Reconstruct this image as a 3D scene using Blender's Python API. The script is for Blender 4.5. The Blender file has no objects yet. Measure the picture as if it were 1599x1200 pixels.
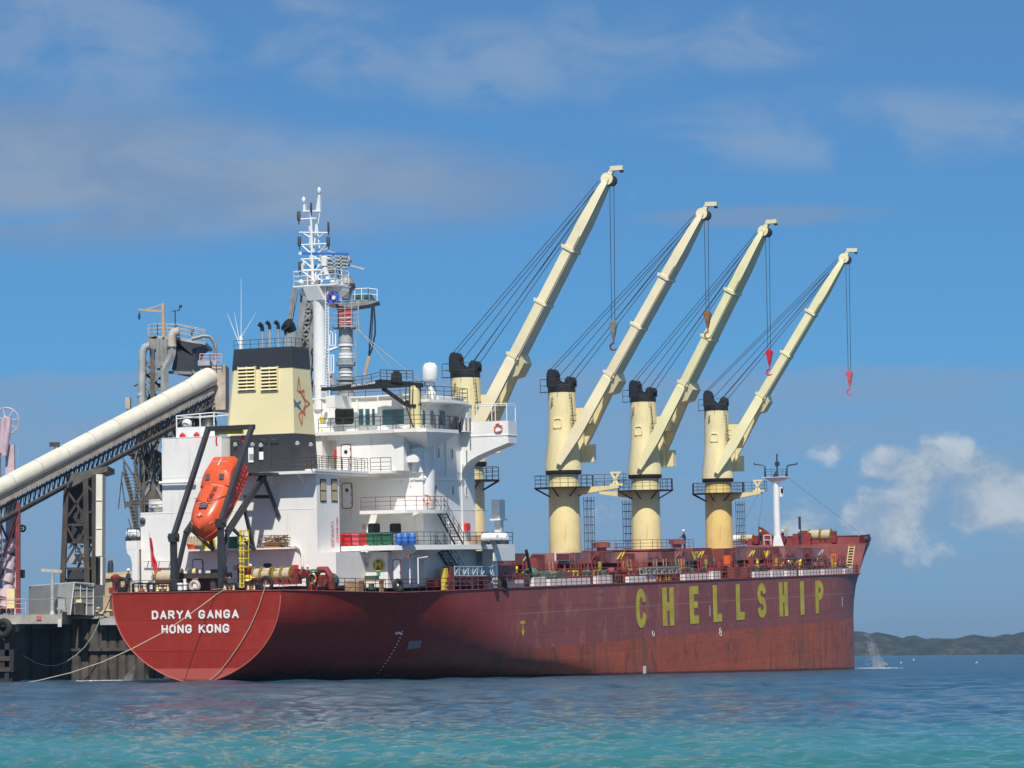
import bpy, bmesh, math, random
from mathutils import Vector, Matrix, noise
import numpy as np
R = math.radians
random.seed(7)
scn = bpy.context.scene
COL = scn.collection

# ------------------------------------------------------------------ camera
V = Vector
F_PX, CX, CY = 4500.0, 799.5, 600.0
EYE = V((0, 0, 1.87))
PITCH = math.atan(426.6 / F_PX); ROLL = R(.45)
_F = V((0, math.cos(PITCH), math.sin(PITCH))); _R0 = V((1, 0, 0)); _U0 = _R0.cross(_F)
_Rt = math.cos(ROLL) * _R0 - math.sin(ROLL) * _U0
_Up = math.cos(ROLL) * _U0 + math.sin(ROLL) * _R0
cam_d = bpy.data.cameras.new('camera'); cam = bpy.data.objects.new('camera', cam_d); COL.objects.link(cam)
cam_d.sensor_width = 36; cam_d.lens = 36 * F_PX / 1599; cam_d.clip_start = .5; cam_d.clip_end = 40000
m3 = Matrix((_Rt, _Up, -_F)).transposed()
cam.matrix_world = Matrix.Translation(EYE) @ m3.to_4x4()
scn.camera = cam

def ray(px, py): return _F + _Rt * ((px - CX) / F_PX) - _Up * ((py - CY) / F_PX)

# the ship's own frame: x forward, y to port, z up, origin at the stern on the main deck
_a = ray(2702, 841).normalized(); _s = _a.cross(V((0, 0, 1))).normalized(); _u = _s.cross(_a)
SO = EYE + ray(305, 925) * 234.71
S3 = Matrix((_a, -_s, _u)).transposed()
SHIP = Matrix.Translation(SO) @ S3.to_4x4()
S3T = S3.transposed(); _eo = S3T @ (EYE - SO)
def _solve(px, py, ax, v):
    d = S3T @ ray(px, py); return _eo + d * ((v - _eo[ax]) / d[ax])
def sX(px, py, x): return _solve(px, py, 0, x)
def sY(px, py, y): return _solve(px, py, 1, y)
def sZ(px, py, z): return _solve(px, py, 2, z)
def wD(px, py, D):                      # world point at distance D ahead
    d = ray(px, py); return EYE + d * (D / d.y)

# ------------------------------------------------------------------ light
SUN_AZ_FROM_AFT, SUN_EL = 23.0, 50.5      # towards starboard of dead astern
h = R(SUN_EL); az = R(SUN_AZ_FROM_AFT)
_af = V((-_a.x, -_a.y, 0)).normalized(); _st = V((_s.x, _s.y, 0)).normalized()
SUNV = (_af * math.cos(az) + _st * math.sin(az)) * math.cos(h) + V((0, 0, math.sin(h)))
sd = bpy.data.lights.new('sun', 'SUN'); sun = bpy.data.objects.new('sun', sd); COL.objects.link(sun)
sd.energy = 5.0; sd.angle = R(.53); sd.color = (1, .945, .85)
sun.rotation_euler = SUNV.to_track_quat('Z', 'Y').to_euler(); sun.location = (0, 0, 200)

world = bpy.data.worlds.new('World'); scn.world = world; world.use_nodes = True
scn.view_settings.view_transform = 'Standard'; scn.view_settings.look = 'None'
scn.view_settings.gamma = 1; scn.view_settings.use_curve_mapping = False
scn.view_settings.exposure = 0.0
class NT:
    def __init__(s, nt): s.nt = nt; s.nt.nodes.clear()
    def n(s, t, **k):
        nd = s.nt.nodes.new(t)
        for a, b in k.items():
            if a.startswith('i_'):
                key = a[2:]; key = int(key) if key.isdigit() else key.replace('_', ' ')
                nd.inputs[key].default_value = b
            else: setattr(nd, a, b)
        return nd
    def l(s, a, b): s.nt.links.new(a, b)
    def math(s, op, a, b=None, c=None, clamp=False):
        nd = s.nt.nodes.new('ShaderNodeMath'); nd.operation = op; nd.use_clamp = clamp
        for i, v in enumerate((a, b, c)):
            if v is None: continue
            if isinstance(v, (int, float)): nd.inputs[i].default_value = v
            else: s.l(v, nd.inputs[i])
        return nd.outputs[0]
    def mix(s, f, a, b, blend='MIX'):
        nd = s.nt.nodes.new('ShaderNodeMix'); nd.data_type = 'RGBA'; nd.blend_type = blend
        for i, v in ((0, f), (6, a), (7, b)):
            if isinstance(v, (int, float)): nd.inputs[i].default_value = v
            elif isinstance(v, tuple): nd.inputs[i].default_value = (*v[:3], 1)
            else: s.l(v, nd.inputs[i])
        return nd.outputs[2]
    def ramp(s, f, lo, hi, a=0., b=1.):
        nd = s.nt.nodes.new('ShaderNodeMapRange'); nd.interpolation_type = 'SMOOTHSTEP'
        s.l(f, nd.inputs[0])
        for i, v in zip((1, 2, 3, 4), (lo, hi, a, b)): nd.inputs[i].default_value = v
        return nd.outputs[0]
    def noise(s, vec, scale, detail=4, rough=.55, sc=None, dist=0.):
        if sc:
            mp = s.n('ShaderNodeMapping'); s.l(vec, mp.inputs[0]); mp.inputs['Scale'].default_value = sc; vec = mp.outputs[0]
        nd = s.n('ShaderNodeTexNoise'); s.l(vec, nd.inputs['Vector']); nd.inputs['Scale'].default_value = scale
        nd.inputs['Detail'].default_value = detail; nd.inputs['Roughness'].default_value = rough; nd.inputs['Distortion'].default_value = dist
        return nd.outputs[0]

w = NT(world.node_tree)
out = w.n('ShaderNodeOutputWorld'); bg = w.n('ShaderNodeBackground'); w.l(bg.outputs[0], out.inputs[0])
bg.inputs[1].default_value = .085
sky = w.n('ShaderNodeTexSky', sky_type='NISHITA', sun_disc=False, sun_elevation=h, sun_rotation=math.atan2(SUNV.x, SUNV.y),
          altitude=0, air_density=1.0, dust_density=.25, ozone_density=3.0)
tc = w.n('ShaderNodeTexCoord'); sp = w.n('ShaderNodeSeparateXYZ'); w.l(tc.outputs['Generated'], sp.inputs[0])
dx, dy, dz = sp.outputs
# the clear sky of the photograph is a deeper blue than the model's milky horizon
tint = w.mix(w.ramp(dz, 0.0, .45), w.mix(w.ramp(dz, -.02, .13), (.275, .51, 1.02), (.245, .625, 1.0)), (.7, .95, 1.1))
skyc = w.mix(1.0, sky.outputs[0], tint, 'MULTIPLY')
u = w.math('DIVIDE', dx, w.math('MAXIMUM', w.math('ABSOLUTE', dy), .05))
def uv(px, py): return ((px - 800) / F_PX, (1026.6 - (px - 800) * .0078 - py) / F_PX)
n_big = w.noise(tc.outputs['Generated'], 22, 8, .58, sc=(1, 1, 2.0), dist=.5)
n_mid = w.noise(tc.outputs['Generated'], 46, 9, .62, sc=(1, 1, 1.35), dist=.3)
n_str = w.noise(tc.outputs['Generated'], 16, 5, .5, sc=(1, 1, 5.0), dist=.2)
def blob(px, py, rx, ry):
    a, b = uv(px, py)
    e1 = w.math('POWER', w.math('DIVIDE', w.math('SUBTRACT', u, a), rx / F_PX), 2.0)
    e2 = w.math('POWER', w.math('DIVIDE', w.math('SUBTRACT', dz, b), ry / F_PX), 2.0)
    return w.ramp(w.math('ADD', e1, e2), 0.0, 1.6, 1, 0)
def addup(l):
    r = l[0]
    for q in l[1:]: r = w.math('MAXIMUM', r, q)
    return r
elsewhere = w.ramp(w.math('ABSOLUTE', u), .2, .34)
soft = addup([blob(560, 90, 120, 70), blob(80, 90, 300, 110), blob(760, 110, 170, 70), w.math('MULTIPLY', blob(965, 80, 130, 90), .9), blob(1330, 215, 330, 62),
              blob(1190, 75, 140, 50), blob(270, 290, 460, 90), blob(1570, 215, 160, 40), blob(420, 60, 200, 60),
              w.math('MULTIPLY', elsewhere, .9)])
soft_d = w.math('MULTIPLY', soft, w.ramp(n_big, .34, .66))
grey = addup([blob(60, 285, 460, 120), blob(520, 300, 380, 80), w.math('MULTIPLY', blob(1200, 345, 200, 18), .8), blob(60, 350, 330, 38)])
grey_d = w.math('MULTIPLY', grey, w.ramp(n_str, .22, .55))
# a thin veil from y 575 down towards the horizon
ed = w.math('ADD', dz, w.math('MULTIPLY', w.math('SUBTRACT', n_str, .5), .03))
veil = w.math('MULTIPLY', w.ramp(ed, .103, .095), w.ramp(ed, -.03, .05))
veil = w.math('MULTIPLY', veil, w.ramp(n_str, .25, .65, .45, 1))
cum = addup([blob(1385, 812, 80, 60), blob(1475, 733, 88, 50), blob(1560, 790, 110, 80), blob(1398, 728, 66, 34), blob(1530, 755, 80, 60), blob(1440, 770, 60, 40),
             w.math('MULTIPLY', blob(1300, 700, 48, 34), .62), w.math('MULTIPLY', blob(1258, 822, 62, 44), .5), w.math('MULTIPLY', blob(960, 800, 90, 40), .42),
             w.math('MULTIPLY', blob(1080, 760, 120, 40), .3), w.math('MULTIPLY', blob(640, 870, 200, 40), .25), blob(1760, 760, 200, 90), w.math('MULTIPLY', blob(1490, 850, 150, 60), .5)])
cum_d = w.ramp(w.math('ADD', cum, w.math('MULTIPLY', w.math('SUBTRACT', n_mid, .54), 2.3)), .3, .95)
c1 = w.mix(w.math('MULTIPLY', veil, .62), skyc, (2.85, 4.0, 5.8))
c2 = w.mix(w.math('MULTIPLY', grey_d, .68), c1, (2.7, 3.6, 5.1))
c3 = w.mix(w.math('MULTIPLY', soft_d, .46), c2, (3.9, 4.9, 6.3))
c4 = w.mix(w.math('MULTIPLY', cum_d, .8), c3, w.mix(w.ramp(n_mid, .38, .66), (4.2, 5.2, 6.4), (6.9, 7.5, 8.0)))
w.l(c4, bg.inputs[0])

# ------------------------------------------------------------------ mesh helpers
OFF = {}
class MB:
    def __init__(s): s.v = []; s.f = []; s.mi = []; s.m = 0; s.g = []
    def _a(s, vs, fs):
        b = len(s.v); s.g.append((b, len(s.f))); s.v.extend(tuple(v) for v in vs); s.f.extend(tuple(b + i for i in f) for f in fs); s.mi.extend([s.m] * len(fs)); return s
    def box(s, a, b):
        x0, y0, z0 = (min(p, q) for p, q in zip(a, b)); x1, y1, z1 = (max(p, q) for p, q in zip(a, b))
        return s._a([(x0,y0,z0),(x1,y0,z0),(x1,y1,z0),(x0,y1,z0),(x0,y0,z1),(x1,y0,z1),(x1,y1,z1),(x0,y1,z1)],
                    [(0,3,2,1),(4,5,6,7),(0,1,5,4),(1,2,6,5),(2,3,7,6),(3,0,4,7)])
    def bb(s, c, sx, sy, sz):            # box standing on c
        c = V(c); return s.box((c.x-sx/2, c.y-sy/2, c.z), (c.x+sx/2, c.y+sy/2, c.z+sz))
    def hexa(s, p):                      # eight points, bottom ring then top ring
        return s._a(p, [(0,3,2,1),(4,5,6,7),(0,1,5,4),(1,2,6,5),(2,3,7,6),(3,0,4,7)])
    def frame(s, d):
        d = V(d).normalized(); r = V((0,0,1)) if abs(d.z) < .95 else V((1,0,0))
        a = d.cross(r).normalized(); return a, a.cross(d).normalized()
    def bar(s, p, q, w_, h_=None):
        p, q = V(p), V(q); h_ = h_ or w_; a, b = s.frame(q - p); a = a * w_ / 2; b = b * h_ / 2
        return s._a([p-a-b, p+a-b, p+a+b, p-a+b, q-a-b, q+a-b, q+a+b, q-a+b], [(0,3,2,1),(4,5,6,7),(0,1,5,4),(1,2,6,5),(2,3,7,6),(3,0,4,7)])
    def tube(s, p, q, r, n=8, r2=None, cap=True):
        p, q = V(p), V(q); a, b = s.frame(q - p); r2 = r if r2 is None else r2
        vs = [c + (a * math.cos(t) + b * math.sin(t)) * rr for c, rr in ((p, r), (q, r2)) for t in (2*math.pi*i/n for i in range(n))]
        fs = [(i, (i+1) % n, n+(i+1) % n, n+i) for i in range(n)]
        if cap: fs += [tuple(range(n-1, -1, -1)), tuple(range(n, 2*n))]
        return s._a(vs, fs)
    def path(s, pts, r, n=6, closed=False):
        pts = [V(p) for p in pts]; N = len(pts); rings = []; pa = None
        for i, p in enumerate(pts):
            d = pts[(i+1) % N] - pts[i-1] if closed or 0 < i < N-1 else (pts[1]-pts[0] if i == 0 else pts[-1]-pts[-2])
            d.normalize()
            a = s.frame(d)[0] if pa is None else (pa - d * pa.dot(d)).normalized()
            pa = a; b = d.cross(a); rr = r[i] if isinstance(r, (list, tuple)) else r
            rings.append([p + (a*math.cos(t)+b*math.sin(t))*rr for t in (2*math.pi*k/n for k in range(n))])
        vs = [v for g in rings for v in g]; fs = []
        for i in range(N if closed else N-1):
            j = (i+1) % N
            fs += [(i*n+k, i*n+(k+1) % n, j*n+(k+1) % n, j*n+k) for k in range(n)]
        if not closed: fs += [tuple(range(n-1, -1, -1)), tuple(range((N-1)*n, N*n))]
        return s._a(vs, fs)
    def lathe(s, prof, o, axis=(0,0,1), n=16):
        o = V(o); ax = V(axis).normalized(); a, b = s.frame(ax); vs = []
        for r, t in prof:
            vs += [o + ax*t + (a*math.cos(q)+b*math.sin(q))*r for q in (2*math.pi*k/n for k in range(n))]
        fs = [(i*n+k, i*n+(k+1) % n, (i+1)*n+(k+1) % n, (i+1)*n+k) for i in range(len(prof)-1) for k in range(n)]
        fs += [tuple(range(n-1, -1, -1)), tuple(range((len(prof)-1)*n, len(prof)*n))]
        return s._a(vs, fs)
    def prism(s, pts, vec):
        pts = [V(p) for p in pts]; vec = V(vec); n = len(pts)
        return s._a(pts + [p + vec for p in pts], [tuple(range(n)), tuple(range(2*n-1, n-1, -1))] + [(i, n+i, n+(i+1) % n, (i+1) % n) for i in range(n)])
    def ring(s, c, axis, R0, r, n=14, k=6):
        c = V(c); a, b = s.frame(axis)
        return s.path([c + (a*math.cos(t)+b*math.sin(t))*R0 for t in (2*math.pi*i/n for i in range(n))], r, k, True)
    def sph(s, c, r, n=10, sz=1.):
        m_ = 6; return s.lathe([(max(r*math.sin(math.pi*i/m_), .001), -r*sz*math.cos(math.pi*i/m_)) for i in range(m_+1)], c, n=n)
    def mesh(s, name, mats, off=None, smooth=True):
        me = bpy.data.meshes.new(name); o = V(off) if off is not None else V((0,0,0))
        me.from_pydata([(x-o.x, y-o.y, z-o.z) for x, y, z in s.v], [], s.f)
        mats = mats if isinstance(mats, (list, tuple)) else [mats]
        for m_ in mats: me.materials.append(m_)
        if len(mats) > 1: me.polygons.foreach_set('material_index', s.mi)
        bm = bmesh.new(); bm.from_mesh(me); bmesh.ops.recalc_face_normals(bm, faces=bm.faces); bm.to_mesh(me); bm.free()
        if smooth:
            me.polygons.foreach_set('use_smooth', [True]*len(me.polygons)); me.set_sharp_from_angle(angle=R(38))
        return me
def part(mb, name, mats, parent, label=None, kind=None, smooth=True, off=None):
    o = V(off) if off is not None else OFF.get(parent.name, V((0,0,0)))
    ob = bpy.data.objects.new(name, mb.mesh(name, mats, o, smooth)); COL.objects.link(ob); ob.parent = parent; OFF[ob.name] = o
    if label: ob['label'] = label
    if kind: ob['kind'] = kind
    return ob
def parts_each(mb, name, mats, parent, off=None):     # every primitive of the builder becomes a part of its own
    g = mb.g+[(len(mb.v), len(mb.f))]
    for (v0, f0), (v1, f1) in zip(g[:-1], g[1:]):
        m2 = MB(); m2.v = mb.v[v0:v1]; m2.f = [tuple(i-v0 for i in f) for f in mb.f[f0:f1]]; m2.mi = mb.mi[f0:f1]; part(m2, name, mats, parent, off=off)
def tag(o, label, cat, group=None, kind=None):
    if label: o['label'] = label
    if cat: o['category'] = cat
    if group: o['group'] = group
    if kind: o['kind'] = kind
    return o
I4 = Matrix.Identity(4)
def thing(name, label, cat, pos, group=None, fr=None):
    o = bpy.data.objects.new(name, None); COL.objects.link(o); o.empty_display_size = .5
    o.matrix_world = (SHIP if fr is None else fr) @ Matrix.Translation(V(pos)); OFF[o.name] = V(pos)
    return tag(o, label, cat, group)
def solo(mb, name, label, cat, mats, pos, group=None, fr=None, kind=None, smooth=True):
    ob = bpy.data.objects.new(name, mb.mesh(name, mats, pos, smooth)); COL.objects.link(ob)
    ob.matrix_world = (SHIP if fr is None else fr) @ Matrix.Translation(V(pos)); return tag(ob, label, cat, group, kind)
def struct(mb, name, mats, smooth=True):
    ob = bpy.data.objects.new(name, mb.mesh(name, mats, None, smooth)); COL.objects.link(ob); ob['kind'] = 'structure'; return ob
def empty_part(name, parent, pos, label=None):
    o = bpy.data.objects.new(name, None); COL.objects.link(o); o.parent = parent; o.location = V(pos) - OFF.get(parent.name, V((0,0,0))); OFF[o.name] = V(pos)
    if label: o['label'] = label
    return o
def rail(mb, pts, hgt=1.05, n=3, step=1.6, r=.028, up=(0,0,1)):
    up = V(up); pts = [V(p) for p in pts]
    for k in range(n):
        q = [p + up*hgt*(k+1)/n for p in pts]
        for a, b in zip(q[:-1], q[1:]): mb.tube(a, b, r*(1 if k == n-1 else .8), 5)
    for a, b in zip(pts[:-1], pts[1:]):
        m_ = max(1, round((b-a).length/step))
        for i in range(m_+1): p = a.lerp(b, i/m_); mb.tube(p, p+up*hgt, r, 5)
def stairs(mb, a, b, wid, n, rails=True, r=.028):
    a, b, wid = V(a), V(b), V(wid)
    for s_ in (0, 1): mb.bar(a+wid*s_, b+wid*s_, .06, .22)
    for i in range(n):
        p = a.lerp(b, (i+.5)/n); mb.bar(p, p+wid, .24, .05)
    if rails:
        for s_ in (0, 1):
            for hh in (.55, 1.0): mb.tube(a+wid*s_+V((0,0,hh)), b+wid*s_+V((0,0,hh)), r, 5)
            for i in range(0, 5):
                p = a.lerp(b, i/4)+wid*s_; mb.tube(p, p+V((0,0,1)), r, 5)

# ------------------------------------------------------------------ materials
def mat(name, col, rough=.5, metal=0., var=.12, vs=.6, rust=0., rcol=(.28,.11,.04), streak=True, bump=0., bs=8., spec=.5, dirt=0.):
    m = bpy.data.materials.new(name); m.use_nodes = True; t = NT(m.node_tree)
    o = t.n('ShaderNodeOutputMaterial'); b = t.n('ShaderNodeBsdfPrincipled'); t.l(b.outputs[0], o.inputs[0])
    tcn = t.n('ShaderNodeTexCoord'); oc = tcn.outputs['Object']
    n1 = t.noise(oc, vs, 5, .6)
    c = t.mix(t.ramp(n1, .3, .7), tuple(x*(1-var) for x in col), tuple(min(1, x*(1+var*.6)) for x in col))
    if rust or dirt:
        ns = t.noise(oc, 1.6, 6, .65, sc=(1, 1, .16) if streak else (1, 1, 1), dist=.4)
        if rust: c = t.mix(t.math('MULTIPLY', t.ramp(ns, .62-.22*rust, .78-.1*rust), min(1, .35+.5*rust)), c, rcol)
        if dirt:
            nd = t.noise(oc, .9, 6, .7, sc=(1.3, 1.3, .35)); c = t.mix(t.math('MULTIPLY', t.ramp(nd, .45, .75), dirt), c, tuple(x*.45 for x in col))
    t.l(c, b.inputs['Base Color']); b.inputs['Roughness'].default_value = rough; b.inputs['Metallic'].default_value = metal
    b.inputs['Specular IOR Level'].default_value = spec
    if bump:
        bp = t.n('ShaderNodeBump'); t.l(t.noise(oc, bs, 4, .6), bp.inputs['Height']); bp.inputs['Distance'].default_value = bump; bp.inputs['Strength'].default_value = .6
        t.l(bp.outputs[0], b.inputs['Normal'])
    return m
M = {}
def mk(key, *a, **k): M[key] = mat(key, *a, **k)
mk('white_paint', (.82,.805,.765), .45, var=.05, vs=.25, rust=.24, rcol=(.56,.45,.32), bump=.02, bs=.9, dirt=.10)
mk('plain_white', (.80,.80,.78), .4, var=.04)
mk('cream_paint', (.80,.69,.38), .42, var=.07, vs=.4, rust=.3, rcol=(.62,.40,.13), bump=.01, bs=1.2)
mk('jib_cream', (.80,.70,.46), .42, var=.10, vs=.25, rust=.1, rcol=(.7,.55,.25), streak=False)
mk('pedestal_cream', (.80,.67,.33), .42, var=.08, vs=.35, rust=.35, rcol=(.60,.30,.06), bump=.01, bs=1.2)
mk('funnel_cream', (.80,.70,.40), .4, var=.04, vs=.3, rust=.15, rcol=(.6,.42,.15))
mk('black_paint', (.018,.018,.02), .5, var=.3, vs=1.5, rust=.2, rcol=(.06,.045,.035))
mk('charcoal_paint', (.035,.037,.042), .45, var=.15, rust=.12, rcol=(.07,.05,.04))
mk('rail_steel', (.05,.045,.045), .6, var=.2)
mk('red_rail', (.22,.07,.06), .6, var=.3)
mk('deck_red', (.23,.055,.045), .6, var=.3, vs=.5, rust=.5, rcol=(.12,.045,.03), bump=.01)
mk('coaming_red', (.30,.085,.075), .55, var=.35, vs=.35, rust=.5, rcol=(.20,.13,.12), dirt=.5, bump=.01)
mk('machine_red', (.24,.035,.03), .5, var=.3, vs=2, rust=.4, rcol=(.09,.045,.03))
mk('bright_red', (.62,.02,.025), .4, var=.12)
mk('pink_red', (.66,.10,.13), .45, var=.15)
mk('bin_green', (.02,.16,.085), .4, var=.15)
mk('drum_blue', (.04,.16,.52), .35, var=.15)
mk('orange_boat', (.74,.105,.03), .28, var=.08, vs=1.2, dirt=.18)
mk('orange_deep', (.55,.075,.03), .4, var=.15)
mk('orange_box', (.85,.13,.03), .5, var=.1)
mk('yellow_paint', (.75,.56,.03), .45, var=.12, vs=2, rust=.15)
mk('green_machine', (.05,.17,.12), .45, var=.3, vs=2)
mk('rope_tan', (.50,.43,.30), .9, var=.2, vs=6)
mk('rope_green', (.24,.36,.28), .9, var=.2, vs=6)
mk('grey_steel', (.26,.26,.25), .55, .2, var=.25, vs=1, rust=.35, rcol=(.16,.11,.07), bump=.01)
mk('light_steel', (.40,.41,.40), .5, .1, var=.2, vs=.8, rust=.3, rcol=(.30,.24,.17))
mk('stack_steel', (.62,.62,.60), .35, .6, var=.15, vs=1)
mk('soot', (.012,.012,.014), .8, var=.2)
mk('louvre_dark', (.05,.04,.03), .7)
mk('truss_blue', (.42,.52,.58), .5, var=.15)
mk('truss_dark', (.11,.10,.088), .7, var=.35, vs=1.2, rust=.5, rcol=(.10,.06,.04))
mk('trestle_brown', (.055,.044,.037), .75, var=.35, vs=1, rust=.4, rcol=(.14,.07,.045))
mk('gallery_cream', (.74,.69,.57), .5, var=.08, vs=.25, dirt=.28, bump=.01, bs=2)
mk('beam_tan', (.50,.43,.34), .7, var=.25, vs=.8, rust=.5, rcol=(.20,.13,.08))
mk('shed_grey', (.27,.28,.27), .6, var=.12, vs=.6, dirt=.25)
mk('frame_white', (.6,.6,.58), .5)
mk('concrete', (.36,.34,.29), .85, var=.22, vs=.7, dirt=.5, bump=.03, bs=3)
mk('sheet_pile', (.075,.063,.052), .8, var=.4, vs=.7, rust=.5, rcol=(.15,.075,.045), bump=.05, bs=2)
mk('pink_arm', (.56,.42,.46), .5, var=.18, vs=.8, dirt=.5, rust=.2)
mk('store_tan', (.50,.36,.20), .8, var=.2, vs=.4)
mk('tyre_rubber', (.02,.02,.021), .75, var=.3, vs=3)
mk('skin', (.35,.19,.12), .6); mk('navy_cloth', (.025,.04,.09), .9); mk('helmet_white', (.8,.8,.8), .35); mk('dark_cloth', (.02,.025,.03), .9); mk('red_cloth', (.45,.04,.03), .85)
mk('mustard', (.40,.28,.04), .5, var=.2, vs=2, rust=.3)
mk('timber', (.30,.20,.12), .85, var=.35, vs=3)
mk('tarp_green', (.03,.09,.07), .8, var=.3, vs=2)
mk('blind_tan', (.55,.44,.26), .8, var=.06)
mk('foam_white', (.8,.82,.83), .6)
mk('bird_white', (.75,.76,.74), .8)
mk('flag_blue', (.04,.08,.42), .8); mk('flag_white', (.8,.8,.8), .8); mk('flag_red', (.72,.03,.04), .8, var=.15)
mk('letter_yellow', (.60,.48,.035), .55, var=.2, vs=.8, rust=.3, rcol=(.30,.17,.08))
mk('letter_white', (.80,.80,.78), .5, var=.04)
mk('emblem_red', (.58,.12,.06), .5); mk('emblem_blue', (.08,.16,.26), .5); mk('sign_green', (.05,.35,.2), .5); mk('print_red', (.72,.34,.33), .6)
mk('wood_brown', (.28,.12,.045), .7, var=.3, vs=3)
g = mat('window_glass', (.012,.02,.024), .06, var=.3, vs=.5, spec=.8); M['glass'] = g
M['teal_glass'] = mat('teal_glass', (.05,.17,.22), .08, var=.5, vs=.6, spec=.8)

# ------------------------------------------------------------------ water
def make_water():
    rows = [-120, -20, 4, 10, 16, 22]; D = 26.
    while D < 420:
        rows.append(D); D += max(.22, D*D/(1.87*2880)*.32)
    while D < 16000: rows.append(D); D *= 1.12
    us = [-9, -4, -2, -1, -.6, -.4, -.3] + list(np.linspace(-.235, .235, 520)) + [.3, .4, .6, 1, 2, 4, 9]
    rr = np.array(rows); uu = np.array(us); X, Y = np.meshgrid(uu, rr); Xw = X*np.maximum(Y, 30); Yw = Y.copy()
    rng = np.random.default_rng(3); Z = np.zeros_like(Xw)
    for i in range(108):
        lam = .30*1.036**i; k = 2*math.pi/lam; th = rng.normal(-.4, .95); ph = rng.uniform(0, 6.28)
        a = .040/k*(1 if lam < 1.6 else .62)*(1 if lam < 3.2 else np.clip((Yw-75)/80, 0, 1))
        s_ = np.sin(k*(Xw*math.sin(th)+Yw*math.cos(th))+ph)
        rowsp = np.gradient(rr)[:, None]; fade = np.clip(lam/(2.4*rowsp)-.5, 0, 1)
        Z += a*(s_ + .28*np.cos(2*(k*(Xw*math.sin(th)+Yw*math.cos(th))+ph)))*fade
    Z *= np.clip((700-Yw)/300, 0, 1)*(np.abs(X) < .3)*(Yw > 20)
    n_, m_ = Z.shape; me = bpy.data.meshes.new('water')
    vs = np.stack([Xw, Yw, Z], -1).reshape(-1, 3)
    idx = np.arange(n_*m_).reshape(n_, m_)
    q = np.stack([idx[:-1, :-1], idx[:-1, 1:], idx[1:, 1:], idx[1:, :-1]], -1).reshape(-1, 4)
    me.vertices.add(len(vs)); me.vertices.foreach_set('co', vs.ravel().astype('f'))
    me.loops.add(q.size); me.loops.foreach_set('vertex_index', q.ravel().astype('i'))
    me.polygons.add(len(q)); me.polygons.foreach_set('loop_start', np.arange(0, q.size, 4, dtype='i'))
    me.polygons.foreach_set('use_smooth', np.ones(len(q), dtype=bool)); me.update(calc_edges=True); me.validate()
    m = bpy.data.materials.new('sea_water'); m.use_nodes = True; t = NT(m.node_tree)
    o = t.n('ShaderNodeOutputMaterial'); b = t.n('ShaderNodeBsdfPrincipled'); t.l(b.outputs[0], o.inputs[0])
    ge = t.n('ShaderNodeNewGeometry'); P_ = ge.outputs['Position']; s3 = t.n('ShaderNodeSeparateXYZ'); t.l(P_, s3.inputs[0])
    nw = t.noise(P_, .045, 5, .6, sc=(.35, 1, 1))
    Yn = t.math('ADD', s3.outputs[1], t.math('MULTIPLY', t.math('SUBTRACT', nw, .5), 70.))
    n2 = t.noise(P_, .11, 6, .62, sc=(.3, 1, 1))
    tur = t.mix(t.ramp(n2, .35, .65), (.028,.165,.145), (.042,.195,.215))
    deep = t.mix(t.ramp(n2, .3, .7), (.016,.058,.105), (.028,.085,.135))
    c = t.mix(t.ramp(Yn, 58, 96), tur, deep)
    fl = t.noise(P_, 1.0, 8, .72, sc=(.75, .13, 1)); c = t.mix(t.math('MULTIPLY', t.ramp(fl, .52, .62), t.ramp(s3.outputs[1], 60, 110, .1, .6)), c, (.006,.022,.04)); c = t.mix(t.math('MULTIPLY', t.ramp(fl, .46, .34), t.ramp(s3.outputs[1], 60, 110, .1, .5)), c, (.075,.15,.19))  # wave shade and sheen painted into the colour: dark troughs, pale crests
    far = t.ramp(s3.outputs[1], 300, 1100); c = t.mix(far, c, t.mix(t.ramp(n2, .3, .7), (.012,.055,.10), (.02,.07,.11)))
    t.l(c, b.inputs['Base Color']); t.l(t.ramp(s3.outputs[1], 70, 260, .05, .26), b.inputs['Roughness']); b.inputs['IOR'].default_value = 1.333
    na = t.noise(P_, 3.2, 7, .68, sc=(.8, 1.3, 1)); nb = t.noise(P_, .35, 5, .6, sc=(.5, 1.2, 1))
    bp = t.n('ShaderNodeBump'); nc = t.noise(P_, .16, 6, .7, sc=(.55, .8, 1))
    t.l(t.math('ADD', t.math('ADD', t.math('MULTIPLY', na, .12), t.math('MULTIPLY', nb, .22)), t.math('MULTIPLY', nc, t.ramp(s3.outputs[1], 90, 220, .1, 1.3))), bp.inputs['Height'])
    bp.inputs['Distance'].default_value = 1.0; bp.inputs['Strength'].default_value = .85; t.l(bp.outputs[0], b.inputs['Normal'])
    me.materials.append(m); ob = bpy.data.objects.new('water', me); COL.objects.link(ob); ob['kind'] = 'structure'
make_water()

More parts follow.
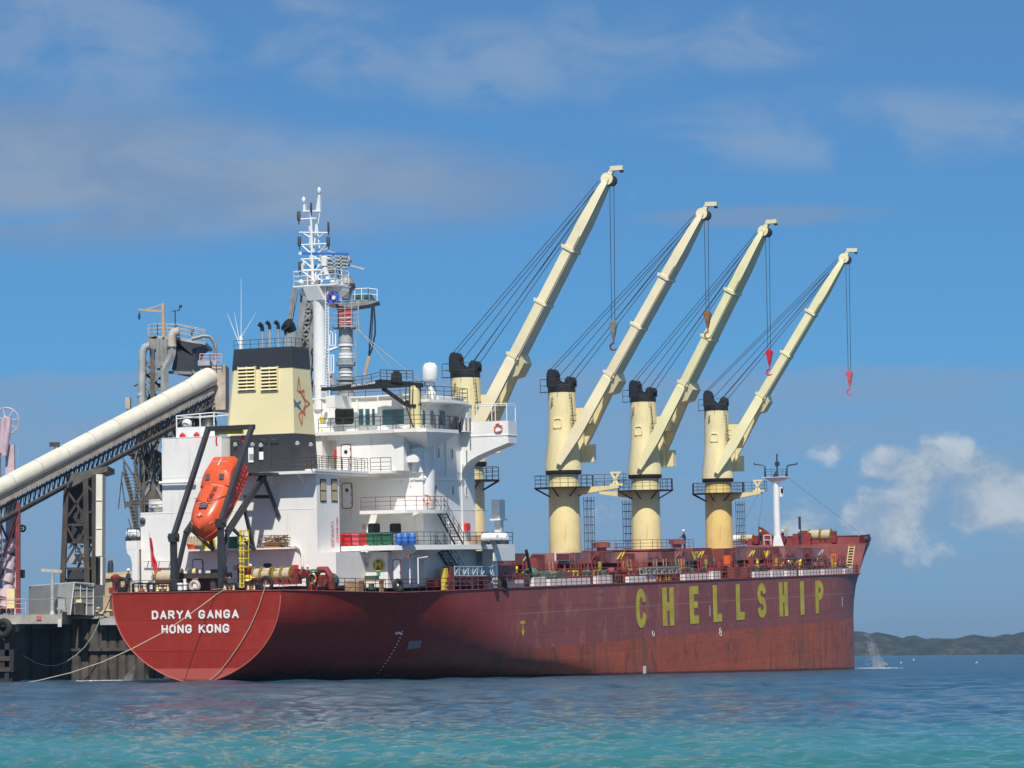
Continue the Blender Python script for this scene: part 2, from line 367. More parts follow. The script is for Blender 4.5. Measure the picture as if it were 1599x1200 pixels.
# ------------------------------------------------------------------ far hills
def make_hills():
    prof = [(500,1012),(800,1004),(1000,998),(1200,992),(1300,986),(1340,987),(1355,991),(1363,988),(1380,992),(1395,995),(1405,998.5),(1412,995),(1425,994),(1433,997),(1441,999),(1470,999),(1490,998),
            (1505,994),(1517,992),(1530,994.5),(1545,996),(1555,994),(1562,992),(1575,993),(1588,989),(1599,986),(1640,978),(1720,985),(1850,972),(2000,990),(2300,1000)]
    D0 = 3900.; pts = []; xs = np.arange(500, 2300, 2.2); J = 16
    for px in xs:
        y = np.interp(px, [a for a, b in prof], [b for a, b in prof]); hz = 1026.6-(px-800)*.0078
        H = (hz-y)/F_PX*(D0+420)+1.87
        for j in range(J):
            f = j/(J-1); Dj = D0+f*420; X = (px-799.5)/F_PX*Dj; hh = H*math.sin(f*math.pi/2)**.7
            nz = noise.noise(V((X*.012, f*4, 0)))*3.5+noise.noise(V((X*.05, f*11, 3)))*2.2+noise.noise(V((X*.14, f*26, 9)))*1.3
            fade = math.sin(min(1, f*1.6)*math.pi/2)
            pts.append((X+nz*3*(1-f), Dj+nz*6, -.6 + hh + nz*.6*fade*(1 if f < .97 else .18)+(.9 if j else 0)))
    n_ = len(xs); mb = MB(); mb.v = pts
    # back slope
    mb.f = [(i*J+j, (i+1)*J+j, (i+1)*J+j+1, i*J+j+1) for i in range(n_-1) for j in range(J-1)]
    b0 = len(mb.v); mb.v += [(pts[i*J+J-1][0], D0+1500, -2) for i in range(n_)]
    mb.f += [(i*J+J-1, (i+1)*J+J-1, b0+i+1, b0+i) for i in range(n_-1)]; mb.mi = [0]*len(mb.f)
    m = bpy.data.materials.new('bush_hills'); m.use_nodes = True; t = NT(m.node_tree)
    o = t.n('ShaderNodeOutputMaterial'); b = t.n('ShaderNodeBsdfDiffuse'); t.l(b.outputs[0], o.inputs[0])
    P_ = t.n('ShaderNodeTexCoord').outputs['Object']
    n1 = t.noise(P_, .03, 8, .78, sc=(1, .3, 2.5)); n2 = t.noise(P_, .10, 6, .75, sc=(1, .3, 3))
    c = t.mix(t.ramp(n1, .35, .68), (.008,.020,.016), (.085,.08,.04)); c = t.mix(t.ramp(n2, .48, .6), c, (.010,.022,.016)); t.l(c, b.inputs[0])
    ob = struct(mb, 'hills', m)
make_hills()
# ------------------------------------------------------------------ the ship
ship = thing('cargo_ship', 'long red bulk carrier with white superstructure and four cream deck cranes moored at the wharf', 'ship', (0,0,0))
def T_stern(z):
    q = min(1., abs(z)/7.4); return 7.8*max(0., 1-q**2.3)**.62 if z > -7.4 else 0.
def deck_z(x): return -.5*min(1, x/14) if x < 165 else -.5
_zs = [4.7,3.5,2,0,-2,-4,-6,-16]; _xe = [195.3,195.,191.2,187,183.4,181.4,180.6,180.4]
def stem(z): return float(np.interp(-z, [-a for a in _zs], _xe))
def half(x, z):
    B = 12.
    if x < 60:
        d = max(0., -z); Xf = 22+min(d, 12)/7.4*26; x0 = 0 if d < 7.4 else (d-7.4)*5
        t = min(1, max(0, (x-x0)/(Xf))); s_ = math.sin(t*math.pi/2)
        return T_stern(min(z, 0))*(1-s_)+B*s_
    if x > 136:
        t = min(1, (x-136)/(stem(z)-136)); return B*(1-t**2.2)
    return B
def build_hull():
    zl = [-7.4*(i/22)**.85 for i in range(23)]
    zs = zl + [-8, -8.8, -10, -11.5, -13, -15.5, -17]
    ts = [0,.15,.4,.8,1.4,2.2,3.2,4.5,6,8,10,12.5,15,18,22,26,30,35,40,46,52,60,70,80,90,100,110,120,130,136] + [136+.02+i for i in np.linspace(1, 44, 40)]
    for side in (1,):
        mb = MB()
        cols = []
        n_x = len(ts)+14
        for z in zs:
            st = stem(z); row = []
            for x in ts:
                zz = z if z < -.001 else deck_z(x); x_ = min(x, st); row.append((x_, half(x_, z), zz + (0 if z < -.9 else deck_z(x)*(1+z/.9) if z < -.001 else 0)))
            xl = min(ts[-1], st)
            for i in range(1, 15):
                x_ = xl+(st-xl)*math.sin(i/14*math.pi/2); zz = row[0][2]+0; row.append((x_, half(x_, z), z if z < -.9 else -.5+z*.45))
            cols.append(row)
        for s_ in (1, -1):
            b = len(mb.v)
            for row in cols: mb.v += [(x, y*s_, z) for x, y, z in row]
            for i in range(len(cols)-1):
                for j in range(n_x-1): mb.f.append((b+i*n_x+j, b+i*n_x+j+1, b+(i+1)*n_x+j+1, b+(i+1)*n_x+j))
        mb.mi = [0]*len(mb.f)
    return mb
def hull_mat():
    m = bpy.data.materials.new('hull_paint'); m.use_nodes = True; t = NT(m.node_tree)
    o = t.n('ShaderNodeOutputMaterial'); b = t.n('ShaderNodeBsdfPrincipled'); t.l(b.outputs[0], o.inputs[0])
    oc = t.n('ShaderNodeTexCoord').outputs['Object']; s3 = t.n('ShaderNodeSeparateXYZ'); t.l(oc, s3.inputs[0]); x, y, z = s3.outputs
    big = t.noise(oc, .05, 5, .6, sc=(1, 1, 1.2)); patch = t.noise(oc, .42, 6, .6, sc=(.9, 1, .5), dist=.5); fine = t.noise(oc, 1.1, 6, .7)
    strk = t.noise(oc, .75, 6, .65, sc=(1, 1, .09), dist=.3); strk2 = t.noise(oc, 2.2, 5, .6, sc=(1, 1, .06))
    red = t.mix(t.ramp(fine, .3, .7), (.29,.026,.018), (.33,.036,.024))
    pur = t.mix(t.ramp(big, .35, .65), (.28,.078,.078), (.33,.095,.085))
    pur = t.mix(t.math('MULTIPLY', t.ramp(strk2, .45, .75), .35), pur, (.16,.055,.06))
    patchc = t.mix(t.ramp(fine, .3, .7), (.46,.17,.12), (.38,.12,.09))
    pm = t.math('MULTIPLY', t.ramp(patch, .55, .585), t.math('MULTIPLY', t.ramp(x, 34, 42), t.ramp(x, 70, 100, 1, .35)))
    vs_ = t.math('MULTIPLY', t.ramp(strk, .54, .64), t.ramp(x, 50, 140, .25, .8))
    fade = t.ramp(t.math('ADD', x, t.math('MULTIPLY', t.math('SUBTRACT', big, .5), 26.)), 17, 44)
    up = t.mix(fade, red, pur); up = t.mix(t.math('MULTIPLY', pm, .75), up, patchc); up = t.mix(vs_, up, (.225,.075,.05))
    boot = t.mix(t.ramp(fine, .3, .7), (.52,.115,.055), (.42,.088,.048))
    gate = t.ramp(t.noise(oc, .11, 4, .6), .42, .6); boot = t.mix(t.math('MULTIPLY', t.math('MULTIPLY', t.ramp(strk, .47, .62), gate), .85), boot, (.19,.085,.055)); boot = t.mix(t.math('MULTIPLY', t.ramp(t.noise(oc, .35, 8, .75, sc=(.5, 1, 1.3), dist=1.), .52, .62), .55), boot, (.24,.09,.06))
    boot = t.mix(t.math('MULTIPLY', t.ramp(patch, .56, .63), .6), boot, (.12,.055,.038))
    boot = t.mix(t.math('MULTIPLY', t.math('MULTIPLY', t.ramp(strk2, .5, .64), gate), .6), boot, (.22,.12,.05))
    undercut_shade = t.ramp(x, 28, 62, 1, 0); boot = t.mix(t.math('MULTIPLY', undercut_shade, .55), boot, (.17,.045,.034))  # shade of the stern undercut put into the boot-top colour
    boot = t.mix(t.ramp(x, .35, .05), boot, (.46,.10,.075))       # the transom's band stays lighter
    lz = t.math('ADD', z, t.math('MULTIPLY', t.math('SUBTRACT', strk2, .5), t.ramp(x, 20, 60, 0, .7)))
    c = t.mix(t.ramp(lz, -6.16, -6.22), up, boot)
    # welded rubbing line and plate seams
    ln = t.math('MULTIPLY', t.ramp(t.math('ABSOLUTE', t.math('ADD', z, 2.87)), .03, .055, 1, 0), t.ramp(x, 38, 40)); c = t.mix(t.math('MULTIPLY', ln, .5), c, (.42,.30,.30))
    ln2 = t.math('MULTIPLY', t.ramp(t.math('ABSOLUTE', t.math('ADD', z, 5.5)), .02, .05, 1, 0), t.ramp(x, 38, 40)); c = t.mix(t.math('MULTIPLY', ln2, .22), c, (.36,.22,.22))
    bk = t.n('ShaderNodeTexBrick'); cbk = t.n('ShaderNodeCombineXYZ'); t.l(x, cbk.inputs[0]); t.l(z, cbk.inputs[1]); t.l(cbk.outputs[0], bk.inputs['Vector'])
    for kk, vv in (('Scale', 1.), ('Brick Width', 9.), ('Row Height', 2.4), ('Mortar Size', .05), ('Mortar Smooth', .6), ('Bias', 0.)): bk.inputs[kk].default_value = vv
    bk.inputs['Color1'].default_value = (.9, .9, .9, 1); bk.inputs['Color2'].default_value = (1.06, 1.06, 1.06, 1); bk.inputs['Mortar'].default_value = (.72, .72, .72, 1)
    c = t.mix(t.ramp(x, 14, 30, .25, .8), c, t.mix(1.0, c, bk.outputs['Color'], 'MULTIPLY'))
    rub = t.noise(oc, .5, 8, .75, sc=(.35, 1, 2.2), dist=.8); c = t.mix(t.math('MULTIPLY', t.ramp(rub, .57, .66), .5), c, (.13,.055,.05))
    # weed and wet just above the water (world level)
    gp = t.n('ShaderNodeNewGeometry'); sw = t.n('ShaderNodeSeparateXYZ'); t.l(gp.outputs['Position'], sw.inputs[0])
    wet = t.ramp(t.math('ADD', sw.outputs[2], t.math('MULTIPLY', t.math('SUBTRACT', fine, .5), .3)), .12, .38, 1, 0)
    c = t.mix(t.math('MULTIPLY', wet, .85), c, (.03,.018,.014))
    t.l(c, b.inputs['Base Color']); b.inputs['Roughness'].default_value = .5; b.inputs['Specular IOR Level'].default_value = .2
    # plates: slight dishing between frames
    br = t.n('ShaderNodeTexBrick'); mp = t.n('ShaderNodeMapping'); cb = t.n('ShaderNodeCombineXYZ'); t.l(x, cb.inputs[0]); t.l(z, cb.inputs[1]); t.l(cb.outputs[0], mp.inputs[0]); t.l(mp.outputs[0], br.inputs['Vector'])
    br.inputs['Scale'].default_value = 1; br.inputs['Brick Width'].default_value = 9; br.inputs['Row Height'].default_value = 2.4; br.inputs['Mortar Size'].default_value = .03; br.inputs['Mortar Smooth'].default_value = 1
    wv = t.noise(oc, .55, 3, .5, sc=(1, 1, .5))
    bp = t.n('ShaderNodeBump'); bp.inputs['Distance'].default_value = .09; bp.inputs['Strength'].default_value = .7
    t.l(t.math('ADD', t.math('MULTIPLY', wv, 1.0), t.math('MULTIPLY', br.outputs['Fac'], -.25)), bp.inputs['Height']); t.l(bp.outputs[0], b.inputs['Normal'])
    return m
M['hull'] = hull_mat()
hull = part(build_hull(), 'hull', M['hull'], ship)
# transom: flat plate with a raised, lighter rim
zt = [-7.4*(i/40) for i in range(41)]
outl = [V((0, T_stern(z), z)) for z in zt] + [V((0, -T_stern(z), z)) for z in reversed(zt)]
mb = MB(); mb._a([(-.004, p.y, p.z) for p in outl], [])
n_ = len(zt)
for i in range(n_-1): mb.f.append((i, i+1, 2*n_-2-i, 2*n_-1-i)); mb.mi.append(0)
part(mb, 'transom_plate', M['hull'], hull)
mk('rim_pink', (.50,.13,.10), .5, var=.15)
mb = MB(); mb.path([V((-.02, p.y, p.z)) for p in outl[2:-2]], .045, 5); part(mb, 'transom_rim', M['rim_pink'], hull)
# main deck sheet
mb = MB(); xs = list(np.linspace(0, 186, 90))
for x in xs: hb = half(x, 0)-.02; mb.v += [(x, hb, deck_z(x)-.02), (x, 0, deck_z(x)+.35*min(1, hb/12)), (x, -hb, deck_z(x)-.02)]
for i in range(len(xs)-1):
    for k in (0, 1): mb.f.append((3*i+k, 3*i+k+1, 3*i+4+k, 3*i+3+k)); mb.mi.append(0)
part(mb, 'main_deck', M['deck_red'], ship)
mb = MB()    # gunwale bar
for s_ in (1, -1): mb.path([(x, s_*(half(x, 0)+.02), deck_z(x)+.03) for x in xs[:-1]], .06, 5)
mb.tube((-.02, 7.8, .02), (-.02, -7.8, .02), .06, 5)
part(mb, 'gunwale', M['deck_red'], ship)

# forecastle: flared upper bow, deck, bulkhead, bulwark
XB = 165.
def bow_side(z0, z1, x0, nz=5, nx=26):
    rows = []
    for i in range(nz):
        z = z0+(z1-z0)*i/(nz-1); st = stem(z); rows.append([(x0+(st-x0)*math.sin(j/(nx-1)*math.pi/2), z) for j in range(nx)])
    return rows
mb = MB()
for s_ in (1, -1):
    rows = bow_side(-.5, 3.5, XB); b = len(mb.v)
    for r_ in rows: mb.v += [(x, s_*half(x, z), z) for x, z in r_]
    for i in range(4):
        for j in range(25): mb.f.append((b+i*26+j, b+i*26+j+1, b+(i+1)*26+j+1, b+(i+1)*26+j)); mb.mi.append(0)
    rows = bow_side(3.5, 4.75, XB+10, 3); b = len(mb.v)
    for r_ in rows: mb.v += [(x, s_*half(x, z), z) for x, z in r_]
    for i in range(2):
        for j in range(25): mb.f.append((b+i*26+j, b+i*26+j+1, b+(i+1)*26+j+1, b+(i+1)*26+j)); mb.mi.append(0)
part(mb, 'bow_flare', M['hull'], ship)
mb = MB(); hb = half(XB, 3.5); h0 = half(XB, -.5)
mb._a([(XB, h0, -.5), (XB, -h0, -.5), (XB, -hb, 3.5), (XB, hb, 3.5)], [(0, 1, 2, 3)])
fx = [XB+(195-XB)*math.sin(j/25*math.pi/2) for j in range(26)]; b = len(mb.v)
for x in fx: mb.v += [(x, half(x, 3.5), 3.5), (x, -half(x, 3.5), 3.5)]
for j in range(25): mb.f.append((b+2*j, b+2*j+1, b+2*j+3, b+2*j+2)); mb.mi.append(0)
part(mb, 'forecastle', M['coaming_red'], ship)
mb = MB()
for s_ in (1, -1): mb.path([(x, s_*half(x, 4.75), 4.76) for x in [XB+10+(195-XB-10)*math.sin(j/25*math.pi/2) for j in range(26)]], .1, 5)
part(mb, 'bulwark_cap', M['coaming_red'], ship)

# lettering
fnt = None
def text_part(s_, name, mat_, size, parent, origin, xdir, updir, ext=.01, sx=1., bold=0., width=None):
    cu = bpy.data.curves.new(name, 'FONT'); cu.body = s_; cu.size = 1; cu.extrude = ext; cu.offset = bold; cu.align_x = 'CENTER' if width is None else 'LEFT'
    ob = bpy.data.objects.new('tmp', cu); COL.objects.link(ob)
    dg = bpy.context.evaluated_depsgraph_get(); me = bpy.data.meshes.new_from_object(ob.evaluated_get(dg))
    co = np.empty(len(me.vertices)*3); me.vertices.foreach_get('co', co); co = co.reshape(-1, 3)
    if width is not None:
        x0, x1 = co[:, 0].min(), co[:, 0].max(); y0, y1 = co[:, 1].min(), co[:, 1].max()
        co[:, 0] = (co[:, 0]-x0)/(x1-x0)*width; co[:, 1] = (co[:, 1]-y0)/(y1-y0)*size
    else: co[:, 0] *= size*sx; co[:, 1] *= size
    xd, ud = V(xdir).normalized(), V(updir).normalized(); nd = xd.cross(ud); o = V(origin)
    co = np.array([tuple(o+xd*a+ud*b+nd*c) for a, b, c in co]); off = OFF.get(parent.name, V((0,0,0)))
    me.vertices.foreach_set('co', (co-np.array(off)).ravel().astype('f')); me.materials.clear(); me.materials.append(mat_); me.update()
    bpy.data.objects.remove(ob); bpy.data.curves.remove(cu); me.name = name
    p = bpy.data.objects.new(name, me); COL.objects.link(p); p.parent = parent; OFF[p.name] = off; return p
def glyph(ch, x0, x1, z0, z1, t, name='letter'):
    # block letters read from starboard: x grows to the right
    mb = MB(); yy = -12.03; W, H = x1-x0, z1-z0; th = t*.62
    def yx(x): return -half(x, -3)-.03
    def bar(a, b, c, d):
        n_ = max(1, int((c-a)/1.0)); 
        for k in range(n_):
            xa, xb = a+(c-a)*k/n_, a+(c-a)*(k+1)/n_; mb._a([(xa, yx(xa), b), (xb, yx(xb), b), (xb, yx(xb), d), (xa, yx(xa), d)], [(0, 1, 2, 3)])
    def ribbon(pts, wx, wz):
        P_ = [V(p) for p in pts]; L, R_ = [], []
        for i, p in enumerate(P_):
            d = (P_[min(i+1, len(P_)-1)]-P_[max(i-1, 0)]).normalized(); nrm = V((-d.y*wx/2, d.x*wz/2)); L.append(p+nrm); R_.append(p-nrm)
        b = len(mb.v); mb.v += [(q.x, yx(q.x), q.y) for q in L]+[(q.x, yx(q.x), q.y) for q in R_]; n_ = len(P_)
        for i in range(n_-1): mb.f.append((b+i, b+i+1, b+n_+i+1, b+n_+i)); mb.mi.append(0)
    def arc(cx_, cz, rx, rz, a0, a1, n_=12): return [(cx_+rx*math.cos(R(a0+(a1-a0)*i/n_)), cz+rz*math.sin(R(a0+(a1-a0)*i/n_))) for i in range(n_+1)]
    xm, zm = (x0+x1)/2, (z0+z1)/2
    if ch in 'HIELP': bar(x0, z0, (x0+t if ch != 'I' else x1), z1)
    if ch == 'H': bar(x1-t, z0, x1, z1); bar(x0+t, zm-th*.5, x1-t, zm+th*.5)
    if ch == 'E': bar(x0+t, z0, x1, z0+th); bar(x0+t, z1-th, x1, z1); bar(x0+t, zm-th*.4, x1-W*.1, zm+th*.4)
    if ch == 'L': bar(x0+t, z0, x1, z0+th)
    t = min(t, W*.34); rx, rz = W/2-t/2, W*.36
    if ch == 'P':
        zc = zm-.1*H; bar(x0+t, z1-th, xm, z1); bar(x0+t, zc, xm, zc+th)
        ribbon(arc(xm, (z1+zc)/2, rx, (z1-zc)/2-th/2, 90, -90), t, th)
    if ch == 'C':
        pts = [(x1-t/2, zm+H*.16)]+arc(xm, z1-rz-th/2, rx, rz, 0, 180)+arc(xm, z0+rz+th/2, rx, rz, 180, 360)+[(x1-t/2, zm-H*.16)]
        ribbon(pts, t, th)
    if ch == 'S':
        rz = (H-th)/4; pts = arc(xm, z1-rz-th/2, rx, rz, 0, 270, 18)+arc(xm, z0+rz+th/2, rx, rz, 90, -180, 18)[1:]
        ribbon(pts, t, th)
    return part(mb, name, M['letter_yellow'], hull)
for ch, a, b in (('C',992.5,1008.5),('H',1034,1052),('E',1076.5,1090.5),('L',1113,1126.5),('L',1149,1162),('S',1183,1196),('H',1216.5,1230),('I',1249.5,1255.5),('P',1273,1286)):
    xa, xb = sY(a, 945, -12).x, sY(b, 940, -12).x; glyph(ch, xa, xb, -5.1, -1.06, 1.42 if ch != 'I' else 1)
STROKES = {'D': [((0,0),(0,1)), ((0,1),(.45,1)), ((.45,1),(.7,.78)), ((.7,.78),(.7,.22)), ((.7,.22),(.45,0)), ((.45,0),(0,0))], 'A': [((0,0),(.36,1)), ((.36,1),(.72,0)), ((.14,.3),(.58,.3))],
 'R': [((0,0),(0,1)), ((0,1),(.5,1)), ((.5,1),(.66,.86)), ((.66,.86),(.66,.62)), ((.66,.62),(.5,.48)), ((.5,.48),(0,.48)), ((.38,.48),(.7,0))], 'Y': [((0,1),(.36,.48)), ((.72,1),(.36,.48)), ((.36,.5),(.36,0))],
 'G': [((.68,.8),(.5,1)), ((.5,1),(.2,1)), ((.2,1),(0,.8)), ((0,.8),(0,.2)), ((0,.2),(.2,0)), ((.2,0),(.5,0)), ((.5,0),(.68,.2)), ((.68,.2),(.68,.45)), ((.68,.45),(.4,.45))], 'N': [((0,0),(0,1)), ((0,1),(.66,0)), ((.66,0),(.66,1))],
 'H': [((0,0),(0,1)), ((.66,0),(.66,1)), ((0,.5),(.66,.5))], 'O': [((.68,.8),(.5,1)), ((.5,1),(.2,1)), ((.2,1),(0,.8)), ((0,.8),(0,.2)), ((0,.2),(.2,0)), ((.2,0),(.5,0)), ((.5,0),(.68,.2)), ((.68,.2),(.68,.8))], 'K': [((0,0),(0,1)), ((.66,1),(0,.42)), ((.2,.56),(.7,0))]}
def name_row(s_, x0px, x1px, ypx, hpx):
    a = sX(x0px, ypx, -.02); b = sX(x1px, ypx-(x1px-x0px)*.014, -.02); k = hpx*.0522; n_ = len(s_); W = abs(b.y-a.y); slope = (b.z-a.z)/W; th = .17*k*1.25
    wd = [.68 if c != ' ' else .34 for c in s_]; gp = (W-sum(wd)*k)/(n_-1) if n_ > 1 else 0; y = 0
    for c, w1 in zip(s_, wd):
        if c != ' ':
            mb = MB()
            for q, (p0, p1) in enumerate(STROKES[c]):
                f = lambda p: V((-.02-.003*q, a.y-(y+p[0]*k*.93+th/2), a.z+slope*(y+p[0]*k)+th/2+p[1]*(k-th)))
                P0, P1 = f(p0), f(p1); d = (P1-P0).normalized()*th*.38; mb.bar(P0-d, P1+d, .02+.004*q, th) if abs(d.z) > 1e9 else None
                nrm = V((0, -d.z, d.y)).normalized()*th/2; e = V((-.012-.003*q, 0, 0)); P0 = P0-d; P1 = P1+d
                mb._a([P0-nrm, P1-nrm, P1+nrm, P0+nrm, P0-nrm+e, P1-nrm+e, P1+nrm+e, P0+nrm+e], [(0,3,2,1), (4,5,6,7), (0,1,5,4), (1,2,6,5), (2,3,7,6), (3,0,4,7)])
            part(mb, 'name_letter', M['letter_white'], hull, smooth=False)
        y += w1*k+gp
name_row('DARYA GANGA', 237.3, 370.5, 967.5, 13.4); name_row('HONG KONG', 252.5, 356.2, 989.8, 13.6)
# hull marks
mb = MB()
for (px, y0, y1) in ((1107.3, 947, 964), (1318.5, 933, 949), (1004, 1040.5, 1052.5)):
    a, b = sY(px, y0, -12.03), sY(px, y1, -12.03); yy = -half(a.x, -3)-.03
    if px < 1010: mb._a([(a.x, yy, a.z), (a.x+.9, yy, a.z), (a.x+.9, yy, b.z), (a.x, yy, b.z)], [(0,1,2,3)])
    else:
        n_ = 6
        for i in range(n_):
            z = a.z+(b.z-a.z)*i/n_; mb._a([(a.x, yy, z), (a.x+.45, yy, z), (a.x+.45, yy, z-.1), (a.x, yy, z-.1)], [(0,1,2,3)])
parts_each(mb, 'draft_mark', M['letter_white'], hull)
mb = MB(); a, b = sY(813.5, 970, -12.03), sY(813.5, 995, -12.03); q = a.x
mb._a([(q-.15, -12.03, a.z), (q+.95, -12.03, a.z), (q+.95, -12.03, a.z-.3), (q-.15, -12.03, a.z-.3)], [(0,1,2,3)])
mb._a([(q+.3, -12.03, a.z-.32), (q+.55, -12.03, a.z-.32), (q+.55, -12.03, b.z+.5), (q+.3, -12.03, b.z+.5)], [(0,1,2,3)])
mb._a([(q+.0, -12.03, b.z+.6), (q+.85, -12.03, b.z+.6), (q+.42, -12.03, b.z)], [(0,1,2)])
part(mb, 'tug_mark', M['letter_yellow'], hull)
def hull_pt(px, py):             # march along the starboard side to the point seen there
    d = S3T @ ray(px, py); t0 = 200.; 
    p = _eo+d*t0
    for i in range(6000):
        p = _eo+d*(t0+i*.05)
        if 0 <= p.x < 190 and -p.y < half(p.x, p.z): return p
    return p
mb = MB()      # stern draft figures follow the undercut
for i in range(14):
    px = 628-i*(628-590)/13*(.6+.4*i/13); py = 987+i*(1052-987)/13; p = hull_pt(px, py); mb.bb((p.x-.06, p.y-.05, p.z), .18, .06, .08)
for px, py in ((619, 991), (623, 990), (626, 991)): p = hull_pt(px, py); mb.bb((p.x-.06, p.y-.05, p.z), .5, .06, .2)
parts_each(mb, 'stern_draft_figure', M['letter_white'], hull)
ps = [hull_pt(x_, y_) for x_, y_ in ((638, 1001), (658, 1000.5), (655, 1012), (634, 1015))]
mb = MB(); mb._a([p+V((-.08, -.1, 0)) for p in ps], [(0,1,2,3)]); mk('grey_patch', (.30,.24,.25), .6); part(mb, 'repair_patch', M['grey_patch'], hull)
mb = MB()
for px, py in ((1020, 990), (1125, 985), (1125, 990)):
    c = sY(px, py, -12.03); mb.ring((c.x, -12.03, c.z), (0,1,0), .28, .03, 12, 4)
parts_each(mb, 'load_line_mark', M['letter_white'], hull)
# ------------------------------------------------------------------ superstructure
XA, XT, XF_ = 11.0, 23.0, 34.4          # casing aft wall, tower aft wall, tower front
wm = M['white_paint']
def zX(px, py, x): return sX(px, py, x).z
def yX(px, py, x): return sX(px, py, x).y
superst = empty_part('superstructure', ship, (20, 0, 0))
zc = zX(495, 738, XA); zl = zX(220, 801, XA); zp = zX(253, 685.5, XA)
yl0, yl1 = yX(220, 850, XA), yX(253, 740, XA); ys = yX(495, 800, XA); yfun = yX(346, 690, XA)
XCB = sY(530, 800, ys).x
mb = MB()
yrec = yX(530, 800, XT)+.6
mb.prism([(XA, yl0, .25), (XA, ys, .25), (XCB, ys, .25), (XCB, yrec, .25), (XT, yrec, .25), (XT, yl0, .25)], (0, 0, zl-.25))
mb.prism([(XA+.002, yl1, zl), (XA+.002, ys-.002, zl), (XCB-.002, ys-.002, zl), (XCB-.002, yrec, zl), (XT-.1, yrec, zl), (XT-.1, yl1, zl)], (0, 0, zc-zl))
mb.box((XA+.004, yl1, zc), (XT-.1, yfun, zp))                        # tall port block
mb.box((XA-.02, yl1+.05, zp), (XT, yfun-.05, zp+.06))
part(mb, 'engine_casing', wm, superst)
z_b = zX(600, 676.5, XT)                                            # bridge deck
mb = MB(); mb.box((XT, 10, 0), (XF_, -10, z_b-.01)); part(mb, 'accommodation_block', wm, superst)
# poop house (first tier) with the bin deck above
z1 = zX(560, 853, 15.5)
mb = MB(); mb.box((16.8, 11.4, -.1), (38, -9.4, z1-.55)); mb.box((XA+.01, ys, .25), (16.8, ys-1.7, z1-.5)); part(mb, 'poop_house', wm, superst)
def deck_plate(name, poly, z0, th=.16, m=None, parent=superst):
    mb = MB(); mb.prism([(x, y, z0-th) for x, y in poly], (0, 0, th)); return part(mb, name, m or wm, parent)
deck_plate('bin_deck', [(15.5, ys+.02), (15.5, -10.6), (17.5, -12.05), (38.6, -12.05), (38.6, 12.05), (24, 12.05), (24, ys+.02)], z1, .42)
# starboard overhang brackets and lifeboat-platform skirt
mb = MB()
mb.box((33.8, -12.06, z1-1.5), (38.6, -11.9, z1-.43)); mb.box((38.45, -12.04, z1-1.5), (38.6, -9.5, z1-.43))
part(mb, 'deck_skirt', wm, superst)
mb = MB(); mb.prism([(17.5, -9.4, z1-.42), (17.5, -12.0, z1-.42), (17.5, -9.4, z1-1.7)], (.12, 0, 0)); mb.prism([(22.5, -9.4, z1-.42), (22.5, -12.0, z1-.42), (22.5, -9.4, z1-1.6)], (.12, 0, 0))
parts_each(mb, 'deck_bracket', wm, superst)
mb = MB(); mb.box((34.4, -10.6, -.4), (35.6, -11.6, z1-.43)); part(mb, 'deck_pillar', wm, superst)
# port-side overhang
xa = 10.2; zpo = zX(200, 845, xa); yo = yX(184, 850, xa)
yo = yX(197, 850, xa)
mb = MB(); mb.box((xa, yo, zpo-.75), (XT, yl0-.05, zpo)); 
pts = [(xa+.01, yo-.1, zpo-.75), (xa+.01, yl0-.1, zpo-.75), (xa+.01, yl0-.1, 0), (xa+.01, yl0+.42, 0), (xa+.01, yl0+.45, zpo-1.9), (xa+.01, yl0+.6, zpo-1.35), (xa+.01, yl0+.95, zpo-1.0)]
mb.prism(pts, (.3, 0, 0)); part(mb, 'port_overhang', wm, superst)
# ledge at the back of the casing carrying stores, its rounded corner on the right
zs_ = zX(360, 857, XA-1.2)
mb = MB(); mb.box((XA-1.2, yX(286, 857, XA-1.2), zs_-.14), (XA, yX(452, 857, XA-1.2), zs_)); part(mb, 'stores_ledge', wm, superst)
mb = MB(); mb.path([sX(x, y, XA-.25) for x, y in ((448, 853), (462, 852.5), (469, 857), (471.5, 865), (472, 885))], .11, 6); part(mb, 'vent_pipe', wm, superst)
# balconies
z2 = zX(600, 797, 19.2)
deck_plate('balcony_deck', [(19.2, ys), (19.2, -10.1), (21.5, -11.2), (25.5, -11.4), (27.5, -10), (XT+.5, -9.9), (XT+.5, ys)], z2, .3)
mb = MB(); mb.prism([(20, -9.2, z2-.3), (20, -11, z2-.3), (20, -9.2, z2-1.0)], (.1, 0, 0)); parts_each(mb, 'deck_bracket', wm, superst)
z3 = zX(520, 736, 17)
deck_plate('casing_deck', [(XA-.9, ys+.6), (XA-.9, ys-.35), (20.5, ys-.35), (20.5, -8.2), (XT+.2, -8.2), (XT+.2, ys+1)], z3, .2)
deck_plate('funnel_deck', [(XA-1.4, 3.5), (XA-1.4, ys-.3), (XT, ys-.3), (XT, 3.5)], zc+.13, .24)
mb = MB(); mb.prism([(XA-1.4, -1.6, zc-.11), (XA, -1.6, zc-.11), (XA, -1.6, zc-1.1)], (0, .12, 0)); mb.prism([(XA-1.4, -4.6, zc-.11), (XA, -4.6, zc-.11), (XA, -4.6, zc-1.1)], (0, .12, 0)); parts_each(mb, 'deck_bracket', wm, superst)
# dark lifeboat boarding platform behind the davit
mb = MB(); a = sX(392, 739, XA-2.6); b = sX(425, 739, XA-2.6); mb.box((XA-3.2, a.y, a.z-.25), (XA-1.2, b.y, a.z)); part(mb, 'boarding_platform', M['charcoal_paint'], superst)
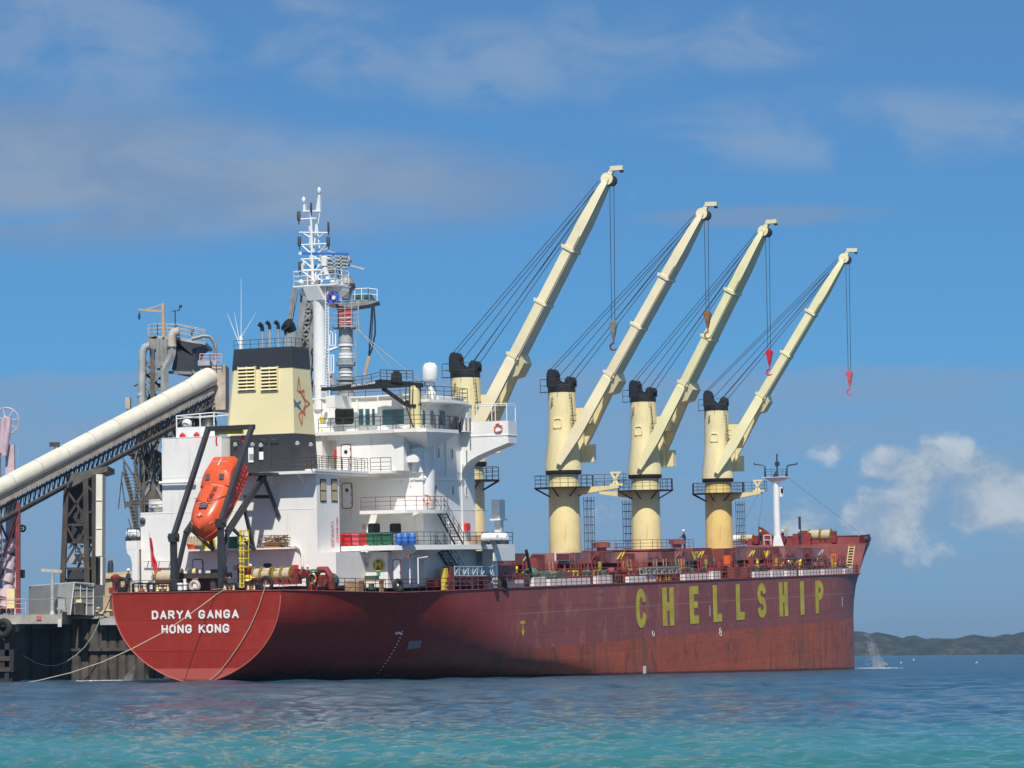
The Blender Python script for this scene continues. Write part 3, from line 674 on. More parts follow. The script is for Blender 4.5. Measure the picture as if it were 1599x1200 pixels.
# recess shade wall beside the casing under the bridge deck
zb_a = 20.6
deck_plate('bridge_deck', [(zb_a, 4), (zb_a, -8.2), (zb_a-.3, -8.6), (zb_a+.3, -11.4), (26.5, -12.0), (29.5, -10.1), (XF_+.1, -10.1), (XF_+.1, 10.1), (XT, 10.1), (XT, 4)], z_b+.18, .30)
mb = MB(); ca = yX(520, 650, zb_a); mb.box((zb_a+.35, 3.9, z3+.1), (XT-.01, yX(503, 690, zb_a+.4), z_b-.1)); mb.box((zb_a+.36, yX(525.5, 690, zb_a+.4)+.9, z3+2.9), (XT-.02, yX(525.5, 690, zb_a+.4), z_b-.1)); part(mb, 'stair_house', wm, superst)
mb = MB(); mb.box((21.3, yX(526, 720, 21.3), z3), (XT+.1, -9.0, z_b-.12)); part(mb, 'upper_aft_house', wm, superst)
# crane seat: a column with an inverted cone below the bridge deck
cs = sX(650, 690, 22.0)
cyp = -9.55
mb = MB(); mb.lathe([(.55, -2.6), (.85, -2.3), (.95, -1.6), (1.0, -.3), (1.05, 2.9)], (24.2, cyp, z_b-4.2), n=20); part(mb, 'crane_seat', wm, superst)
mb = MB(); mb.prism([(zb_a+.4, -11.2, z_b-.13), (zb_a+.4, -8.4, z_b-.13), (24.0, -9.0, z_b-1.75)], (.05, 0, 0)); mb.hexa([(23.6, -10.3, z_b-1.6), (24.8, -10.3, z_b-1.6), (24.8, -8.8, z_b-1.6), (23.6, -8.8, z_b-1.6), (20.7, -11.5, z_b-.13), (26.6, -11.8, z_b-.13), (26.6, -8.8, z_b-.13), (20.7, -8.8, z_b-.13)]); part(mb, 'platform_cone', wm, superst)
# wheelhouse
zr = zX(600, 620, 24.5)
XW = 24.2
mb = MB()
yw = [yX(p, 640, XW) for p in (515, 557.5, 590, 641)]
poly = [(XW, 6.5), (XW, yw[0]+.3), (XW, yw[1]), (XW+.25, yw[1]-.05), (XW+.25, yw[2]+.05), (XW-.1, yw[2]), (XW-.1, yw[3]), (XW+.1, -9.4), (33.6, -9.4), (33.6, 6.5)]
mb.prism([(x, y, z_b+.18) for x, y in poly], (0, 0, zr-z_b-.18)); part(mb, 'wheelhouse', wm, superst)
mb = MB(); mb.prism([(x-(.25 if x < 30 else -.2), y-(.2 if y < -5 else 0), zr) for x, y in poly], (0, 0, .12)); part(mb, 'wheelhouse_roof', wm, superst)
mb = MB(); aa = sX(507, 617, zb_a); mb.box((zb_a+.2, aa.y, zr-.95), (XW, yX(521.5, 620, zb_a), zr+.1)); part(mb, 'roof_bracket', wm, superst)
# radome platform on the starboard quarter of the roof
pz = zX(670, 628, XW)
mb = MB(); mb.prism([(XW-.5, yX(661, 628, XW-.5), pz), (XW-.5, -10.4, pz), (27, -11.3, pz), (30.5, -11.3, pz), (31.5, -9.2, pz), (31.5, -8.5, pz), (XW, -8.5, pz)], (0, 0, .25))
mb.prism([(XW+.2, -9.4, pz), (XW+.2, -10.4, pz), (XW+.2, -9.4, pz-.7)], (.15, 0, 0)); mb.prism([(30, -9.4, pz), (30, -11.2, pz), (30, -9.4, pz-1.9)], (1.4, 0, 0)); part(mb, 'radome_platform', wm, superst)
mb = MB(); mb.box((30.4, -11.1, z_b+.2), (31.6, -10.5, pz)); part(mb, 'wing_house_post', wm, superst)
# bridge wing: bulwark box with curved bracket
XWG = sY(719.5, 720, -10).x
def w2(px, py): q = sX(px, py, XWG); return q
top_y = w2(793, 657); ytip = top_y.y; zt_ = top_y.z; zb2 = w2(793, 679).z
curve = [w2(*p) for p in ((793, 692), (776, 699), (757, 707), (744, 713), (733, 720), (726, 727.5), (721.5, 737), (720, 750))]
pts = [V((XWG, -10.0, zt_)), V((XWG, ytip, zt_))]+curve+[V((XWG, -10.0, curve[-1].z))]
XTI = sY(806.5, 660, ytip).x
mb = MB(); mb.prism(pts, (.1, 0, 0)); mb.prism([V((XTI, p.y, p.z)) for p in pts], (.1, 0, 0))
for a, b in zip(curve[:-1], curve[1:]): mb._a([(XWG, a.y, a.z), (XTI+.1, a.y, a.z), (XTI+.1, b.y, b.z), (XWG, b.y, b.z)], [(0,1,2,3)])
mb._a([(XWG+.1, -10, zb2), (XTI, -10, zb2), (XTI, ytip, zb2), (XWG+.1, ytip, zb2)], [(0,1,2,3)])
mb.box((XWG+.1, ytip, curve[0].z), (XTI, ytip+.08, zt_)); part(mb, 'bridge_wing', wm, superst)
mb = MB(); mb.box((XWG-.05, ytip-.04, zb2-.06), (XTI+.12, -10.1, zb2+.03)); part(mb, 'wing_moulding', M['plain_white'], superst)
mb = MB(); mb.box((XWG+.1, -10.0, z_b+.2), (XTI, -9.4, zt_-.002)); part(mb, 'wing_root', wm, superst)
mb = MB()
c0 = [V((XWG, yX(744.5, 650, XWG), zt_)), V((XWG, ytip+.1, zt_)), V((XTI, ytip+.1, zt_))]
for k in (.0, .16): 
    q = [p+V((0, 0, 1.55-k)) for p in c0]; mb.tube(q[0], q[1], .045, 6); mb.tube(q[1], q[2], .045, 6)
for p in (c0[0], c0[0].lerp(c0[1], .5), c0[1], c0[1].lerp(c0[2], 1), c0[0].lerp(c0[1], .62)): mb.tube(p, p+V((0, 0, 1.55)), .045, 6)
part(mb, 'wing_awning_frame', M['plain_white'], superst)
# seams, cable trunks, pipes on the starboard face
mb = MB()
for px, y0, y1 in ((695.5, 676, 746), (720.5, 745, 850)):
    a = sY(px, y0, -10.05); b = sY(px, y1, -10.05); mb.tube((a.x, -10.06, a.z), (a.x, -10.06, b.z), .05, 6)
a = sY(657, 747, -10.1); b = sY(722, 748, -10.1)
mb.tube((XT-.15, ys-.3, a.z), (XT-.15, -10.1, a.z), .06, 6); mb.tube((XT-.15, -10.12, a.z), (b.x, -10.12, a.z), .06, 6)
for f in (.15, .5, .72): mb.bar((XT-.15, -10.1*f+ys*(1-f), a.z), (XT-.15, -10.1*f+ys*(1-f), a.z-.6), .07)
mb.tube((XT-.06, -9.2, 4), (XT-.06, -9.2, z_b), .05, 6)
part(mb, 'wall_pipe', M['plain_white'], superst)
mb = MB()
for yy in (738, 847-102+0,):
    pass
for py in (737.5, 796.5):
    z = sY(690, py, -10).z; mb.box((XT+.02, -10.02, z), (XWG+6, -9.99, z+.05))
z = zX(600, 737.5, XT); mb.box((XT-.02, -10.0, z), (XT+.01, ys-2, z+.05))
for z in (zX(300, 745.5, XA), zX(420, 797, XA)): mb.box((XA-.02, yl1 if z > zl else yl0, z), (XA+.01, ys, z+.04))
part(mb, 'weld_seam', M['plain_white'], superst)

# ---- windows, doors and fittings (each its own part of the superstructure)
def rrect(cy, cz, w_, h_, r=.12, n=4):
    p = []
    for sx_, sz_, a0 in ((1, 1, 0), (-1, 1, 90), (-1, -1, 180), (1, -1, 270)):
        for i in range(n+1): t = R(a0+90*i/n); p.append((cy+sx_*(w_/2-r)+r*math.cos(t), cz+sz_*(h_/2-r)+r*math.sin(t)))
    return p
def to_plane(axis, v, pts): return [V((v, a, b)) if axis == 0 else V((a, v, b)) for a, b in pts]
def window(px0, py0, px1, py1, axis, v, m='glass', fm='louvre_dark', r=.12, name='window', fw=.07, parent=superst, deep=.05):
    """glass set in a proud frame; the glass is a sub-part-free face of the same part"""
    f_ = sX if axis == 0 else sY; a = f_(px0, py0, v); b = f_(px1, py1, v); c0 = 1 if axis == 0 else 0
    cy_, cz = (a[c0]+b[c0])/2, (a.z+b.z)/2; w_, h_ = abs(a[c0]-b[c0]), abs(a.z-b.z)
    mb = MB(); o_ = to_plane(axis, v, rrect(cy_, cz, w_+2*fw, h_+2*fw, r+fw)); i_ = to_plane(axis, v, rrect(cy_, cz, w_, h_, r)); n = len(o_)
    d = V((-deep, 0, 0)) if axis == 0 else V((0, -deep, 0)); e = d*.3
    mb.m = 1; mb._a([p+d for p in o_]+[p+d for p in i_]+[p+e for p in i_]+[p for p in o_],
        [(k, (k+1) % n, n+(k+1) % n, n+k) for k in range(n)]+[(n+k, n+(k+1) % n, 2*n+(k+1) % n, 2*n+k) for k in range(n)]+[(3*n+k, 3*n+(k+1) % n, (k+1) % n, k) for k in range(n)])
    mb.m = 0; mb._a([p+e for p in i_], [tuple(range(n))])
    return part(mb, name, [M[m], M[fm]], parent)
window(523, 638, 553.2, 662.5, 0, XW, 'glass', 'plain_white', .25)
mk('hivis', (.55,.9,.05), .6)
mb = MB(); q = sX(547, 660, XW-.04); mb.bb(q, .03, .5, .28); part(mb, 'reflected_vest', M['hivis'], superst) if False else None
for a, b in ((559.5, 568), (570.5, 578), (581, 586)): window(a, 639, b, 664, 0, XW+.25, 'teal_glass', 'plain_white', .06)
window(597, 640, 631.5, 663, 0, XW-.1, 'teal_glass', 'plain_white', .12)
for a, b in ((659, 663.5), (671, 677), (685, 695)): window(a, 641, b, 665, 1, -9.4, 'teal_glass', 'plain_white', .08)
for a, b, y0, y1 in ((662, 664.5, 697.5, 714), (682.8, 685.8, 699.5, 715.5), (704, 707, 701, 717)): window(a, y0, b, y1, 1, -10.0, 'glass', 'plain_white', .15)
for a, b, y0, y1 in ((662.5, 665, 757, 773), (679, 681.8, 758, 773), (705.5, 708, 759, 774), (726.5, 729, 760, 775)): window(a, y0, b, y1, 1, -10.0, 'glass', 'plain_white', .15)
for a, b in ((574.5, 594), (608.5, 627)): window(a, 817.8, b, 833.5, 0, XT, 'glass', 'plain_white', .2)
# brown blinds in the casing's starboard face
for a, b in ((499.5, 509.5), (517, 527)):
    a_ = sY(a, 748, ys); b_ = sY(b, 785, ys); mb = MB(); y_ = ys-.03
    mb.m = 1; mb.box((a_.x, ys+.01, b_.z), (b_.x, y_, a_.z)); mb.m = 0
    for q0, q1 in ((.08, .46), (.52, .92)): mb.box((a_.x+.12, y_-.001, b_.z+(a_.z-b_.z)*q0), (b_.x-.12, y_-.03, b_.z+(a_.z-b_.z)*q1))
    part(mb, 'window', [M['blind_tan'], M['rail_steel']], superst)
def door(px0, py0, px1, py1, axis, v, port=True, col='plain_white', handle=True):
    f_ = sX if axis == 0 else sY; a = f_(px0, py0, v); b = f_(px1, py1, v); c0 = 1 if axis == 0 else 0
    cy_, cz = (a[c0]+b[c0])/2, (a.z+b.z)/2; w_, h_ = abs(a[c0]-b[c0]), abs(a.z-b.z)
    d = V((-1, 0, 0)) if axis == 0 else V((0, -1, 0)); mb = MB()
    loop = to_plane(axis, v, rrect(cy_, cz, w_, h_, .22)); mb.m = 1; mb.path([p+d*.03 for p in loop], .035, 5, True)
    mb.m = 0; mb.prism([p for p in to_plane(axis, v, rrect(cy_, cz, w_-.12, h_-.12, .2))], d*.06)
    if port: mb.m = 2; c = V((v, cy_, cz+h_*.22)) if axis == 0 else V((cy_, v, cz+h_*.22)); mb.lathe([(.17, .05), (.17, .09)], c, d, 12)
    mb.m = 1
    for s_ in (-.3, 0, .3):
        c = V((v, cy_-w_*.47, cz+h_*s_)) if axis == 0 else V((cy_+w_*.47, v, cz+h_*s_)); mb.bb(c+d*.09, .09, .09, .12)
    return part(mb, 'door', [M[col], M['red_rail'], M['glass']], superst)
door(532.5, 695, 549, 735, 0, 21.3); door(534, 755, 550.5, 794, 0, XT)
door(550, 876, 566, 917, 0, 16.8, True); door(613.5, 874, 626.5, 916, 0, 16.8, False)
door(301, 874, 317.5, 905, 0, XA, False); door(531, 876, 545, 910, 0, 16.8, False)
mb = MB(); mb.m = 1; a = sX(411.5, 880, XA); b = sX(424.5, 898, XA); mb.prism(to_plane(0, XA, rrect((a.y+b.y)/2, (a.z+b.z)/2, abs(a.y-b.y), abs(a.z-b.z), .2)), (-.05, 0, 0)); mb.m = 0; part(mb, 'porthole_door', [M['plain_white'], M['navy_cloth']], superst)
mb = MB(); a = sX(371, 882, XA); b = sX(382, 910, XA); mb.box((XA-.05, a.y, b.z), (XA+.01, b.y, a.z)); part(mb, 'open_doorway', M['machine_red'], superst)
# deck-number style boards, boxes, lockers
def board(px0, py0, px1, py1, axis, v, m, name, th=.06, parent=superst):
    f_ = sX if axis == 0 else sY; a = f_(px0, py0, v); b = f_(px1, py1, v); mb = MB()
    if axis == 0: mb.box((v-th, a.y, a.z), (v+.01, b.y, b.z))
    else: mb.box((a.x, v-th, a.z), (b.x, v+.01, b.z))
    return part(mb, name, M[m], parent)
board(457, 882.5, 466.5, 894.5, 0, XA, 'bright_red', 'fire_locker', .3); board(243, 888, 251.5, 899, 0, XA, 'bright_red', 'fire_locker', .3)
board(724.5, 817.5, 730, 829, 1, -10, 'bright_red', 'fire_locker', .3); board(522.5, 703, 526, 716, 0, zb_a+.3, 'bright_red', 'fire_locker', .15)
board(714, 817, 718.5, 827, 1, -10, 'print_red', 'notice_board', .03); board(566, 819, 571, 826.5, 0, XT, 'print_red', 'notice_board', .03)
board(388.5, 699.5, 396, 709, 0, 12.0, 'plain_white', 'notice_board', .04)
board(364, 883.5, 370, 891, 0, XA, 'print_red', 'notice_board', .03); board(588.5, 893, 594, 899, 0, 16.8, 'sign_green', 'muster_sign', .04); board(570, 878, 575.5, 885.5, 0, 16.8, 'print_red', 'notice_board', .03)
board(534, 863, 543, 872.5, 0, 16.8, 'plain_white', 'vent_box', .35); board(568, 863.5, 576, 871, 0, 16.8, 'plain_white', 'vent_box', .3); board(562.5, 863.5, 568, 871, 0, 16.8, 'timber', 'vent_box', .28)
board(619.5, 800.5, 629, 808, 0, XT, 'plain_white', 'vent_box', .3); board(636, 865, 641, 872, 0, 16.8, 'wood_brown', 'lamp_box', .2)
# round mooring emblem M
c = sX(591, 882.5, 16.75); mb = MB(); mb.lathe([(.56, 0), (.56, .05)], c, (-1, 0, 0), 28); part(mb, 'round_sign', M['yellow_paint'], superst)
mk('sign_dark_green', (.03,.12,.05), .5)
mb = MB(); mb.lathe([(.44, 0), (.44, .02)], c+V((-.055, 0, 0)), (-1, 0, 0), 28); part(mb, 'round_sign_field', M['sign_dark_green'], superst)
text_part('M', 'sign_lettering', M['letter_yellow'], .62, superst, c+V((-.09, .33, -.3)), (0, -1, 0), (0, 0, 1), width=.66, bold=.03)
# warning stencils on the casing side
for i, (s_, px, y0) in enumerate((('DANGER', 511.5, 815), ('NO ENTRY', 519.5, 808.5))):
    q = sY(px+5, y0, ys-.02); text_part(s_, 'stencil_lettering', M['print_red'], .6 if i == 0 else .42, superst, (q.x, ys-.02, q.z), (0, 0, -1), (1, 0, 0), width=2.2)
# hood vent on the tower's corner
c = sX(648, 722, XT-.3)
mb = MB(); mb.lathe([(.62, -.9), (.62, 1.2)], (XT+.2, c.y, c.z), n=18); part(mb, 'vent_trunk', wm, superst)
mb = MB(); pp = [(XT-.3+.0, c.y+.62*math.cos(R(a)), c.z+.25+.72*math.sin(R(a))) for a in range(0, 181, 15)]
mb.path(pp, .05, 5); mb.prism(pp, (-.7, 0, -.28)); part(mb, 'vent_hood', wm, superst)

# ---- rails
def prail(pts, name='railing', m='rail_steel', hgt=1.05, n=3, step=1.5, parent=superst, r=.03):
    mb = MB(); rail(mb, pts, hgt, n, step, r); return part(mb, name, M[m], parent)
prail([(19.3, ys-.1, z2), (19.3, -10.0, z2), (21.5, -11.1, z2), (25.4, -11.3, z2)], m='red_rail', hgt=1.15)
prail([(20.6, ys-.45, z3), (20.6, -8.1, z3)], hgt=1.15, step=.8); prail([(XA-.8, ys+.5, z3), (XA-.8, ys-.3, z3), (20.4, ys-.3, z3)], hgt=1.1, step=1.2)
prail([(XA-1.3, 3.2, zc+.13), (XA-1.3, 1, zc+.13)], hgt=1.25)
prail([(XA-1.3, -2.2, zc+.13), (XA-1.3, ys-.2, zc+.13), (XT-3, ys-.2, zc+.13)], hgt=1.1)
prail([(zb_a+.1, ca+1.5, z_b+.2), (zb_a+.1, -8.3, z_b+.2), (zb_a-.1, -8.7, z_b+.2), (zb_a+.4, -11.2, z_b+.2), (26.4, -11.9, z_b+.2), (29.4, -10.2, z_b+.2), (XWG, -10.05, z_b+.2)], m='rail_steel', hgt=1.15, step=1.3)
mb = MB()
for i in range(9): mb.bar((23+i*.9, -11.5 if i > 2 else -11.3, z_b+.2), (23+i*.9, -11.5 if i > 2 else -11.3, z_b+1.4), .09)
for i in range(4): mb.bar((29.8+i*.45, -10.1, z_b+.2), (29.8+i*.45, -10.1, z_b+1.2), .09)
part(mb, 'railing_stanchion', M['rail_steel'], superst, kind='stuff')
prail([(15.6, ys-.2, z1), (15.6, -10.5, z1), (17.5, -11.9, z1), (38.5, -11.9, z1), (38.5, -9, z1)], hgt=1.1, step=1.4)
prail([(XW-.2, 6, zr+.12), (XW-.2, -9.2, zr+.12), (XW+3, -9.4, zr+.12)], hgt=1.1, step=1.6)
prail([(XW-.4, -8.8, pz+.25), (XW-.4, -10.3, pz+.25), (27, -11.2, pz+.25), (30.4, -11.2, pz+.25), (31.4, -9.2, pz+.25)], hgt=1.15, step=1.0)
prail([(XA+.1, yl1, zl), (XA+.1, yl0-.1, zl), (XT, yl0-.1, zl)], hgt=1.0)
prail([(xa+.1, yl0, zpo), (xa+.1, yo-.1, zpo), (XT-1, yo-.1, zpo)], hgt=1.1)
prail([(XA-1.1, yX(367, 857, XA-1.2), zs_), (XA-1.1, yX(392, 857, XA-1.2), zs_)], hgt=1.0, step=1)
prail([(XA-1.1, yX(405, 857, XA-1.2), zs_), (XA-1.1, yX(448, 857, XA-1.2), zs_)], hgt=1.0, step=1)
# port roof: white awning frame with floodlight ball
mb = MB(); p0 = sX(276, 683, XA+.6); p1 = sX(334.5, 683, XA+.6); zz = zX(276, 650, XA+.6)
for p in (p0, p0.lerp(p1, .63), p1): mb.tube((p.x, p.y, zp), (p.x, p.y, zz+.1*(p.y-p0.y)*-.3), .06, 6)
mb.tube((p0.x, p0.y, zz), (p1.x, p1.y, zz+.15), .06, 6); mb.tube((p0.x, p0.y, zz-.25), (p1.x, p1.y, zz-.1), .05, 6); mb.tube((p0.x+4, p0.y, zz), (p1.x+4, p1.y, zz+.15), .06, 6)
mb.tube((p0.x, p0.y, zz), (p0.x+4, p0.y, zz), .06, 6); mb.tube((p1.x, p1.y, zz+.15), (p1.x+4, p1.y, zz+.15), .06, 6)
part(mb, 'awning_frame', M['plain_white'], superst)
mb = MB(); q = sX(292, 662.5, XA+1.5); mb.sph(q, .45, 12); mb.tube((q.x, q.y, zp), q, .12, 8); mb.box((q.x-.3, q.y-.4, zp), (q.x+.3, q.y+.9, zp+.5)); part(mb, 'compass_binnacle', M['plain_white'], superst)
mb = MB(); mb.box((XA+.7, p0.y+.05, zp+.06), (XA+.75, p0.y-3.6, zp+.95)); part(mb, 'roof_screen', M['plain_white'], superst)
for px in (285, 307): mb = MB(); q = sX(px, 680, XA+.4); mb.lathe([(.26, 0), (.28, .2), (.05, .42)], (q.x, q.y, zp+.06), n=10); part(mb, 'fire_monitor', M['bright_red'], superst)
mb = MB(); q = sX(322, 668, XA+3); mb.lathe([(.9, 0), (1.0, .5), (.85, 1.1), (.3, 1.7)], (XA+3.4, q.y, zp+.06), n=14); part(mb, 'mushroom_vent', M['charcoal_paint'], superst)
# drum-shaped fan housings on the port lower roof
mb = MB(); q = sX(251, 798, XA+1.5); mb.lathe([(.5, 0), (.5, .35), (.95, .5), (.95, 1.05), (.9, 1.1)], (XA+1.3, q.y, zl), n=20); part(mb, 'fan_housing', wm, superst)
mb = MB(); mb.tube(sX(249, 754.5, XA-.3), sX(305, 753, XA-.3), .13, 8); part(mb, 'wall_pipe', M['plain_white'], superst)
mb = MB(); q = sX(224, 813.5, XA); mb.lathe([(.26, 0), (.3, .12), (.12, .3)], q, (-1, .3, 0), 12); part(mb, 'exhaust_horn', M['rail_steel'], superst)
mb = MB()
mb.tube(sX(224, 876, XA-.5), sX(270, 876, XA-.5), .07, 6)
for px in (228, 245, 262): a = sX(px, 876, XA-.5); mb.tube(a, a+V((.5, 0, 0)), .05, 5)
part(mb, 'wall_pipe', M['plain_white'], superst)

# ---- stairs
mb = MB(); s0 = V((28.6, -11.3, z1)); s1 = V((24.6, -11.3, z2)); stairs(mb, s0, s1, (0, .8, 0), 11); part(mb, 'stairway', M['rail_steel'], superst)
mb = MB(); stairs(mb, (31.0, -11.0, -.4), (25.2, -11.0, z1-.1), (0, .9, 0), 12); part(mb, 'stairway', M['rail_steel'], superst)
mb = MB(); 
for px, y0, y1 in ((641, 870, 912), (654, 872, 912)): a = sX(px, y0, 17.5); b = sX(px, y1, 17.5); mb.path([V((17.3, a.y, b.z)), V((17.3, a.y, a.z)), V((18.6, a.y-.3, a.z+.1))], .06, 6)
part(mb, 'vent_pipe', M['plain_white'], superst)
mb = MB(); a = sY(702, 845, -10.6); mb.path([V((a.x, -10.5, z1)), V((a.x, -10.5, z1+1.9)), V((a.x+.3, -10.5, z1+2.3)), V((a.x+.9, -10.5, z1+2.2))], .07, 6); part(mb, 'vent_pipe', M['plain_white'], superst)
mb = MB(); a = sY(800, 850, -11.6)
mb.box((36.2, -11.7, z1), (36.9, -11.1, z1+2.2)); mb.box((35.6, -11.9, z1+2.2), (37.4, -10.9, z1+2.35)); mb.box((35.8, -11.8, z1+2.35), (37.1, -11.0, z1+4.1)); part(mb, 'lifeboat_winch_post', M['plain_white'], superst)
mb = MB(); mb.box((37.1, -11.75, z1+2.6), (37.12, -11.1, z1+3.8)); part(mb, 'post_window', M['glass'], superst)

# ------------------------------------------------------------------ funnel
XFU = 12.4
fb = [sX(345, 735, XFU), sX(461, 735, XFU)]; zt0 = fb[0].z
z_a, z_b2, z_c, z_d = zc+.13, zX(400, 679, XFU), zX(405, 576, XFU), zX(405, 543, XFU)
def frow(z):
    t = (z-z_a)/(z_d-z_a)
    yl_, yr_ = yX(345, 735, XFU)*(1-t)+yX(358.5, 543, XFU)*t, yX(461.5, 735, XFU)*(1-t)+yX(452, 543, XFU)*t
    x0_ = XFU+.5*t; Lb = sY(497, 735, yX(461.5, 735, XFU)).x-XFU; Lt = sY(481.5, 543, yX(452, 543, XFU)).x-XFU-.5
    return yl_, yr_, x0_, x0_+Lb*(1-t)+Lt*t
def fslice(za, zb_, grow=0):
    mb = MB(); p = []
    for z in (za, zb_):
        yl_, yr_, x0_, x1_ = frow(z); g_ = grow; c = .35
        p.append([(x0_-g_, yl_-c+g_, z), (x0_-g_, yr_+.02-g_, z), (x1_+g_, yr_-g_, z), (x1_+g_, yl_+g_, z), (x0_+c-g_, yl_+g_, z)])
    n = 5; mb._a(p[0]+p[1], [(0,1,2,3,4), (9,8,7,6,5)]+[(i, (i+1) % n, n+(i+1) % n, n+i) for i in range(n)]); return mb
funnel = part(fslice(z_b2, z_c), 'funnel', M['funnel_cream'], ship)
part(fslice(z_a-.1, z_b2), 'funnel_base', M['charcoal_paint'], funnel); part(fslice(z_c, z_d, .03), 'funnel_top_band', M['charcoal_paint'], funnel)
for a, b in ((372, 399.8), (408, 434.8)):
    p = sX(a, 573.5, XFU+.35); q = sX(b, 610, XFU+.3); xf = frow((p.z+q.z)/2)[2]
    mb = MB(); mb.m = 1; mb.box((xf-.09, p.y, q.z), (xf+.2, q.y, p.z)); mb.m = 0
    for yy in (p.y-.04, q.y+.04): mb.box((xf-.2, yy-.05, q.z), (xf+.1, yy+.05, p.z))
    mb.box((xf-.18, (p.y+q.y)/2-.04, q.z), (xf+.1, (p.y+q.y)/2+.04, p.z))
    lv = part(mb, 'louvre', [M['funnel_cream'], M['louvre_dark']], funnel)
    for i in range(7):
        z = q.z+(p.z-q.z)*(i+.55)/7; mb = MB(); mb.hexa([(xf-.26, p.y-.05, z-.10), (xf-.02, p.y-.05, z+.02), (xf-.02, q.y+.05, z+.02), (xf-.26, q.y+.05, z-.10), (xf-.24, p.y-.05, z-.03), (xf-.02, p.y-.05, z+.12), (xf-.02, q.y+.05, z+.12), (xf-.24, q.y+.05, z-.03)])
        part(mb, 'louvre_slat', M['funnel_cream'], lv) if False else None
        b0 = len(lv.data.vertices)
        part(mb, 'louvre_slat', M['funnel_cream'], funnel)
# emblem: half a red compass star and blue waves on the starboard face
def fsurf(px, py):
    p = sY(px, py, -4.0)
    for _ in range(4): p = sY(px, py, frow(p.z)[1]-.03)
    return p
def emb(pts_list, m, name, wpx):
    mb = MB()
    for pts in pts_list:
        P_ = [fsurf(x, y) for x, y in pts]
        for a, b in zip(P_[:-1], P_[1:]):
            d = (b-a).normalized(); nrm = V((-d.z, 0, d.x))*wpx; e = d*wpx*.6
            mb._a([a-e-nrm, b+e-nrm, b+e+nrm, a-e+nrm], [(0,1,2,3)])
            for k in range(4): i = len(mb.v)-4+k; mb.v[i] = (mb.v[i][0], frow(mb.v[i][2])[1]-.02-.004*(len(mb.f) % 7), mb.v[i][2])
    part(mb, name, M[m], funnel)
emb([[(466.5, 589), (464.8, 609.5), (470, 613), (466.5, 589)], [(470, 613), (474.5, 609), (475, 623), (470, 613)], [(475, 623), (484, 630.5), (475.5, 637.5), (477, 630), (475, 623)], [(475.5, 637.5), (476.5, 648), (472, 642), (475.5, 637.5)], [(472, 642), (466.5, 648), (471.5, 664), (472.5, 650), (472, 642)]], 'emblem_red', 'star_emblem', .06)
emb([[(459, 624.5), (463.5, 631), (469.5, 627.5)], [(460, 633), (465, 631.5), (469.5, 639)], [(463.5, 631), (466.5, 636)]], 'emblem_blue', 'wave_emblem', .085)
# exhausts
for px, py, r_ in ((409.5, 509, .17), (421, 506, .14), (434.5, 505.5, .15), (445.5, 513, .11), (449.5, 509, .16)):
    p = sX(px, py, XFU+2.6); b = V((p.x, p.y, z_d-.2)); mb = MB(); mb.m = 0; mb.tube(b, p-V((0, 0, .5)), r_, 12); mb.m = 1; mb.path([p-V((0, 0, .5)), p-V((0, 0, .22)), p+V((-.03, .06, 0)), p+V((-.22, .2, .14))], [r_*1.04, r_*1.04, r_*1.15, r_*1.3], 12)
    part(mb, 'exhaust_pipe', [M['stack_steel'], M['soot']], funnel)
p = sX(455, 512, XFU+3); mb = MB(); mb.m = 0; mb.path([V((p.x, p.y, z_d-.2)), V((p.x, p.y, p.z-.8)), p-V((0, 0, .35))], [.42, .46, .5], 16); mb.m = 1; mb.path([p-V((0, 0, .35)), p+V((-.2, .1, .05)), p+V((-.5, .25, .25))], [.5, .56, .62], 16); part(mb, 'exhaust_pipe', [M['stack_steel'], M['soot']], funnel)
yl_, yr_, x0_, x1_ = frow(z_d); prail([(x0_+.1, yl_-.1, z_d), (x0_+.1, yr_+.1, z_d), (x1_-.1, yr_+.1, z_d)], hgt=.75, step=.8, parent=funnel, n=2, r=.025)
mb = MB()
for q0, q1 in (((376.5, 541), (376.5, 435)), ((375, 541), (355, 490)), ((375.5, 541), (365.5, 487)), ((378, 525), (400.5, 487))):
    mb.tube(sX(*q0, x0_+1), sX(*q1, x0_+1), .045, 5, .012)
q = sX(376.5, 541, x0_+1); mb.lathe([(.2, 0), (.16, .9), (.1, 1.2)], q-V((0, 0, .3)), n=10); part(mb, 'whip_antenna', M['plain_white'], funnel)
board(388, 699.5, 396, 722, 0, XFU, 'plain_white', 'notice_board', .05, funnel); board(404, 706, 411.5, 718, 0, XFU, 'plain_white', 'notice_board', .05, funnel)
mb = MB()
for px in (360, 404, 421): a = sX(px, 730, XFU-.05); b = sX(px, 690, XFU-.05); mb.path([a, b, b+V((-.1, -.2, .15)), b+V((-.1, -.9, .15))], .05, 5)
parts_each(mb, 'door_surround', M['rail_steel'], funnel)
for px, py in ((367, 692), (394, 692), (407, 693), (464, 690), (485, 692)):
    mb = MB(); q = sX(px, py, XFU-.1) if px < 460 else sY(px, py, frow(10)[1]-.1); mb.lathe([(.07, 0), (.2, .22)], q, (-.6, -.4, -.7), 10); part(mb, 'floodlight', M['plain_white'], funnel)
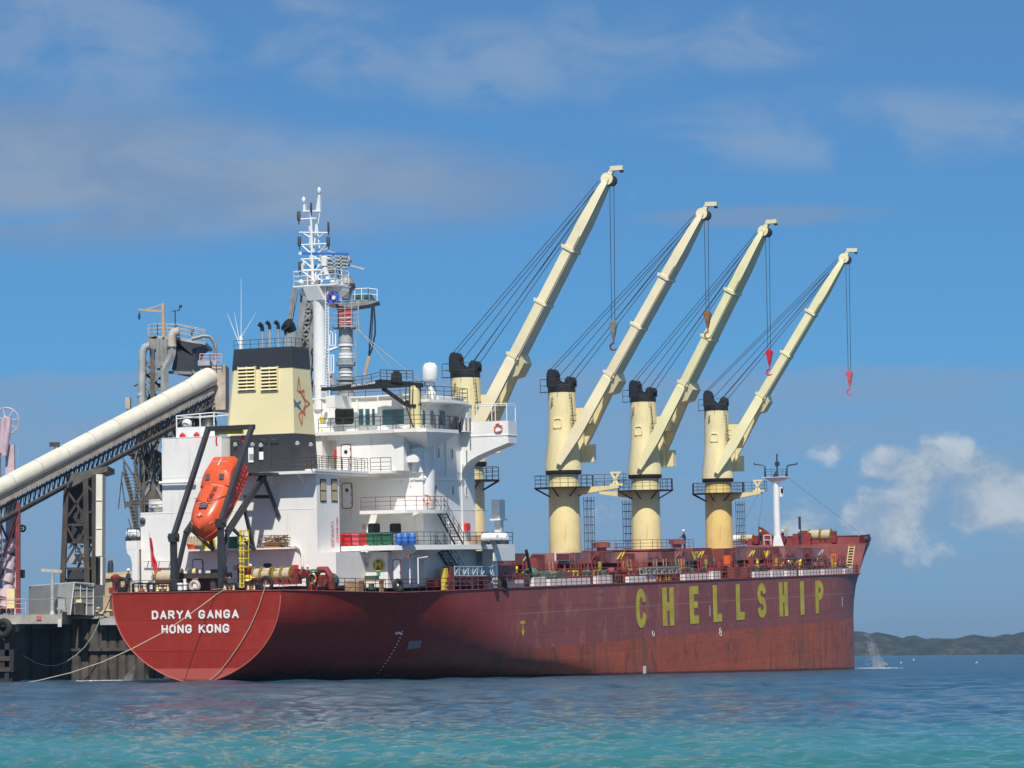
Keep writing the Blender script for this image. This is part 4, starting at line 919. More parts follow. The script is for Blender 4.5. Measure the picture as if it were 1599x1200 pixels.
# ------------------------------------------------------------------ deck cranes
def crane_meshes():
    d = {}
    mb = MB(); mb.lathe([(1.72, -8.6), (1.66, -1.5), (1.62, -1.2), (1.62, -.15)], (0, 0, 0), n=28); d['pedestal'] = (mb, 'pedestal_cream')
    mb = MB(); mb.lathe([(1.85, -.15), (1.95, 0), (1.95, .28), (1.8, .3)], (0, 0, 0), n=28); d['slew_ring'] = (mb, 'black_paint')
    # housing: tapered drum that flares at the foot, with a flat machinery bay behind the jib
    mb = MB(); mb.lathe([(1.98, .3), (1.97, .9), (1.62, 3.6), (1.54, 5), (1.48, 8.7)], (0, 0, 0), n=28); d['housing'] = (mb, 'cream_paint')
    mb = MB(); mb.box((1.0, -2.0, 1.2), (2.6, -.2, 7.0)); mb.box((1.6, -2.9, 1.2), (2.5, -2.0, 3.1)); mb.box((.6, -3.2, 5.3), (2.0, -1.2, 7.0)); d['machinery_bay'] = (mb, 'cream_paint')
    # black head: two cheek plates with sheaves (tall aft-port one, short starboard one)
    mb = MB(); mb.lathe([(1.5, 8.7), (1.5, 9.35)], (0, 0, 0), n=28)
    prof = [(1.45, 9.3), (1.45, 10.7), (1.3, 11.15), (1.0, 11.3), (.65, 11.2), (.42, 10.8), (.35, 10.1), (-.1, 9.75), (-.35, 9.6), (-.55, 9.75), (-.7, 10.15), (-.95, 10.4), (-1.25, 10.35), (-1.5, 10.05), (-1.5, 9.3)]
    for x in (-.75, .55): mb.prism([(x, y, z) for y, z in prof], (.18, 0, 0))
    mb.box((-.75, 1.45, 9.3), (.75, 1.3, 10.5)); d['crane_head'] = (mb, 'black_paint')
    mb = MB(); mb.lathe([(.5, -.5), (.5, .5)], (0, .9, 10.75), (1, 0, 0), 16); d['sheave'] = (mb, 'black_paint')
    mb = MB(); mb.lathe([(.42, -.5), (.42, .5)], (0, -1.12, 9.95), (1, 0, 0), 16); d['sheave2'] = (mb, 'black_paint')
    mb = MB(); rail(mb, [(-.6, 1.2, 8.75), (-1.5, 1.9, 8.75), (-1.6, 1.0, 8.75), (-1.9, -.2, 8.75), (-1.5, -1.4, 8.75)], 1.35, 2, .9, .03); mb.box((-1.6, 1.0, 8.7), (-.9, 2.0, 8.76)); d['head_railing'] = (mb, 'rail_steel')
    # window or grille in the housing, seen from astern
    mb = MB(); o_ = [V((-1.60, y, z)) for y, z in rrect(.02, 5.35, .95, 1.15, .2)]; i_ = [V((-1.62, y, z)) for y, z in rrect(.02, 5.35, .70, .9, .15)]; n = len(o_)
    mb._a(o_+i_+[p+V((.16, 0, 0)) for p in i_]+[p+V((.25, 0, 0)) for p in o_], [(k, (k+1) % n, n+(k+1) % n, n+k) for k in range(n)]+[(n+k, n+(k+1) % n, 2*n+(k+1) % n, 2*n+k) for k in range(n)]+[(3*n+k, 3*n+(k+1) % n, (k+1) % n, k) for k in range(n)]+[tuple(range(2*n, 3*n))]); d['cab_window'] = (mb, 'cream_paint')
    mb = MB(); mb.bar((-1.5, .55, 8.2), (-2.1, .5, 8.15), .16); mb.bar((-1.95, .5, 8.15), (-1.5, .5, 7.4), .07); d['lamp_bracket'] = (mb, 'cream_paint')
    mb = MB(); a, b = V((-.95, -1.25, 8.6)), V((-.75, -1.55, 3.2)); s_ = V((.18, .32, 0))*.6
    mb.tube(a-s_, b-s_, .03, 5); mb.tube(a+s_, b+s_, .03, 5)
    for i in range(14): p = a.lerp(b, (i+.5)/14); mb.tube(p-s_, p+s_, .025, 4)
    for i in range(5): p = a.lerp(b, .45+i*.11); mb.ring(p+V((-.3, -.3, 0)), (0, 0, 1), .36, .022, 10, 4)
    d['cab_ladder'] = (mb, 'rail_steel')
    # box jib: a fork with two legs that joins into one tapering girder
    F = V((0, -.28, .95)); Kk = V((0, -5.75, 9.95)); Hd = V((0, -16.55, 26.6)); ax = (Hd-Kk).normalized(); nr = V((0, ax.z, -ax.y)); ax0 = (Kk-F).normalized(); nr0 = V((0, ax0.z, -ax0.y))
    def leg(x0, x1, w0=.34):
        mb = MB(); ww = .26
        P0 = F+V((x0, 0, 0)); P1 = Kk+V((x1, 0, 0)); hh0, hh1 = .30, .54
        q = []
        for P_, hh, nn in ((P0, hh0, nr0), (F.lerp(Kk, .35)+V((x0*.65+x1*.35, 0, 0)), .62, nr0), (P1, hh1, nr)):
            q.append([P_-nn*hh-V((ww, 0, 0)), P_-nn*hh+V((ww, 0, 0)), P_+nn*hh+V((ww, 0, 0)), P_+nn*hh-V((ww, 0, 0))])
        mb._a(q[0]+q[1]+q[2], [(0,1,2,3), (8,9,10,11)]+[(k+4*r, (k+1) % 4+4*r, (k+1) % 4+4+4*r, k+4+4*r) for r in (0, 1) for k in range(4)]); return mb
    d['jib_leg'] = (leg(-2.15, -1.15), 'jib_cream'); d['jib_leg2'] = (leg(2.15, 1.15), 'cream_paint')
    mb = MB(); q = []
    for t, hh, wx in ((-.012, .54, 1.22), (.35, .52, 1.18), (.78, .50, 1.10), (.94, .36, .85), (1.0, .28, .6)):
        P_ = Kk.lerp(Hd, t); q += [P_-nr*hh-V((wx, 0, 0)), P_-nr*hh+V((wx, 0, 0)), P_+nr*hh+V((wx, 0, 0)), P_+nr*hh-V((wx, 0, 0))]
    mb._a(q, [(0,1,2,3), (16,17,18,19)]+[(k+4*r, (k+1) % 4+4*r, (k+1) % 4+4+4*r, k+4+4*r) for r in range(4) for k in range(4)]); d['jib'] = (mb, 'jib_cream')
    mb = MB()
    for ti, t in enumerate((.02, .32, .62)):
        P_ = Kk.lerp(Hd, t); mb = MB()
        for sx_ in (-1, 1): mb.bar(P_+V((sx_*1.2, 0, 0))-nr*.56, P_+V((sx_*1.2, 0, 0))+nr*.72, .12, .3)
        mb.bar(P_+V((-1.28, 0, 0))+nr*.66, P_+V((1.28, 0, 0))+nr*.66, .24, .34); mb.bar(P_+V((-1.28, 0, 0))-nr*.57, P_+V((1.28, 0, 0))-nr*.57, .12, .14)
        d['jib_collar'+str(ti)] = (mb, 'jib_cream')
    mb = MB()
    P_ = Kk.lerp(Hd, -.01); mb.hexa([P_-nr*.5+V((-1.0, 0, 0))-ax*1.6, P_-nr*.5+V((1.7, 0, 0))-ax*1.6, P_-nr*1.15+V((1.8, 0, 0))-ax*.9, P_-nr*1.15+V((-.6, 0, 0))-ax*.9, P_-nr*.5+V((-1.0, 0, 0))+ax*1.1, P_-nr*.5+V((1.7, 0, 0))+ax*1.1, P_-nr*1.15+V((1.8, 0, 0))+ax*.5, P_-nr*1.15+V((-.6, 0, 0))+ax*.5])
    d['jib_bracket'] = (mb, 'cream_paint')
    mb = MB(); mb.tube(F.lerp(Kk, .12)+V((-1.98, -.0, 0))-nr0*.2, Kk.lerp(Hd, .04)+V((-1.25, 0, 0))-nr*.4, .03, 5); mb.tube(Kk+V((-1.24, 0, 0))-nr*.45, Kk.lerp(Hd, .7)+V((-1.14, 0, 0))-nr*.42, .035, 5); mb.sph(F.lerp(Kk, .55)+V((2.2, 0, 0))+nr0*1.0, .3, 8); d['cable_run'] = (mb, 'rail_steel')
    mb = MB(); mb.lathe([(.62, -.36), (.62, .36)], Hd+V((0, -.1, .25)), (1, 0, 0), 18); mb.lathe([(.28, -.5), (.28, .5)], Hd+V((0, -.1, .25)), (1, 0, 0), 12)
    mb.bar(Hd+V((0, -.1, .3)), Hd+V((0, -.75, 1.25)), .5, .42); mb.hexa([Hd+V((-.3, -.5, 1.0)), Hd+V((.3, -.5, 1.0)), Hd+V((.3, -1.75, .95)), Hd+V((-.3, -1.75, .95)), Hd+V((-.3, -.5, 1.45)), Hd+V((.3, -.5, 1.45)), Hd+V((.3, -1.8, 1.4)), Hd+V((-.3, -1.8, 1.4))]); d['jib_head'] = (mb, 'jib_cream')
    mb = MB(); mb.lathe([(.55, -.3), (.55, .3)], Hd+V((.05, -.45, .05)), (1, 0, 0), 16); mb.box(Hd+V((-.2, -1.75, .75)), Hd+V((.2, -1.45, .96))); d['head_sheave'] = (mb, 'black_paint')
    # platform with railing, cantilevered rest arm
    mb = MB(); mb.lathe([(1.7, -1.62), (3.45, -1.62), (3.45, -1.5), (1.7, -1.5)], (0, 0, 0), n=8)
    for k in range(8): t = math.pi/4*k; mb.bar((3.3*math.cos(t), 3.3*math.sin(t), -1.62), (1.65*math.cos(t), 1.65*math.sin(t), -2.5), .12)
    d['platform'] = (mb, 'black_paint')
    mb = MB(); pp = [(3.35*math.cos(math.pi/4*k), 3.35*math.sin(math.pi/4*k), -1.5) for k in range(9)]; rail(mb, pp, 1.25, 3, 1.0, .03); d['platform_railing'] = (mb, 'rail_steel')
    return d, F, Kk, Hd, nr
CM, JF, JK, JH, JN = crane_meshes(); UPPER = {'housing','machinery_bay','crane_head','sheave','sheave2','head_railing','cab_window','lamp_bracket','cab_ladder','jib_leg','jib_leg2','jib','jib_bracket','cable_run','jib_head','head_sheave','slew_ring','jib_collar0','jib_collar1','jib_collar2'}
JIBS = {k for k in UPPER if k.startswith('jib')} | {'cable_run', 'head_sheave'}
mk('pedestal_rusty', (.78,.56,.20), .45, var=.12, vs=.3, rust=.62, rcol=(.66,.34,.08), bump=.01, bs=1.2); mk('jib_yellow', (.78,.72,.42), .42, var=.08, vs=.25, rust=.12, rcol=(.7,.55,.25), streak=False)
CB = {}
cr_data = [(55.5, 9.85, R(4), R(-3.0)), (81.2, 11.36, R(2.5), R(-.8)), (106.5, 11.43, R(-3), R(-2.6)), (132.6, 11.48, R(7.5), R(-.3))]   # x, z, slew, luff
cmesh = {k: v[0].mesh(k.rstrip('012'), M[v[1]]) for k, v in CM.items()}
mkw = MB(); 
for y in (-.29, -.1, .09, .28): pass
for i, (x, z, dl, lf) in enumerate(cr_data):
    MR = Matrix.Rotation(dl, 4, 'Z'); MJ = MR @ Matrix.Translation(JF) @ Matrix.Rotation(lf, 4, 'X') @ Matrix.Translation(-JF)
    if i == 0: z = sY(730, 727, 0).z
    e = empty_part('deck_crane', ship, (x, 0, z), ['cream crane nearest the bridge, louvred grille in its housing', 'cream crane with a rest arm, second from the bridge', 'cream crane third from the bridge', 'cream crane nearest the bow with rust streaked pedestal'][i])
    OFF[e.name] = V((x, 0, z))
    for k, me in cmesh.items():
        o = bpy.data.objects.new(k.rstrip('012'), me); COL.objects.link(o); o.parent = e; OFF[o.name] = OFF[e.name]
        if k in JIBS: o.matrix_basis = MJ
        elif k in UPPER: o.matrix_basis = MR
        if (k == 'pedestal' and i == 3) or (k in ('jib', 'jib_leg', 'jib_collar0', 'jib_collar1', 'jib_collar2', 'jib_head') and i > 1): o.material_slots[0].link = 'OBJECT'; o.material_slots[0].material = M['pedestal_rusty' if k == 'pedestal' else 'jib_yellow']
        if k == 'pedestal' and i == 0: o.scale = (1, 1, 1.15)
    if i == 0:
        for q in range(3): mb = MB(); mb.hexa([V((-1.66, -.34, 5.0+.3*q)), V((-1.5, -.34, 5.08+.3*q)), V((-1.5, .38, 5.08+.3*q)), V((-1.66, .38, 5.0+.3*q)), V((-1.66, -.34, 5.1+.3*q)), V((-1.5, -.34, 5.2+.3*q)), V((-1.5, .38, 5.2+.3*q)), V((-1.66, .38, 5.1+.3*q))]); part(mb, 'grille_slat', M['cream_paint'], e, off=(0,0,0))
        mb = MB(); mb.box((-1.48, -.36, 4.88), (-1.44, .4, 5.8)); part(mb, 'grille', M['louvre_dark'], e, off=(0,0,0))
    # caged ladder up the pedestal
    if i in (1, 2, 3):
        side = -1 if i != 2 else 1; yy = side*2.1; mb = MB(); z0, z1_ = -8.6, -2.6
        xx = .4
        for dy in (0, .45, .9): mb.tube((xx, yy+side*dy, z0), (xx, yy+side*dy, z1_), .035, 5); mb.tube((xx+.7, yy+side*dy, z0), (xx+.7, yy+side*dy, z1_), .03, 5)
        n_ = 7
        for k in range(n_): z_ = z0+(z1_-z0)*(k+.5)/n_; mb.path([(xx, yy, z_), (xx, yy+side*.9, z_), (xx+.7, yy+side*.9, z_), (xx+.7, yy, z_)], .04, 4, True)
        part(mb, 'caged_ladder', M['rail_steel'], e, off=(0,0,0))
    # rest arm with saddle
    if i in (1, 2, 3):
        s_ = -1 if i != 2 else 1; mb = MB(); L_ = 6.4 if i == 1 else 5.6
        mb.hexa([(-.5, s_*1.6, -2.4), (.5, s_*1.6, -2.4), (.3, s_*L_, -1.75), (-.3, s_*L_, -1.75), (-.5, s_*1.6, -1.55), (.5, s_*1.6, -1.55), (.3, s_*L_, -1.5), (-.3, s_*L_, -1.5)])
        part(mb, 'rest_arm', M['pedestal_cream'], e, off=(0,0,0))
        if i != 2:
            mb = MB(); y0 = s_*(L_-.4); mb.bar((0, y0-.3, -1.5), (0, y0+.5, -.1), .22); mb.bar((0, y0+.4, -1.5), (0, y0-.4, -.1), .22); mb.bar((0, y0-.6, -.1), (0, y0+.6, -.1), .2); mb.box((-.3, y0-.9, -1.5), (.3, y0+.6, -1.3)); part(mb, 'rest_saddle', M['cream_paint'], e, off=(0,0,0))
        mb = MB(); rail(mb, [(0.4, s_*3.3, -1.5), (.4, s_*(L_+.6), -1.5), (-.4, s_*(L_+.6), -1.5)], 1.25, 3, 1.1, .03); part(mb, 'arm_railing', M['rail_steel'], e, off=(0,0,0))
    # hoist wires and hook block, hanging plumb in the world
    TG = MJ @ (JH+V((0, .35, -.1))); KG = MJ @ JK; up_ = (MJ.to_3x3() @ JN)
    for sy, sz, x_, dt in ((1.25, 11.1, -.35, 0), (1.0, 11.2, .35, .02), (.35, 10.2, -.35, .05), (-.3, 9.8, .3, .08), (-1.1, 10.35, -.3, .1), (-1.4, 10.1, .35, .12)):
        mb = MB(); mb.tube(MR @ V((x_, sy, sz)), TG.lerp(KG, dt)+V((x_, 0, 0))-up_*(.4 if up_.y < 0 else -.4), .038, 5); part(mb, 'luffing_wire', M['rail_steel'], e, off=(0,0,0))
    Hd = MJ @ V((0, -17.05, 26.5)); hang = S3T @ V((0, 0, -1)); Lh = [13.8, 10.2, 13.4, 13.7][i]; blk = Hd+hang*Lh; low = [('grey_steel', 'machine_red'), ('wood_brown', 'wood_brown'), ('bright_red', 'bright_red'), ('pink_red', 'pink_red')][i]
    mb = MB(); mb.tube(Hd+V((0, .22, 0)), blk+V((0, .16, 0)), .035, 5); mb.tube(Hd-V((0, .22, 0)), blk-V((0, .16, 0)), .035, 5); part(mb, 'hoist_wire', M['rail_steel'], e, off=(0,0,0))
    mb = MB(); b0 = blk; D_ = hang
    mb.hexa([b0+D_*1.0+V((a_, c_, 0)) for a_, c_ in ((-.22, -.22), (.22, -.22), (.22, .22), (-.22, .22))]+[b0+V((a_, c_, 0)) for a_, c_ in ((-.28, -.3), (.28, -.3), (.28, .3), (-.28, .3))]); mb.hexa([b0+D_*1.7+V((a_, c_, 0)) for a_, c_ in ((-.08, -.1), (.08, -.1), (.08, .1), (-.08, .1))]+[b0+D_*1.0+V((a_, c_, 0)) for a_, c_ in ((-.22, -.22), (.22, -.22), (.22, .22), (-.22, .22))])
    mb.lathe([(.42, -.15), (.42, .15)], b0+D_*.25, (1, 0, 0), 14); part(mb, 'hook_block', M[low[0]], e, ['grey and brown hook block', 'rusty brown hook block', 'red hook block', 'bright red hook block'][i], off=(0,0,0))
    mb = MB(); c = b0+D_*2.45; mb.tube(b0+D_*1.6, c-D_*.25, .09, 8); mb.path([c+V((0, .34*math.sin(t), 0))-D_*.34*math.cos(t)+D_*0 for t in np.linspace(-.2, 4.3, 14)], [.1]*10+[.08, .07, .05, .03], 7); part(mb, 'hook', M[low[1]], e, off=(0,0,0))

# ------------------------------------------------------------------ radar mast
MX = 24.5
mast = empty_part('radar_mast', ship, (MX, 0, 0))
def mp(px, py, dx=0): return sX(px, py, MX+dx)
a, b = mp(500, 640), mp(497.5, 470); mb = MB()
mb.path([V((MX, a.y, a.z)), mp(499, 560), mp(498, 480), mp(497, 470)], [.60, .58, .56, .7], 12); mb2 = mb
part(mb, 'mast_column', M['plain_white'], mast)
mb = MB(); p0 = mp(497, 470); zz = mp(497, 448).z
mb.hexa([(MX-.7, p0.y+.7, p0.z), (MX+.9, p0.y+.7, p0.z), (MX+.9, p0.y-.9, p0.z), (MX-.7, p0.y-.9, p0.z), (MX-1.2, mp(482, 448).y, zz), (MX+1.6, mp(482, 448).y, zz), (MX+1.6, mp(505, 448).y, zz), (MX-1.2, mp(505, 448).y, zz)]); part(mb, 'mast_corbel', M['plain_white'], mast)
mb = MB(); y0, y1 = mp(464.5, 450).y, mp(531, 446).y
mb.prism([(MX+.6, y0, zz-.6), (MX+.6, y0, zz), (MX+.6, y1, zz+.25), (MX+.6, mp(530, 460).y, zz-.4), (MX+.6, mp(505, 466).y, zz-1.4), (MX+.6, mp(482, 462).y, zz-1.0)], (1.4, 0, 0)); mb.box((MX-.9, y0, zz-.02), (MX+2.2, y1, zz+.1)); part(mb, 'mast_platform', M['plain_white'], mast)
prail([(MX-.8, y0-.05, zz+.1), (MX-.8, y1+.1, zz+.1), (MX+2, y1+.1, zz+.1)], 'mast_railing', 'plain_white', hgt=1.3, step=1.2, parent=mast, r=.045)
prail([(MX-.8, y0-.05, zz+.1), (MX+2, y0-.05, zz+.1)], 'mast_railing', 'plain_white', hgt=1.3, step=1.2, parent=mast, r=.045)
mb = MB()
T_ = [(488, 442, 485.3, 330), (503, 434, 494.5, 348), (485, 420, 483.5, 350)]
mb.tube(mp(488.5, 444), mp(485.2, 328), .15, 8, .1); mb.tube(mp(504.5, 434, .5), mp(494, 346, .3), .1, 7, .07); mb.tube(mp(489.5, 400, .2), mp(494, 346, .3), .08, 6); mb.tube(mp(485, 420, 1.2), mp(483, 350, .8), .08, 6); mb.tube(mp(492, 430), mp(503, 398, .4), .07, 6)
for (xa_, ya_, xb_, yb_) in ((473, 330.5, 500.5, 330.5), (468.5, 343, 494, 341.5), (467, 363.5, 514, 364), (469, 383, 513, 381), (470, 405.5, 515.5, 403.5), (469, 422.5, 506, 422)):
    mb.tube(mp(xa_, ya_), mp(xb_, yb_), .085, 6)
for (xa_, ya_, xb_, yb_) in ((474, 365, 484, 371), (506, 364, 498, 371.5), (472, 384, 485, 396), (509, 382, 496, 398), (471, 406, 487, 418), (509, 405, 490, 424), (471, 423, 487, 435), (505, 423, 489, 437), (497, 349, 499, 333), (484.5, 396, 503, 410), (487, 404, 500, 392), (488, 428, 504, 440), (503, 424, 491, 440)):
    mb.tube(mp(xa_, ya_), mp(xb_, yb_), .06, 5)
part(mb, 'mast_lattice', M['plain_white'], mast)
for pts in ([(473.5, 331), (473, 317), (475.5, 317), (477, 331)], [(492.5, 330.5), (497.3, 302), (499.5, 302), (499.5, 331)]):
    mb = MB(); mb.prism([mp(*p) for p in pts], (.3, 0, 0)); q = mp((pts[1][0]+pts[2][0])/2, pts[1][1]); mb.lathe([(.08, -.05), (.16, .1), (.18, .35), (.05, .55)], q, n=10); part(mb, 'gps_antenna', M['plain_white'], mast)
for px, py in ((466.5, 338), (512.8, 354.5), (467.5, 377.5), (512.5, 377.5), (468.5, 417), (485.8, 324.5)):
    mb = MB(); q = mp(px, py, -.1); s_ = .45 if px in (512.8, 485.8) else .75; mb.lathe([(.16*s_, -.42), (.22*s_, -.38), (.22*s_, .38), (.14*s_, .46)], q, n=10); mb.tube(q-V((0, 0, .4)), q-V((0, 0, .75)), .06, 6); part(mb, 'navigation_light', M['rail_steel'], mast)
mb = MB(); mb.bar(mp(470, 396), mp(543.5, 397), .22, .2); part(mb, 'radar_scanner', M['drum_blue'], mast)
mb = MB(); mb.bar(mp(467.5, 396), mp(472, 396), .26, .24); q = mp(506, 400); mb.lathe([(.3, -.9), (.35, -.1), (.2, 0)], q, n=10); part(mb, 'radar_pedestal', M['plain_white'], mast)
mb = MB(); mb.path([mp(471, 422), mp(472.5, 414), mp(478, 409.5)], .16, 7); mb.bar(mp(507, 418, -.3), mp(513, 436, -.3), .3); mb.box(mp(515, 438), mp(528, 447)+V((1, 0, 0))); mb.sph(mp(470, 441, -.8), .25, 8); part(mb, 'mast_fitting', M['plain_white'], mast)
mb = MB()
a, b = mp(509.5, 620, -.6), mp(508, 455, -.6); mb.tube(a, b, .05, 5); mb.tube(mp(514.5, 620, -.6), mp(512, 455, -.6), .05, 5)
for i in range(36): p = a.lerp(b, i/36); mb.tube(p, p+(mp(514.5, 620, -.6)-a), .03, 4)
for py in (544, 558): mb.bar(mp(500.5, py), mp(509, py), .2)
part(mb, 'mast_ladder', M['plain_white'], mast)

# ------------------------------------------------------------------ provision crane on the bridge deck
pc = empty_part('provision_crane', ship, (22, -9.6, z_b))
pcx = 22.2
mb = MB(); a = sX(649, 673, pcx); b = sX(650, 603, pcx); mb.lathe([(.5, 0), (.5, (b-a).z*.93), (.42, (b-a).z*.95), (.42, (b-a).z)], (pcx, a.y, a.z), n=16); part(mb, 'crane_post', M['pedestal_cream'], pc)
mb = MB(); P_ = lambda x, y, dx=0: sX(x, y, pcx+dx)
mb.prism([P_(656, 598, -.35), P_(612, 594, -.35), P_(594, 592.5, -.35), P_(575, 597, -.35), P_(522, 604, -.35), P_(516.5, 606, -.35), P_(517, 611, -.35), P_(560, 608.5, -.35), P_(598, 606.5, -.35), P_(640, 604, -.35), P_(656, 605, -.35)], (.7, 0, 0))
part(mb, 'crane_boom', M['black_paint'], pc)
mb = MB(); mb.bar(P_(598, 607), P_(635, 633), .3); mb.bar(P_(634, 630), P_(655, 636), .5, .6); mb.box(P_(636, 632, -.6), P_(657.5, 636, .6)); mb.box(P_(501.5, 605), P_(509.5, 611, .5)); mb.bar(P_(509, 608), P_(518, 607), .3); part(mb, 'boom_strut', M['black_paint'], pc)
mb = MB(); mb.hexa([P_(610, 596, -.5), P_(610, 596, .5), P_(628.5, 599, .5), P_(628.5, 599, -.5), P_(611, 583, -.5), P_(611, 583, .5), P_(627, 583, .5), P_(627, 583, -.5)]); mb.hexa([P_(613, 583, -.4), P_(613, 583, .4), P_(626, 583, .4), P_(626, 583, -.4), P_(617, 578.5, -.2), P_(617, 578.5, .2), P_(621, 578.5, .2), P_(621, 578.5, -.2)]); part(mb, 'crane_winch', M['black_paint'], pc)
mb = MB(); rail(mb, [P_(551, 600.5, -.4), P_(580, 596, -.4), P_(594, 592, -.4)], .62, 2, .9, .03); rail(mb, [P_(594, 593, -.5), P_(645, 594.5, -.5)], .85, 3, .7, .04); part(mb, 'boom_railing', M['rail_steel'], pc)
text_part('DRC SWL 2Tx2.4-8.5M', 'boom_lettering', M['letter_white'], .2, pc, P_(549, 604.6, -.37), (0, -1, .085), (0, 0, 1), width=2.3, bold=.02)
mb = MB()
for q in ((640, 604), (645, 604), (634, 604), (657, 604)): mb.tube(P_(q[0], q[1], -.62), P_(q[0]-1, 634, -.62), .045, 5)
mb.tube(P_(634, 634, -.5), P_(645.5, 667, -.5), .07, 5); mb.tube(P_(640, 634, -.6), P_(641, 673, -.6), .04, 5); mb.tube(P_(646, 634, -.6), P_(647, 673, -.6), .04, 5)
mb.path([P_(656, 600), P_(659, 594.5), P_(663, 597), P_(663, 604)], .04, 5); part(mb, 'crane_hose', M['black_paint'], pc)
mb = MB(); mb.tube(P_(502.5, 622, -.3), P_(502.5, 655, -.3), .025, 5); part(mb, 'pendant_wire', M['rail_steel'], pc)
mb = MB(); q = P_(502.5, 656, -.3); mb.lathe([(.08, -.35), (.2, -.1), (.2, .25), (.06, .35)], q, n=8); mb.lathe([(.12, -.5), (.14, -.4), (.06, -.35)], q-V((0, 0, .5)), n=8); part(mb, 'pendant_hook', M['yellow_paint'], pc)
mb = MB(); mb.box(sX(500, 612, zb_a+.3), sX(507, 621, zb_a+.9)); part(mb, 'boom_rest', M['plain_white'], pc)

# radome
rx_ = 26.5; c = sX(672.8, 640, rx_)
rd = empty_part('satellite_dome', ship, c)
mb = MB(); k = .0525; zt = lambda y: sX(672.8, y, rx_).z
mb.lathe([(.62, zt(594)), (.68, zt(592)), (.68, zt(577)), (.62, zt(571.5)), (.42, zt(567.6)), (.05, zt(566.2))], (rx_, c.y, 0), n=24); part(mb, 'dome', M['plain_white'], rd)
mb = MB(); mb.lathe([(.2, zt(608)), (.2, zt(596)), (.3, zt(594))], (rx_, c.y, 0), n=12)
for t in range(4): q = R(45+90*t); mb.bar((rx_+.75*math.cos(q), c.y+.6*math.sin(q), zt(624)), (rx_+.15*math.cos(q), c.y+.15*math.sin(q), zt(607)), .16)
mb.hexa([(rx_-.6, c.y-.05, zt(624)), (rx_+.6, c.y-.05, zt(624)), (rx_+.6, c.y+.05, zt(624)), (rx_-.6, c.y+.05, zt(624)), (rx_-.1, c.y-.05, zt(607)), (rx_+.1, c.y-.05, zt(607)), (rx_+.1, c.y+.05, zt(607)), (rx_-.1, c.y+.05, zt(607))]); part(mb, 'dome_stand', M['plain_white'], rd)

# ------------------------------------------------------------------ foremast
fm = empty_part('foremast', ship, (156.3, 0, 3.6)); fx_ = 156.3
P_ = lambda x, y, dx=0: sX(x, y, fx_+dx)
mb = MB(); mb.hexa([P_(1207, 853, -.6), P_(1207, 853, .6), P_(1224, 853, .6), P_(1224, 853, -.6), P_(1208.5, 838, -.5), P_(1208.5, 838, .5), P_(1219, 838, .5), P_(1219, 838, -.5)])
mb.path([P_(1214, 848), P_(1212.5, 800), P_(1211.5, 750)], [.48, .46, .4], 10); mb.hexa([P_(1207.5, 755, -.4), P_(1207.5, 755, .4), P_(1217, 755, .4), P_(1217, 755, -.4), P_(1193, 746.5, -.8), P_(1193, 746.5, .8), P_(1233, 746.5, .8), P_(1233, 746.5, -.8)]); mb.box(P_(1190, 746.5, -.9), P_(1236, 744.8, .9)); mb.box(P_(1217, 761, -.4), P_(1224.5, 776, .4)); part(mb, 'mast_column', M['plain_white'], fm)
mb = MB(); mb.box(P_(1219, 763, -.45), P_(1223, 770, -.41)); part(mb, 'lamp_window', M['glass'], fm)
mb = MB(); mb.hexa([P_(1193, 745, -.2), P_(1193, 745, .2), P_(1197, 745, .2), P_(1197, 745, -.2), P_(1193.5, 728, -.15), P_(1193.5, 728, .15), P_(1195, 728, .15), P_(1195, 728, -.15)]); mb.hexa([P_(1225.5, 745, -.2), P_(1225.5, 745, .2), P_(1230, 745, .2), P_(1230, 745, -.2), P_(1228.5, 728, -.15), P_(1228.5, 728, .15), P_(1230, 728, .15), P_(1230, 728, -.15)])
mb.path([P_(1194.5, 729), P_(1191, 726.5), P_(1178, 725.5), P_(1177.5, 723)], .1, 6); mb.path([P_(1229, 729), P_(1231, 727), P_(1244, 725), P_(1244.5, 722.5)], .1, 6); mb.hexa([P_(1206, 745, -.3), P_(1206, 745, .3), P_(1216, 745, .3), P_(1216, 745, -.3), P_(1211.5, 735, -.1), P_(1211.5, 735, .1), P_(1215, 735, .1), P_(1215, 735, -.1)]); mb.tube(P_(1213.5, 738), P_(1213, 709), .1, 6); mb.box(P_(1209.8, 721.5, -.3), P_(1217.5, 728, .3)); part(mb, 'light_bracket', M['charcoal_paint'], fm)
mb = MB(); rail(mb, [P_(1196, 745, -.8), P_(1230, 745, -.8)], 1.0, 3, .7, .03); part(mb, 'mast_railing', M['rail_steel'], fm)
mb = MB()
for a_, b_ in (((1233, 748), (1343, 833)), ((1196, 750), (1150, 835)), ((1194, 750), (1184, 830))): 
    q = sY(*b_, -1.0); mb.tube(P_(*a_), q, .018, 5)
part(mb, 'mast_stay', M['rail_steel'], fm)

